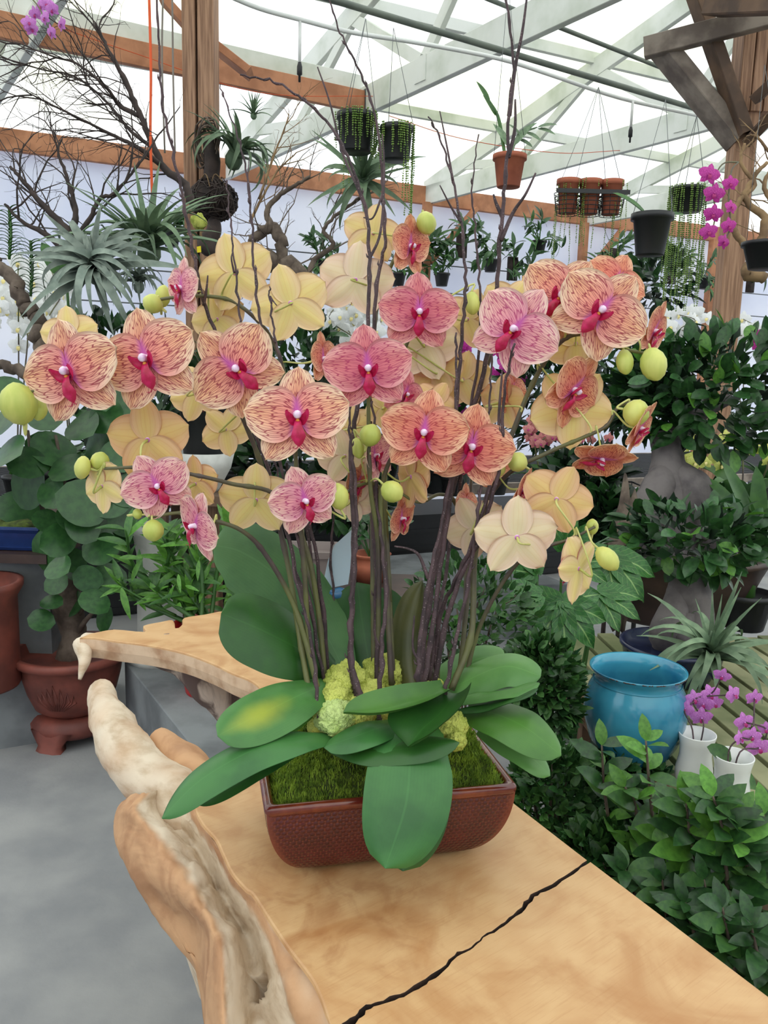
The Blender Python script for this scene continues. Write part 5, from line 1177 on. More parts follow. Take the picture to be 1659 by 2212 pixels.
branchy('grey forked driftwood right of the tall post', [
    ([(490, 560, 4.0), (560, 560, 4.0), (620, 575, 4.0), (650, 600, 4.0), (640, 660, 4.0), (620, 720, 4.1)], [.045, .05, .045, .03]),
    ([(612, 565, 4.0), (608, 520, 4.0), (590, 490, 4.0), (560, 505, 4.0), (540, 530, 4.0)], [.03, .03, .026, .02]),
    ([(590, 492, 4.0), (575, 460, 4.0), (600, 425, 4.0), (640, 400, 4.0), (670, 380, 4.0)], [.018, .012, .006]),
    ([(665, 600, 4.0), (680, 560, 4.0), (720, 530, 4.0), (700, 500, 4.0), (720, 470, 4.0), (760, 440, 4.0), (790, 420, 4.0)], [.014, .012, .008, .006])], M_gbark, 24, (3, .28, .0045, (0, .45), 1))
branchy('dry lichen-covered twig spray above the forked driftwood', [
    ([(540, 480, 4.05), (570, 420, 4.05), (600, 370, 4.05), (640, 330, 4.05)], [.008, .003]), ([(560, 430, 4.05), (590, 340, 4.05), (610, 290, 4.05), (620, 260, 4.05)], [.007, .002])], M_curly, 25, (2, .26, .003, (.3, .15), 1))
branchy('tan curly branch at the right edge beside the timber post', [
    ([(1650, 600, 3.6), (1610, 590, 3.6), (1640, 530, 3.6), (1650, 470, 3.6), (1610, 430, 3.6), (1625, 390, 3.6), (1655, 350, 3.6)], [.026, .02, .014, .008]),
    ([(1640, 560, 3.6), (1600, 520, 3.6), (1580, 480, 3.6), (1600, 430, 3.6), (1630, 400, 3.6), (1600, 350, 3.6), (1610, 310, 3.6)], [.018, .012, .006]),
    ([(1670, 440, 3.6), (1650, 400, 3.6), (1670, 350, 3.6), (1640, 300, 3.6), (1620, 290, 3.6)], [.012, .008, .004])], M_curly, 26, (5, .22, .004, (-.2, .3), 1))
# ---- nest ball, its bark mount and the vine knot on the tall post
nd = LPd - .26
t = thing('nest_ball', 'dark round vine nest fixed to the tall left post', 'nest', P(462, 480, nd))
r = random.Random(31); c_ = P(461, 432, nd); Rn = 50 / F * nd
b = MB(); b.blob(c_, (Rn * .9, Rn * .9, Rn * .8), 16, 0, .1); obj('core', b, M_bark, t)
b = MB()
for k in range(46):
    ax = rv(r).normalized(); x = ax.orthogonal().normalized(); y = ax.cross(x); o = ax * r.uniform(-.4, .4) * Rn; q = []
    rk = math.sqrt(max(.1, 1 - (o.length / Rn) ** 2)) * Rn
    for i in range(13):
        a = r.uniform(0, .3) + i / 12 * 5.6; p = o + (x * math.cos(a) + y * math.sin(a)) * rk * r.uniform(.95, 1.1); q.append(c_ + V((p.x, p.y, p.z * .85)))
    b.tube(q, .0032, 4)
obj('vines', b, M_bark, t, kind='stuff')
b = MB()
for k in range(5):
    a = k * 1.2; b.tube(cr([c_ + V((math.cos(a) * Rn * .7, math.sin(a) * Rn * .7, Rn * .5)), c_ + V((math.cos(a + .5) * Rn * .4, math.sin(a + .5) * Rn * .4 - .02, Rn * .95)), c_ + V((math.cos(a + 1.2) * Rn * .8, math.sin(a + 1.2) * Rn * .8 - .02, Rn * .3))], 4), .003, 5)
obj('straws', b, M_curly, t, label='pale straw loops', kind='stuff')
b = MB(); b.tube(cr([P(462, 470, nd), P(462, 500, nd), P(445, 530, nd), P(490, 545, nd)], 5), [.03, .04, .05, .04], 10); obj('stub', b, M_bark, t)
t = thing('vine_knot', 'brown looped vine knot behind the air plant on the tall post', 'vine', P(450, 360, nd))
b = MB()
for k in range(10):
    q = []; cc = P(446 + r.uniform(-8, 8), 310 + r.uniform(-12, 12), nd - .02)
    for i in range(11):
        a = i / 10 * 5.8 + k; q.append(cc + CX * math.cos(a) * .055 * r.uniform(.8, 1.1) + CY * math.sin(a) * .11 * r.uniform(.8, 1.1) + CZ * r.uniform(-.02, .03))
    b.tube(cr(q, 2), .005, 5)
obj('loops', b, M_gbark, t, kind='stuff')
b = MB(); b.tube(cr([P(452, 300, nd), P(458, 350, nd - .02), P(455, 400, nd)], 4), [.035, .045, .04], 8); obj('stump', b, M_bark, t)
def lone_til(label, px, py, d, rpx, nl, m_, seed, curls=(0, 1, 2, 3), mount=None, axis=None, mn=.1):
    c = P(px, py, d); t = thing('air_plant', label, 'air plant', c); tillandsia(t, c, 1.5 * rpx / F * d, nl, m_, seed, curls, axis, mn); return t
lone_til('large silver air plant with curling leaves at the left, above the white orchids', 212, 590, 3.0, 135, 58, M_til, 41, (0, 1, 1, 0, 2), axis=(CZ + UP * .5).normalized())
lone_til('big grey-green air plant behind and right of the silver one', 322, 545, 3.3, 150, 50, M_tilg, 42, (2, 3, 0), axis=(UP + CZ * .4).normalized(), mn=.0)
lone_til('large strappy air plant on the tall post above the nest ball', 505, 345, nd - .02, 110, 34, M_tilg, 43, (0, 2, 1), axis=(UP + CX * .5 + CZ * .3).normalized(), mn=.0)
lone_til('dark spiky air plant hanging below the string-of-pearls baskets', 785, 395, 3.9, 105, 30, M_tilg, 44, (2, 0, 3), axis=(UP * .4 + CZ).normalized(), mn=-.2)
lone_til('small spiky air plant on a twig right of the tall post', 548, 250, 4.0, 40, 26, M_tilg, 45, (2, 3))
lone_til('wispy air plant on the bench beside the purple orchids, lower right', 1530, 1425, 2.05, 140, 44, M_tilg, 46, (0, 0, 2, 3), mn=.0)
lone_til('small silver air plant low behind the big silver one', 300, 620, 3.3, 70, 26, M_til, 47, (1, 0))
def vanda(label, px, py, d, h, seed):
    """upright stem with two rows of arching narrow leaves"""
    t = thing('vanda_plant', label, 'plant', P(px, py + h, d)); r = random.Random(seed); ms = tilmeshes(M_lf)
    b = MB(); b.tube(cr([P(px, py + h, d), P(px + 4, py + h * .5, d), P(px, py, d)], 4), .006, 6); obj('stem', b, M_lf, t)
    for i in range(16):
        for s in (-1, 1):
            p = P(px, py + h * (1 - i / 16), d); put('leaf', ms[0], frame(p, CX * s + UP * .5 + CZ * r.uniform(-.3, .3), UP, 52 / F * d * r.uniform(.8, 1.1)), t)
vanda('feathery two-ranked orchid plant at the far left edge', 20, 450, 3.5, 110, 1)
vanda('second feathery two-ranked orchid plant, right of and below the first', 66, 520, 3.4, 120, 2)
t = thing('paddle_leaf_plant', 'pair of plain green paddle leaves left of the silver air plant', 'plant', P(150, 690, 3.2))
PLm = lmesh('leaf', .42, M_lf, .08, .12, 8, .6)
for a in ((140, 600, 92, 528), (150, 620, 138, 560), (150, 660, 170, 720)):
    p0, p1 = P(a[0], a[1], 3.2), P(a[2], a[3], 3.15); put('leaf', PLm, frame(p0, p1 - p0, CZ + UP * .3, (p1 - p0).length * 1.1), t)
b = MB(); b.tube([P(150, 690, 3.2), P(143, 600, 3.2)], .006, 6); obj('stem', b, M_lf, t)
t = thing('lime_sprig', 'small lime-green dried flower tuft by the foot of the nest ball', 'flower', P(432, 500, 3.7))
b = MB(); b.blob(P(430, 478, 3.7), (.036, .03, .036), 16, 0, .5, 5); obj('tuft', b, M_lime, t); b = MB(); b.tube([P(430, 480, 3.7), P(436, 520, 3.72)], .005, 5); obj('stem', b, M_curly, t)
b = MB(); q = P(425, 533, 3.6); b.add([q, q + CX * .018 + CY * .004, q + CX * .02 - CY * .024, q + CX * .002 - CY * .026], [(0, 3, 2, 1)]); b.add([p - CZ * .001 for p in b.v[:4]], [(0, 1, 2, 3)])
obj('plant_tag', b, mat('yellow_tag', srgb(240, 220, 30), None, rough=.5), label='small yellow plant tag below the lime-green tuft', cat='tag', smooth=False)
# ---- hanging baskets of string of pearls
def strand(b, p, L, r, bead=.0042):
    q = p.copy(); n = int(L / (bead * 2.3)); o = V((0, 0, 0))
    for i in range(n):
        o += V((r.uniform(-1, 1), r.uniform(-1, 1), 0)) * .0016; c = q + o - UP * i * bead * 2.3; k = bead * r.uniform(.75, 1.25)
        b.add([c + V(x) * k for x in ((1, 0, 0), (0, 1, 0), (-1, 0, 0), (0, -1, 0), (0, 0, 1), (0, 0, -1))], [(0, 1, 4), (1, 2, 4), (2, 3, 4), (3, 0, 4), (1, 0, 5), (2, 1, 5), (3, 2, 5), (0, 3, 5)])
def pearl_basket(label, px, py, d, w, h, strands, hang, seed, longer=()):
    """dark basket with beaded strands; the strands are (from, to) lengths in px; hang = px of the wire's top"""
    c = P(px, py + h / 2, d); t = thing('hanging_basket', label, 'hanging basket', c); r = random.Random(seed); R_ = w / 2 / F * d; H = h / F * d
    pot(flare(R_ * .82, R_ * .94, H, .06), t, c, M_black, 20, 'basket')
    top = P(hang[0], hang[1], d)
    for k in range(3):
        a = k * 2.1; b = MB(); b.tube([c + V((math.cos(a) * R_, math.sin(a) * R_, H)), top], .0016, 4); obj('wire', b, M_wire, t)
    for k in range(strands):
        a = r.uniform(0, 6.28); p = c + V((math.cos(a) * R_ * 1.06, math.sin(a) * R_ * 1.06, H * 1.02)); b = MB(); L = r.choice((.5, .8, 1.0, 1.2)) * H
        for x0, x1, mul in longer:
            sx_3 = (p - c).dot(CX) / R_
            if x0 < sx_3 < x1 and r.random() < .75: L = H * mul * r.uniform(.7, 1.05)
        strand(b, p, L, r); obj('strand', b, M_pearl, t)
    b = MB()
    for k in range(260):
        a = r.uniform(0, 6.28); q = R_ * math.sqrt(r.random()) * 1.08; strand(b, c + V((math.cos(a) * q, math.sin(a) * q, H * 1.06)), .006, r)
    obj('bead_top', b, M_pearl, t, kind='stuff')
pearl_basket('left one of two string-of-pearls baskets, high in the middle', 768, 290, 3.6, 84, 78, 46, (790, 40), 51, ((-.9, -.2, 1.9),))
pearl_basket('right one of two string-of-pearls baskets, with the longest beads at its right side', 855, 312, 3.55, 72, 70, 44, (850, 60), 52, ((.5, 1.2, 2.9), (-1, -.4, 1.3)))
pearl_basket('string-of-pearls basket with very long green strands near the right post', 1483, 433, 3.9, 72, 50, 60, (1505, 250), 53, ((-1.2, 1.2, 5.2),))
# ---- hanging terracotta pot with an orchid
hd = 3.1
c_ = P(1098, 405, hd); t = thing('hanging_clay_pot', 'terracotta pot hanging in front of the middle truss', 'hanging pot', c_)
pot(flare(.044, .060, P(1098, 338, hd).z - c_.z, .08), t, c_, M_terra, 28)
for k in (-1, 1):
    b = MB(); b.tube([c_ + V((.06 * k, 0, .115)), P(1098, -30, hd)], .0012, 4); obj('wire', b, M_wire, t)
t = thing('hanging_orchid', 'grey-green orchid without flowers growing in the hanging terracotta pot', 'orchid', c_ + UP * .11)
b = MB(); b.tube(cr([P(1092, 345, hd), P(1085, 300, hd), P(1075, 250, hd), P(1055, 215, hd)], 5), [.006, .007, .004], 6); obj('cane', b, M_lf, t)
b = MB(); b.tube(cr([P(1102, 345, hd), P(1112, 310, hd), P(1135, 285, hd), P(1160, 275, hd)], 5), [.006, .005, .003], 6); obj('cane', b, M_tilg, t)
HL = [lmesh('leaf', .28, M_lf, .12, .15, 6), lmesh('leaf', .34, M_tilg, .12, .2, 6)]
for a in ((1058, 225, 1036, 175, 0), (1070, 250, 1050, 205, 0), (1112, 310, 1148, 262, 1), (1130, 290, 1155, 262, 1), (1118, 300, 1150, 310, 1), (1160, 276, 1200, 262, 1), (1160, 278, 1198, 282, 1), (1125, 295, 1105, 265, 1), (1135, 286, 1168, 296, 1), (1100, 320, 1075, 265, 1), (1110, 315, 1140, 270, 1)):
    p0, p1 = P(a[0], a[1], hd), P(a[2], a[3], hd - .03); put('leaf', HL[a[4]], frame(p0, p1 - p0, CZ + UP, (p1 - p0).length * 1.1), t)
# ---- three terracotta pots in a wire rack
rd3 = 3.9; rc = P(1271, 465, rd3)
t = thing('wire_rack', 'black wire rack hanging from the conduit with three basket rings', 'rack', rc)
R3 = 30 / F * rd3; H3 = P(1271, 395, rd3).z - rc.z
for k in (-1, 0, 1):
    cc = rc + LX * k * R3 * 1.55; b = MB()
    for i in range(6):
        z = i / 5 * H3 * .62; rr = R3 * (.78 + .22 * i / 5); b.tube([cc + V((math.cos(a) * rr, math.sin(a) * rr, z)) for a in [j / 14 * 6.2832 for j in range(15)]], .0022, 4)
    for i in range(10):
        a = i / 10 * 6.2832; b.tube([cc + V((math.cos(a) * R3 * .78, math.sin(a) * R3 * .78, 0)), cc + V((math.cos(a) * R3, math.sin(a) * R3, H3 * .62))], .0018, 4)
    obj('ring_basket', b, M_black, t, kind='stuff')
b = MB(); b.beam(rc + LX * -R3 * 2.6 - LY * R3 * 1.02 + UP * H3 * .62, rc + LX * R3 * 2.6 - LY * R3 * 1.02 + UP * H3 * .62, .006, .02); obj('rail', b, M_black, t, smooth=False)
hk = P(1293, 188, rd3)
for k in (-2, -1, 1, 2):
    b = MB(); b.tube([rc + LX * k * R3 * 1.2 + UP * H3 * .64, hk], .0015, 4); obj('wire', b, M_wire, t)
for k, w_ in ((-1, 'left'), (0, 'middle'), (1, 'right')):
    cc = rc + LX * k * R3 * 1.55 + UP * .004; t = thing('clay_pot', w_ + ' one of three terracotta pots in the hanging wire rack', 'pot', cc, 'terracotta pots in the hanging rack')
    pot(flare(R3 * .6, R3 * .78, H3 * 1.02, .1), t, cc, M_terra, 24)
r = random.Random(57)
t = thing('trailing_beads', 'string-of-pearls strands trailing from the rack of three terracotta pots', 'plant', rc + UP * H3)
for k in range(34):
    s = r.uniform(-2.5, 2.5); p = rc + LX * s * R3 - LY * r.uniform(-1, 1.1) * R3 + UP * H3 * r.uniform(.9, 1.05); b = MB(); strand(b, p, r.choice((.06, .1, .16, .3, .42)) if abs(s) > 1.2 else r.choice((.04, .06, .3)), r, .0036); obj('strand', b, M_pearl, t)
# ---- hanging black pot with paddle leaves
hb = 2.7; c_ = P(1403, 552, hb); t = thing('hanging_black_pot', 'black plastic pot hanging from the conduit, with a rolled rim', 'hanging pot', c_); H4 = P(1403, 465, hb).z - c_.z
pot(flare(.046, .063, H4, .10), t, c_, M_black, 32)
for k in (-1, 1):
    b = MB(); b.tube([c_ + LX * .064 * k + UP * H4, P(1438, 215, hb + .3)], .0012, 4); obj('wire', b, M_wire, t)
t = thing('potted_orchid', 'young orchid with two broad leaves in the hanging black pot', 'orchid', c_ + UP * H4)
for a in ((1398, 468, 1342, 412, .36), (1402, 470, 1470, 455, .34), (1405, 470, 1440, 452, .3)):
    p0, p1 = P(a[0], a[1], hb), P(a[2], a[3], hb - .05); put('leaf', lmesh('leaf', a[4], M_lf, .15, .15, 8, .55), frame(p0, p1 - p0, UP + CZ * .7, (p1 - p0).length * 1.15), t)
c_ = P(1655, 582, 3.3); t = thing('hanging_black_pot', 'dark hanging pot cut off by the right edge', 'hanging pot', c_); pot(flare(.07, .10, P(1655, 525, 3.3).z - c_.z, .05), t, c_, M_black, 24)
for k in (-1, 1):
    b = MB(); b.tube([c_ + LX * .09 * k + UP * .11, P(1652, 140, 3.3)], .0012, 4); obj('wire', b, M_wire, t)
# ---- purple orchid spray at the right post
t = thing('purple_orchid', 'magenta orchid spray hanging beside the right post', 'orchid', P(1590, 345, 3.3))
b = MB(); b.tube(cr([P(1595, 350, 3.35), P(1560, 355, 3.3), P(1540, 400, 3.28), P(1545, 460, 3.28), P(1538, 505, 3.28)], 5), .003, 6); obj('stem', b, M_spike, t)
b = MB(); b.tube(cr([P(1595, 350, 3.35), P(1580, 370, 3.3), P(1574, 430, 3.28), P(1578, 490, 3.28), P(1560, 525, 3.28)], 5), .003, 6); obj('stem', b, M_spike, t)
r = random.Random(61)
for x, y, rr in ((1533, 376, 23), (1543, 418, 22), (1578, 396, 17), (1541, 462, 20), (1580, 447, 16), (1531, 500, 19), (1575, 488, 18), (1564, 522, 17)):
    put_flower(FMG, P(x, y, 3.26), rr / F * 3.26 * 1.1, t, r, .5)
t = thing('lilac_spray', 'pale lilac orchid spray in the upper left corner', 'orchid', P(60, -20, 2.8))
b = MB(); b.tube(cr([P(40, -30, 2.8), P(80, 10, 2.8), P(100, 50, 2.8), P(120, 85, 2.8)], 5), .0025, 5); obj('stem', b, M_spike, t)
for x, y in ((62, 48), (88, 12), (112, 20), (68, 62), (110, 70), (132, 52), (96, 38), (100, 8), (75, 30)): put_flower(FLI, P(x, y, 2.8 + r.uniform(-.05, .05)), 17 / F * 2.8, t, r, .9)
# ================================================================ benches and plants behind and right of the table
def leafmass(b, c, R3_, n, L, r, shell=.55, mats=1, up=.3):
    """n small leaves in an ellipsoid about c, radii along view right / view depth / up"""
    for i in range(n):
        d = rv(r)
        while d.length > 1 or d.length < .05: d = rv(r)
        k = d.length; d = d.normalized() * (shell + (1 - shell) * k)
        p = c + LX * d.x * R3_[0] + LY * d.y * R3_[1] + UP * d.z * R3_[2]
        o = (LX * d.x + LY * d.y + UP * (d.z + up) + rv(r) * .7).normalized(); nn = (UP * .8 + LX * d.x * .6 + LY * d.y * .6 + rv(r) * .5).normalized()
        s = o.cross(nn)
        if s.length < .05: continue
        s.normalize(); nn = s.cross(o); l_ = L * r.uniform(.65, 1.2); w = l_ * .24
        b.add([p, p + o * l_ * .5 + s * w + nn * w * .35, p + o * l_, p + o * l_ * .5 - s * w + nn * w * .35, p + o * l_ * .5], [(0, 4, 1), (4, 2, 1), (0, 3, 4), (4, 3, 2)], r.randrange(mats))
def leafparts(t, ms, c, R3_, n, L, r, up=.3, facing=.5):
    for i in range(n):
        d = rv(r)
        while d.length > 1 or d.length < .1: d = rv(r)
        d.normalize()
        if d.y > .25: d.y = -d.y                                   # towards the house front, where they can be seen
        d *= r.uniform(.82, 1.05)
        p = c + LX * d.x * R3_[0] + LY * d.y * R3_[1] + UP * d.z * R3_[2]
        o = (LX * d.x + LY * d.y * .6 + UP * (d.z * .6 + up) + rv(r) * .7).normalized(); nn = (UP * .7 + LX * d.x * .4 + LY * d.y * .8 + rv(r) * .45).normalized()
        put('leaf', ms[r.randrange(len(ms))], frame(p, o, nn, L * r.uniform(.7, 1.15)), t)
# ---- long bench along the wall and the plants on it
BZ = .74
t = thing('greenhouse_bench', 'long dark wire-topped bench of orchids along the far side', 'bench', wp(1, 3.1, 0))
b = MB()
for k in range(30):
    d = 2.1 + k * .055; b.beam(wp(-3.2, d, BZ), wp(9, d, BZ), .012, .008)
obj('wire_top', b, M_black, t, kind='stuff', smooth=False)
for d in (2.05, 3.75):
    b = MB(); b.beam(wp(-3.2, d, BZ - .03), wp(9, d, BZ - .03), .04, .07); obj('rail', b, M_grey, t, smooth=False)
for s in (-3, -.5, 2, 4.5, 7, 8.8):
    for d in (2.1, 3.7):
        b = MB(); b.beam(wp(s, d, 0), wp(s, d, BZ - .06), .06, .06, WU); obj('leg', b, M_grey, t, smooth=False)
for k in range(11):  # made-up crate stacks, added to darken the space under the bench
    b = MB(); s = -2.7 + k * 1.06; b.box(wp(s, 3.25, .26), (.96, .6, .50), Matrix((WU, WN, UP)).transposed())
    for z in (.04, .16, .28, .40, .50): b.box(wp(s, 3.25, z), (.98, .62, .03), Matrix((WU, WN, UP)).transposed())
    obj('shade_crate', b, M_black, label=['black crate stack added as shade under the long bench, far left', 'black crate stack added as shade under the bench behind the tall left post', 'black crate stack added as shade behind the white bowl', 'black crate stack added as shade behind the left stems', 'black crate stack added as shade behind the glass ornament', 'black crate stack added as shade behind the central stems', 'black crate stack added as shade behind the twig bundle', 'black crate stack added as shade behind the right spike', 'black crate stack added as shade behind the dusty pink orchids', 'black crate stack added as shade left of the big fig trunk', 'black crate stack added as shade at the right end of the long bench'][k], cat='crate', group='black crates added as shade under the long bench', smooth=False)
def onbench(px, d, z=BZ): q = P(px, 900, d); return V((q.x, q.y, z))
def dark_plant(label, px, py, d, rx, ry, seed, L=.11, n=60, m_=(M_lfd, M_lfv), cat='plant', base=BZ, stuff=420):
    r = random.Random(seed); c = P(px, py, d); foot = V((c.x, c.y, base)); t = thing('leafy_plant', label, cat, foot)
    R3_ = (rx / F * d, rx / F * d * .7, ry / F * d)
    pot(flare(.07, .10, .15, .06), t, foot, M_black, 20)
    b = MB(); b.tube([foot + UP * .13, c], [.012, .006], 6); obj('stem', b, M_bark, t)
    ms = [lmesh('leaf', .42, x, .12, .3, 6) for x in m_]
    leafparts(t, ms, c, R3_, n, L, r)
    b = MB(); leafmass(b, c, (R3_[0] * .9, R3_[1] * .9, R3_[2] * .9), stuff, L * .85, r, .2, 2); obj('inner_leaves', b, list(m_), t, kind='stuff')
dark_plant('dark leafy plant behind the leftmost striped flowers', 250, 790, 4.3, 150, 110, 71)
dark_plant('dark leafy plant filling the gap left of the low left sprays', 330, 960, 4.0, 150, 120, 72, .12)
dark_plant('dark leafy plant behind the row of large striped flowers', 480, 860, 4.5, 130, 130, 73)
dark_plant('dark grassy plant between the left stems, at mid height', 620, 1000, 4.2, 120, 120, 74, .13)
dark_plant('dark leafy plant behind the peach flower in the middle', 650, 800, 4.7, 110, 110, 75)
dark_plant('dark leafy plant behind the central rosy flower', 780, 900, 4.8, 120, 130, 76)
dark_plant('dark low plant behind the central stems, near the glass ornament', 740, 1080, 4.6, 110, 60, 77)
dark_plant('dark leafy plant behind the twig bundle right of centre', 950, 930, 5.0, 110, 110, 78)
dark_plant('dark leafy plant under the upper right spike', 1190, 860, 4.9, 120, 120, 79, .12)
dark_plant('dark broad-leaved plant left of the big bonsai crown', 1330, 820, 4.6, 110, 120, 80, .12)
dark_plant('dark leafy plant by the wall, under the hanging black pot', 1420, 610, 6.6, 70, 60, 81, .16, 40, base=1.5, stuff=150)
dark_plant('dark plant low behind the right sprays, left of the grey rock', 1255, 1040, 3.9, 90, 60, 82, .12, 60, base=0)
dark_plant('dark broad-leaved plant between the grey rock and the palmate leaves', 1320, 1130, 3.4, 60, 60, 83, .11, 50, base=0)
# orchids in bloom on the bench
STR = [strap('leaf', 1, .26, M_lfd, .7, 1.2), strap('leaf', 1, .30, M_lf, .5, 1.4)]
def bloom(label, flowers, fm, rpx, d, px, seed, nstems=2, base=BZ, mleaf=STR, leafL=.26, spread=.7):
    r = random.Random(seed); foot = onbench(px, d, base); t = thing('orchid_in_bloom', label, 'orchid', foot)
    pot(flare(.055, .075, .12, .06), t, foot, M_black, 18)
    pts = [P(x, y, d + r.uniform(-.18, .18)) for x, y in flowers]
    for k in range(nstems):
        sub = sorted(pts[k::nstems], key=lambda p: p.z)
        q = cr([foot + UP * .1] + ([sub[0]] if len(sub) == 1 else [sub[0].lerp(foot, .3), sub[0], sub[len(sub) // 2], sub[-1]]), 5); b = MB(); b.tube(q, [.005, .003], 5); obj('stem', b, M_spike, t)
    for p in pts: put_flower(fm, p, rpx / F * d, t, r, spread)
    for k in range(6):
        a = k * 1.05 + r.random(); dd = V((math.cos(a), math.sin(a), .5)).normalized(); put('leaf', mleaf[k % 2], frame(foot + UP * .12, dd, UP, leafL * r.uniform(.8, 1.2)), t)
def scatter(n, cx, cy, rx, ry, seed):
    r = random.Random(seed); o = []; tries = 0
    while len(o) < n and tries < 4000:
        tries += 1; x, y = r.uniform(-1, 1), r.uniform(-1, 1)
        if x * x + y * y < 1 and all(math.hypot((x - a) * rx, (y - b_) * ry) > min(rx, ry) * .16 for a, b_ in o): o.append((x, y))
    return [(cx + x * rx, cy + y * ry) for x, y in o]
bloom('white orchid plant at the far left edge, under the silver air plant', scatter(28, 40, 655, 60, 95, 1), FW, 24, 4.4, 30, 91)
bloom('white orchid plant right of the first, behind the leftmost yellow bud', scatter(24, 100, 630, 45, 85, 2), FW, 24, 4.6, 110, 92)
bloom('white orchid plant low at the left, beside the gnarled driftwood', scatter(10, 130, 720, 45, 60, 3), FW, 20, 4.9, 150, 93)
bloom('white orchid plant in the middle, behind the pale back-turned flowers', scatter(26, 765, 705, 60, 65, 4), FW, 22, 5.2, 770, 94)
bloom('small white orchid plant just left of the rosy central flower', scatter(12, 725, 745, 40, 50, 5), FW, 20, 5.4, 720, 95)
bloom('white orchid plant behind the rosy flower at upper centre', scatter(12, 835, 660, 45, 50, 6), FW, 20, 5.6, 840, 96)
bloom('white orchid plant beyond the bonsai crown, left of the timber post', scatter(14, 1485, 700, 60, 30, 7), FW, 20, 6.0, 1490, 97, base=1.0)
bloom('white orchid plant beyond the bonsai crown, right of the timber post', scatter(12, 1615, 712, 45, 30, 8), FW, 19, 6.0, 1610, 98, base=1.0)
bloom('magenta orchid plant in the middle distance left of the tall twigs', scatter(22, 985, 810, 45, 90, 9), FMG, 20, 4.9, 985, 99)
bloom('magenta orchid plant in the middle distance behind the right spike', scatter(24, 1085, 800, 55, 100, 10), FMG, 20, 5.0, 1080, 100)
bloom('magenta orchid flowers at the right edge above the bonsai crown', scatter(8, 1650, 742, 22, 24, 11), FMG, 18, 5.0, 1660, 101)
bloom('dusty pink orchid plant with many small blooms, right of the twigs', scatter(26, 1195, 930, 60, 45, 12), FPK, 13, 4.4, 1190, 102)
bloom('second dusty pink orchid plant, right of the first and lower', scatter(22, 1270, 955, 50, 38, 13), FPK, 13, 4.3, 1270, 103)
bloom('yellow-green orchid plant half hidden under the big bonsai crown', scatter(16, 1540, 975, 80, 40, 14), FYE, 19, 3.9, 1560, 104, leafL=.34)
bloom('green-leaved orchid with few yellow blooms at the right edge', scatter(6, 1630, 985, 40, 30, 15), FYE, 18, 3.8, 1620, 105, leafL=.42, mleaf=[STR[1], STR[1]])
t = thing('wire_crate', 'black wire crate on the floor ledge under the right spray', 'crate', P(1265, 1085, 4.2)); c_ = P(1270, 1090, 4.2)
b = MB()
for z in (0, .05, .10):
    b.tube([c_ + V((x, y, z)) for x, y in ((-.28, -.1), (.28, -.1), (.28, .2), (-.28, .2), (-.28, -.1))], .005, 4)
for k in range(15):
    for y in (-.1, .2): b.tube([c_ + V((-.28 + k * .04, y, 0)), c_ + V((-.28 + k * .04, y, .1))], .004, 4)
obj('wires', b, M_black, t, kind='stuff'); 
for k in (-.26, .26):
    for y in (-.08, .18):
        b = MB(); b.tube([V((c_.x + k, c_.y + y, 0)), V((c_.x + k, c_.y + y, c_.z))], .012, 6); obj('leg', b, M_black, t)
# ---- plants hung on the white wall
EP = [lmesh('leaf', .30, M_lfd, .12, .25, 6), lmesh('leaf', .26, M_lf, .12, .3, 6), lmesh('leaf', .34, M_lfd, .1, .4, 6)]
def wallplant(label, px, py, rpx, seed, d=.35, n=26, pot_=True):
    p0 = onplane(px, py, WO + WN * d, WN); R_ = rpx / F * depth(p0); r = random.Random(seed); t = thing('wall_orchid', label, 'orchid', p0)
    if pot_: pot(flare(.06, .085, .14, .06), t, p0 - UP * .14, M_black, 16)
    else: 
        b = MB(); b.box(p0 - WN * .03, (.12, .04, .26), Matrix((WU, WN, UP)).transposed()); obj('bark_mount', b, M_bark, t)
    b = MB(); b.tube([p0 + UP * .02, p0 - WN * (d - .06) + UP * .45], .003, 4); obj('hanger', b, M_wire, t)
    for k in range(6):
        e = (WU * r.uniform(-1, 1) + UP * r.uniform(-.3, 1.1) + WN * r.uniform(-.1, .6)).normalized(); q = cr([p0, p0 + e * R_ * .6 + UP * .04, p0 + e * R_ * 1.1 - UP * R_ * .1], 4); b = MB(); b.tube(q, [.008, .004], 5); obj('cane', b, M_lf, t)
        for i in range(2, len(q)):
            for _ in range(max(1, n // 26)): put('leaf', EP[r.randrange(3)], frame(q[i], (e * .5 + rv(r)).normalized(), (UP + WN).normalized(), R_ * r.uniform(.45, .75)), t)
WPL = [(905, 545, 50, 'leftmost of the orchids hung on the white wall, beside the top pale bud'), (955, 590, 42, 'small orchid hung in a black pot low on the white wall'), (1000, 530, 55, 'orchid hung on the white wall behind the thin tall twigs'), (1060, 560, 50, 'orchid hung on the white wall behind the thick tall twig'), (1110, 580, 50, 'orchid on the white wall just right of the thick tall twig'), (1165, 520, 45, 'orchid on the white wall left of the upper right flowers'), (1330, 560, 48, 'orchid on the white wall above the topmost orange flower'), (1400, 575, 55, 'orchid on the white wall straight below the hanging black pot'), (1455, 590, 50, 'orchid on the white wall behind the long bead strands'), (1520, 600, 45, 'orchid on the white wall left of the timber post'), (1625, 610, 60, 'orchid on the white wall right of the timber post'), (690, 560, 48, 'bright-leaved orchid on the white wall right of the forked driftwood'), (640, 620, 40, 'small orchid on the wall below the forked driftwood'), (860, 590, 48, 'orchid on the wall behind the pale flowers at upper centre'), (450, 590, 40, 'orchid on the wall at the foot of the tall left post'), (370, 500, 40, 'orchid on the wall left of the nest ball')]
for i, (x, y, rr, w_) in enumerate(WPL): wallplant(w_, x, y, rr, 200 + i, pot_=i % 2 == 1)
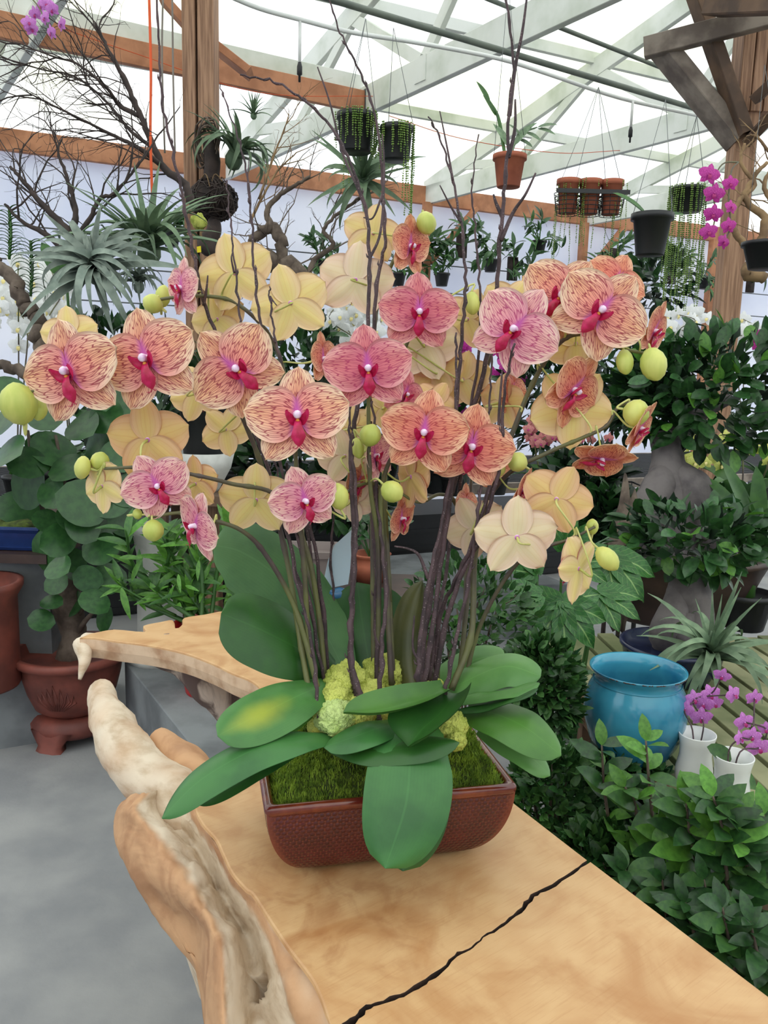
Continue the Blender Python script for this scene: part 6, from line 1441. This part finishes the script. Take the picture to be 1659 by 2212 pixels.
# ---- slatted bench, right
SZ = .55
e1 = (onz(1659, 1400, SZ) - onz(1530, 1322, SZ)).normalized(); e2 = V((-e1.y, e1.x, 0)); e2 = e2 if e2.y > 0 else -e2
t = thing('slatted_bench', 'mossy grey wooden slatted bench at the right carrying the bonsai trees', 'bench', V((onz(1500, 1350, SZ).x, onz(1500, 1350, SZ).y, 0)))
o_ = onz(1420, 1640, SZ)
for k in range(48):
    c_ = o_ + e2 * (k * .074); L0 = -.95 if k < 16 else -.75; b = MB(); b.beam(c_ + e1 * (L0 + rnd.uniform(-.03, .03)) - UP * .012, c_ + e1 * 2.4 - UP * .012, .058, .024); obj('slat', b, M_slat, t, smooth=False)
for k in (-.7, .6, 1.9):
    b = MB(); b.beam(o_ + e1 * k - UP * .065, o_ + e1 * k + e2 * 3.5 - UP * .065, .06, .08); obj('bearer', b, M_dark, t, smooth=False)
    for q in (.08, 1.2, 2.35, 3.4):
        b = MB(); c_ = o_ + e1 * k + e2 * q; b.beam(V((c_.x, c_.y, 0)), c_ - UP * .1, .07, .07, e1); obj('leg', b, M_dark, t, smooth=False)
b = MB(); b.beam(o_ - e2 * .05 + e1 * -.95 - UP * .03, o_ - e2 * .05 + e1 * 2.4 - UP * .03, .03, .08); obj('front_board', b, M_dark, t, smooth=False)
# ---- bonsai figs
FIC = [lmesh('leaf', .56, M_lfd, .12, .12, 6, .6, .95), lmesh('leaf', .52, gl('fig_leaf', srgb(62, 104, 56), srgb(44, 80, 44), .3), .1, .2, 6, .6, .95), lmesh('leaf', .6, M_lfb, .1, .12, 6, .6, .95)]
def bonsai(label, trunks, crown, nleaf, L, seed, stuff, bright=.06):
    r = random.Random(seed); foot = P(*trunks[0][0][0]); t = thing('bonsai_fig', label, 'bonsai', foot)
    for pts, rad in trunks:
        b = MB(); q = cr([P(*p) for p in pts], 7); rr = [x / F * pts[0][2] for x in rad]; b.tube(q, rr, 14); b.v = [p + (mnoise.noise(p * 9) * .02 + mnoise.noise(p * 30) * .006) * V((1, .6, .5)) for p in b.v]; obj('trunk', b, M_fic, t)
    for c, R3_, n_ in crown:
        c = P(*c); leafparts(t, [FIC[0], FIC[0], FIC[1], FIC[0], FIC[1], FIC[0], FIC[0], FIC[1]] + ([FIC[2]] if bright else []), c, R3_, n_, L, r, .25)
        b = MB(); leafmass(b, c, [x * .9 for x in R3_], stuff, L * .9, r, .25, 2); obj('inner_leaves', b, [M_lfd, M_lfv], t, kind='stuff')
    return t
F1 = 3.15
bonsai('big bonsai fig with a dense round crown and a grey swollen trunk, right edge', [
    ([(1452, 1230, F1), (1452, 1140, F1), (1447, 1060, F1), (1442, 995, F1), (1436, 930, F1)], [44, 52, 54, 38, 28]), ([(1555, 1240, F1), (1535, 1140, F1 - .05), (1498, 1055, F1 - .05), (1455, 1010, F1)], [36, 44, 42, 26]), ([(1372, 1240, F1), (1395, 1130, F1 - .05), (1428, 1045, F1 - .04), (1440, 1005, F1)], [30, 38, 36, 22]),
    ([(1440, 950, F1), (1500, 900, F1), (1580, 860, F1)], [28, 20, 10])],
    [((1545, 845, F1), (.36, .26, .235), 270), ((1400, 850, F1 + .05), (.14, .18, .16), 60)], 0, .085, 301, 520)
c_ = P(1460, 1300, F1); 
t = thing('oval_bonsai_pot', 'wide dark brown oval bonsai pot under the big fig', 'pot', V((c_.x, c_.y, SZ))); ph = max(.1, P(1460, 1215, F1 - .2).z - SZ)
pot([(0, 0), (.62, 0), (.66, .01), (.86, ph * .7), (.93, ph * .9), (1.0, ph * .93), (1.0, ph), (.92, ph), (.86, ph * .85), (0, ph * .9)], t, V((c_.x, c_.y, SZ)), M_choc, 40, sx=.36, sy=.24)
F2 = 2.5
bonsai('small bonsai fig with a bulbous two-legged trunk, in front of the big one', [
    ([(1502, 1420, F2), (1496, 1350, F2), (1490, 1290, F2), (1486, 1235, F2), (1484, 1200, F2)], [34, 44, 48, 30, 22]), ([(1446, 1405, F2), (1448, 1345, F2 - .03), (1468, 1285, F2), (1484, 1240, F2)], [34, 36, 28, 20]), ([(1500, 1430, F2 - .04), (1482, 1385, F2 - .06), (1482, 1330, F2 - .04)], [14, 18, 20])],
    [((1490, 1160, F2), (.235, .17, .10), 170)], 0, .075, 302, 260, .1)
c_ = P(1452, 1405, F2); 
t = thing('navy_pot', 'dark navy glazed pot holding the small bonsai fig', 'pot', V((c_.x, c_.y, SZ))); ph = .115
pot([(0, 0), (.10, 0), (.115, .01), (.145, ph * .6), (.15, ph * .85), (.158, ph * .9), (.158, ph), (.146, ph), (.135, ph * .85), (0, ph * .88)], t, V((c_.x, c_.y, SZ)), M_navy, 40)
t = thing('grey_rock', 'rough upright grey stone left of the small bonsai fig', 'rock', V((P(1352, 1160, 2.95).x, P(1352, 1160, 2.95).y, SZ))); b = MB(); c_ = P(1352, 1150, 2.95); b.blob(V((c_.x, c_.y, (SZ + P(1352, 1055, 2.95).z) / 2)), (.055, .05, (P(1352, 1055, 2.95).z - SZ) / 2), 16, 0, .5, 2.5, 3); obj('stone', b, M_gbark, t)
# ---- blue pot and mugs
bp = 1.93; c_ = P(1366, 1600, bp); c_.z = SZ; HB = P(1372, 1432, bp).z - SZ; RB = 108 / F * bp
t = thing('turquoise_pot', 'big empty turquoise glazed pot with a chipped dark rim', 'pot', c_)
b = MB(); b.lathe([(0, .0), (RB * .55, .0), (RB * .60, HB * .03), (RB * .66, HB * .10), (RB * .86, HB * .28), (RB * .99, HB * .5), (RB * 1.0, HB * .62), (RB * .93, HB * .78), (RB * .84, HB * .87), (RB * .82, HB * .91), (RB * .88, HB * .955), (RB * .93, HB * .985), (RB * .93, HB), (RB * .885, HB * .99), (RB * .80, HB * .9), (RB * .86, HB * .78), (RB * .92, HB * .6), (RB * .8, HB * .3), (RB * .5, HB * .08), (0, HB * .08)], 64, c_); obj('body', b, M_blue, t)
b = MB(); r = random.Random(4)
for k in range(26):
    a = -math.pi / 2 + r.uniform(-1.0, .9); L = r.uniform(.01, .05); b.tube([c_ + V((math.cos(a + L * q) * RB * .932, math.sin(a + L * q) * RB * .932, HB * .988 + r.uniform(-.0005, .0005))) for q in (0, .5, 1, 1.5, 2)], [.0008, .0018, .0012, .0006], 5)
obj('chips', b, M_choc, t, label='brown chips where the rim glaze is worn', kind='stuff')
b = MB(); b.lathe([(RB * .845, HB * .862), (RB * .86, HB * .868), (RB * .85, HB * .878)], 48, c_); obj('collar', b, M_blue, t)
def mug(label, px, py0, py1, d, w, nstem):
    c = P(px, py1, d); c.z = SZ; H = P(px, py0, d).z - SZ; R_ = w / 2 / F * d; t = thing('white_cup', label, 'cup', c)
    b = MB(); b.lathe([(0, 0), (R_ * .72, 0), (R_ * .82, H * .03), (R_ * .98, H * .18), (R_ * .96, H * .34), (R_ * .82, H * .6), (R_ * .86, H * .8), (R_ * .98, H * .98), (R_ * .97, H), (R_ * .91, H * .99), (R_ * .76, H * .7), (R_ * .8, H * .35), (0, H * .3)], 40, c); obj('cup', b, M_mug, t)
    return c, H
c1, h1 = mug('left one of two white waisted cups beside the turquoise pot', 1497, 1575, 1685, 1.84, 80, 1)
c2, h2 = mug('right one of two white waisted cups, nearer the viewer', 1575, 1622, 1730, 1.74, 86, 1)
def mini(label, c, h, fl, d, seed, leaves):
    r = random.Random(seed); t = thing('mini_orchid', label, 'orchid', c + UP * h * .35); pts = [P(x, y, d + r.uniform(-.03, .03)) for x, y, _ in fl]
    sub = sorted(pts, key=lambda p: p.z)
    for k in range(2):
        s = sub[k::2]; b = MB(); b.tube(cr([c + UP * h * .35, c + UP * h * 1.05 + LX * (.012 - .024 * k), s[0], s[len(s) // 2], s[-1]], 5), .0018, 5); obj('stem', b, M_twig, t)
    for p, f_ in zip(pts, fl): put_flower(FLI, p, f_[2] / F * d, t, r, .5)
    for x0, y0, x1, y1 in leaves:
        p0, p1 = P(x0, y0, d), P(x1, y1, d - .03); put('leaf', lmesh('leaf', .48, M_lf, .08, .15, 8, .5), frame(p0, p1 - p0, CZ + UP * .6, (p1 - p0).length * 1.1), t)
mini('lilac mini orchid in the left white cup', c1, h1, [(1560, 1460, 20), (1535, 1500, 24), (1500, 1510, 22), (1585, 1500, 22), (1480, 1530, 20), (1515, 1550, 26), (1520, 1520, 24), (1545, 1520, 20)], 1.84, 1, [(1525, 1640, 1490, 1655)])
mini('lilac mini orchid in the right white cup', c2, h2, [(1630, 1508, 22), (1608, 1560, 24), (1625, 1590, 22), (1600, 1595, 18), (1640, 1615, 28), (1655, 1575, 18)], 1.74, 2, [(1580, 1640, 1540, 1615), (1585, 1650, 1632, 1700)])
# ---- soil bed and shrubs between the table and the bench
b = MB(); rows = []
q0, q1, q2, q3 = onz(860, 1330, .0), onz(1900, 1950, .0), onz(1240, 1950, 0), onz(900, 1500, 0)
tl_ = (Rr1 - Rr0).normalized(); tn = V((-tl_.y, tl_.x, 0)); tn = tn if tn.x > 0 else -tn
o2 = V((Rr0.x, Rr0.y, 0)) - tl_ * .55 + tn * .02
for i in range(25):
    row = []
    for j in range(17):
        u, v = i / 24, j / 16; p = o2 + tl_ * (u * 2.3) + tn * (v * .74); row.append(p + UP * (.05 + .03 * mnoise.noise(p * 8) - (.05 if j in (0, 16) or i in (0, 24) else 0)))
    rows.append(row)
b.grid(rows); obj('planting_bed', b, M_soil, label='dark soil bed between the table and the slatted bench', cat='soil bed')
def shrub(label, stems, L, ms, seed, per=2, rad=.005, mstem=M_gbark, cat='shrub', spread=1.0, skip=.15):
    """stems: lists of px points with distances; leaves in pairs up each stem"""
    r = random.Random(seed); foot = P(*stems[0][0]); t = thing('leafy_shrub', label, cat, V((foot.x, foot.y, .05)))
    for pts in stems:
        q = cr([P(*p) for p in pts], 7); b = MB(); b.tube(q, [rad, rad * .4], 5); obj('stem', b, mstem, t); k = len(q)
        for i in range(int(k * skip), k):
            tg = (q[i] - q[i - 1]).normalized() if i else (q[1] - q[0]).normalized()
            for s in range(per):
                a = i * 1.2 + s * 6.283 / per; sd = (LX * math.cos(a) + LY * math.sin(a)); d = (sd + tg * .6 + rv(r) * .35 - CZ * .0).normalized()
                put('leaf', ms[r.randrange(len(ms))], frame(q[i], d, (UP + CZ * .8 + rv(r) * .3).normalized(), L * r.uniform(.75, 1.2) * (1 - .3 * (i / k) ** 4)), t)
        put('leaf', ms[-1], frame(q[-1], (q[-1] - q[-2]), CZ, L * .7), t)
SH = [lmesh('leaf', .44, M_lfd, .1, .22, 6, .75, .85), lmesh('leaf', .46, M_lf, .1, .28, 6, .75, .85), lmesh('leaf', .42, M_lfd, .1, .3, 6, .75, .85), lmesh('leaf', .48, M_lfb, .1, .2, 6, .75, .85)]
shrub('bright-tipped shrub rising in front of the turquoise pot', [[(1330, 1990, 1.62), (1320, 1820, 1.6), (1305, 1700, 1.6), (1300, 1610, 1.6)], [(1420, 1960, 1.58), (1412, 1800, 1.56), (1402, 1690, 1.56), (1395, 1600, 1.56)], [(1370, 1980, 1.6), (1380, 1860, 1.56), (1372, 1740, 1.55), (1350, 1700, 1.55)]], .075, SH + [SH[3]], 401, per=1)
shrub('glossy shrub below the white cups at the right', [[(1520, 2060, 1.5), (1510, 1900, 1.46), (1490, 1800, 1.44), (1482, 1735, 1.44)], [(1580, 2060, 1.46), (1570, 1900, 1.42), (1560, 1790, 1.4), (1540, 1720, 1.4)], [(1640, 2040, 1.46), (1620, 1900, 1.42), (1600, 1820, 1.4), (1590, 1760, 1.4)], [(1480, 2020, 1.55), (1450, 1900, 1.52), (1440, 1800, 1.5)], [(1660, 2000, 1.5), (1660, 1880, 1.45), (1650, 1760, 1.45)]], .082, SH, 402)
shrub('dense darker shrub along the right side of the table', [[(1400, 2060, 1.5), (1380, 1960, 1.48), (1350, 1880, 1.46)], [(1450, 2080, 1.46), (1440, 1980, 1.42), (1430, 1900, 1.42)], [(1520, 2140, 1.4), (1500, 2020, 1.36), (1480, 1950, 1.36)], [(1600, 2180, 1.36), (1580, 2060, 1.32), (1560, 1960, 1.32)], [(1660, 2180, 1.36), (1640, 2080, 1.3), (1620, 1990, 1.3)], [(1560, 2160, 1.45), (1540, 2000, 1.42), (1520, 1900, 1.4)], [(1350, 2000, 1.6), (1330, 1920, 1.56), (1300, 1860, 1.55)]], .07, SH[:3] + [SH[0]], 403)
SMALL = [lmesh('leaf', .55, M_lfd, .08, .15, 5, .6), lmesh('leaf', .55, M_lf, .08, .15, 5, .6)]
def fine_shrub(label, px, py, d, rx, ry, seed, L=.034, n=260, stuff=1300, m_=(M_lfd, M_lf), stems=9):
    r = random.Random(seed); c = P(px, py, d); t = thing('fine_leaved_shrub', label, 'shrub', V((c.x, c.y, .05))); R3_ = (rx / F * d, rx / F * d * .6, ry / F * d)
    for k in range(stems):
        e = c + LX * r.uniform(-.8, .8) * R3_[0] + UP * r.uniform(0, .95) * R3_[2] + LY * r.uniform(-.6, .6) * R3_[1]; b = MB(); b.tube(cr([V((c.x + r.uniform(-.03, .03), c.y, .05)), c.lerp(e, .4) - UP * .1, e], 5), [.004, .0012], 5); obj('stem', b, M_gbark, t)
    leafparts(t, SMALL, c, R3_, n, L, r, .35); b = MB(); leafmass(b, c, R3_, stuff, L, r, .2, 2); obj('inner_leaves', b, list(m_), t, kind='stuff')
fine_shrub('fine-leaved shrub behind the right-hand orchid leaves', 1010, 1330, 2.0, 140, 120, 501, .034, 220, 500)
fine_shrub('dark fine-leaved shrub between the orchid leaves and the turquoise pot', 1165, 1500, 1.85, 85, 130, 502)
fine_shrub('dark fine-leaved shrub just beyond the right table edge', 1190, 1740, 1.7, 100, 140, 503, .03)
fine_shrub('low dark shrub beyond the table crack', 1290, 1880, 1.6, 90, 110, 504, .032)
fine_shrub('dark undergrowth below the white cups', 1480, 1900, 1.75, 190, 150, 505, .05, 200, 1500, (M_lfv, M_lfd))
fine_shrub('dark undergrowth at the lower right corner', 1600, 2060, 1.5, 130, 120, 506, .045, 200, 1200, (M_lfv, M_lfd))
fine_shrub('low dark growth under the bench edge behind the bright-tipped shrub', 1330, 1720, 1.9, 110, 110, 507, .04, 160, 900, (M_lfv, M_lfd))
# ---- palmate-leaved plant
M_pal = leaf_mat('palmate_leaf', srgb(52, 108, 42), srgb(38, 84, 36), .4)
pn, pl_ = M_pal.node_tree.nodes, M_pal.node_tree.links; pb = pn['Principled BSDF']; pc_ = pb.inputs['Base Color'].links[0].from_socket
uvp = pn.new('ShaderNodeSeparateXYZ'); pl_.new(pn.new('ShaderNodeUVMap').outputs[0], uvp.inputs[0]); aup = mth(pn, pl_, 'ABSOLUTE', mth(pn, pl_, 'SUBTRACT', uvp.outputs[0], .5))
sv = mth(pn, pl_, 'SINE', mth(pn, pl_, 'MULTIPLY', mth(pn, pl_, 'SUBTRACT', uvp.outputs[1], mth(pn, pl_, 'MULTIPLY', aup, .45)), 52))
vein_ = mth(pn, pl_, 'MAXIMUM', sstep(pn, pl_, aup, .05, .015), mth(pn, pl_, 'MULTIPLY', sstep(pn, pl_, sv, .9, 1.0), .4))
pl_.new(mixc(pn, pl_, mth(pn, pl_, 'MULTIPLY', vein_, .7), pc_, srgb(150, 184, 110)), pb.inputs['Base Color'])
def palmate(name, lobes, spread, seed):
    b = MB(); r = random.Random(seed)
    for k in range(lobes):
        a = (k - (lobes - 1) / 2) * spread; L = 1 - .28 * abs(a) / 2; e = V((math.sin(a), math.cos(a), 0)); p = V((math.cos(a), -math.sin(a), 0)); rows = []; uv = []
        for i in range(9):
            v = i / 8; w = .21 * math.sin(math.pi * (.16 + .84 * v) ** 1.1) ** .8 + .002; row = []
            for u in (-1, -.5, 0, .5, 1): row.append(e * v * L + p * u * w + V((0, 0, .04 * abs(u) - .28 * v * v + .02 * math.sin(v * 12 + u)))); uv.append((u * .5 + .5, v))
            rows.append(row)
        b.grid(rows, uv=uv)
    return b.mesh(name, M_pal)
PA = [palmate('leaf', 7, .60, 1), palmate('leaf', 5, .62, 2), palmate('leaf', 3, .55, 3)]
t = thing('palmate_plant', 'plant with big glossy hand-shaped leaves right of the orchid stems', 'plant', V((P(1230, 1500, 2.25).x, P(1230, 1500, 2.25).y, .05))); r = random.Random(8)
base_ = V((P(1230, 1500, 2.25).x, P(1230, 1500, 2.25).y, .06))
for x0, y0, x1, y1, s, k, d in ((1215, 1300, 1228, 1440, 130, 0, 2.12), (1290, 1275, 1375, 1320, 105, 2, 2.2), (1215, 1190, 1240, 1110, 95, 2, 2.25), (1170, 1285, 1085, 1290, 95, 2, 2.12), (1310, 1190, 1385, 1270, 130, 2, 2.3), (1240, 1215, 1320, 1205, 90, 1, 2.3), (1160, 1240, 1120, 1180, 80, 1, 2.28)):
    p0, p1 = P(x0, y0, d), P(x1, y1, d - .05); put('leaf', PA[k], frame(p0, p1 - p0, (CZ + UP * .7), s / F * d), t)
    b = MB(); b.tube(cr([base_, base_.lerp(p0, .6) + LY * .04, p0], 6), [.008, .003], 6); obj('stem', b, M_lf, t)

t = thing('strap_leaf_orchid', 'big strap-leaved green orchid right of the fig trunks at the right edge', 'orchid', P(1620, 1150, 3.0)); r = random.Random(77)
foot = P(1625, 1170, 3.0); pot(flare(.07, .1, .14, .06), t, V((foot.x, foot.y, SZ)), M_black, 20)
b = MB(); b.tube([V((foot.x, foot.y, SZ + .12)), foot], [.03, .02], 6); obj('stem', b, M_lf, t)
for x1, y1 in ((1560, 1040), (1600, 1020), (1650, 1040), (1690, 1060), (1550, 1100), (1580, 1150), (1700, 1120), (1660, 1180), (1640, 1080)):
    p1 = P(x1, y1, 2.95 + r.uniform(-.1, .1)); put('leaf', lmesh('leaf', .26, M_lf, .12, .2, 8, .5), frame(foot, p1 - foot, UP + CZ * .6, (p1 - foot).length * 1.2), t)
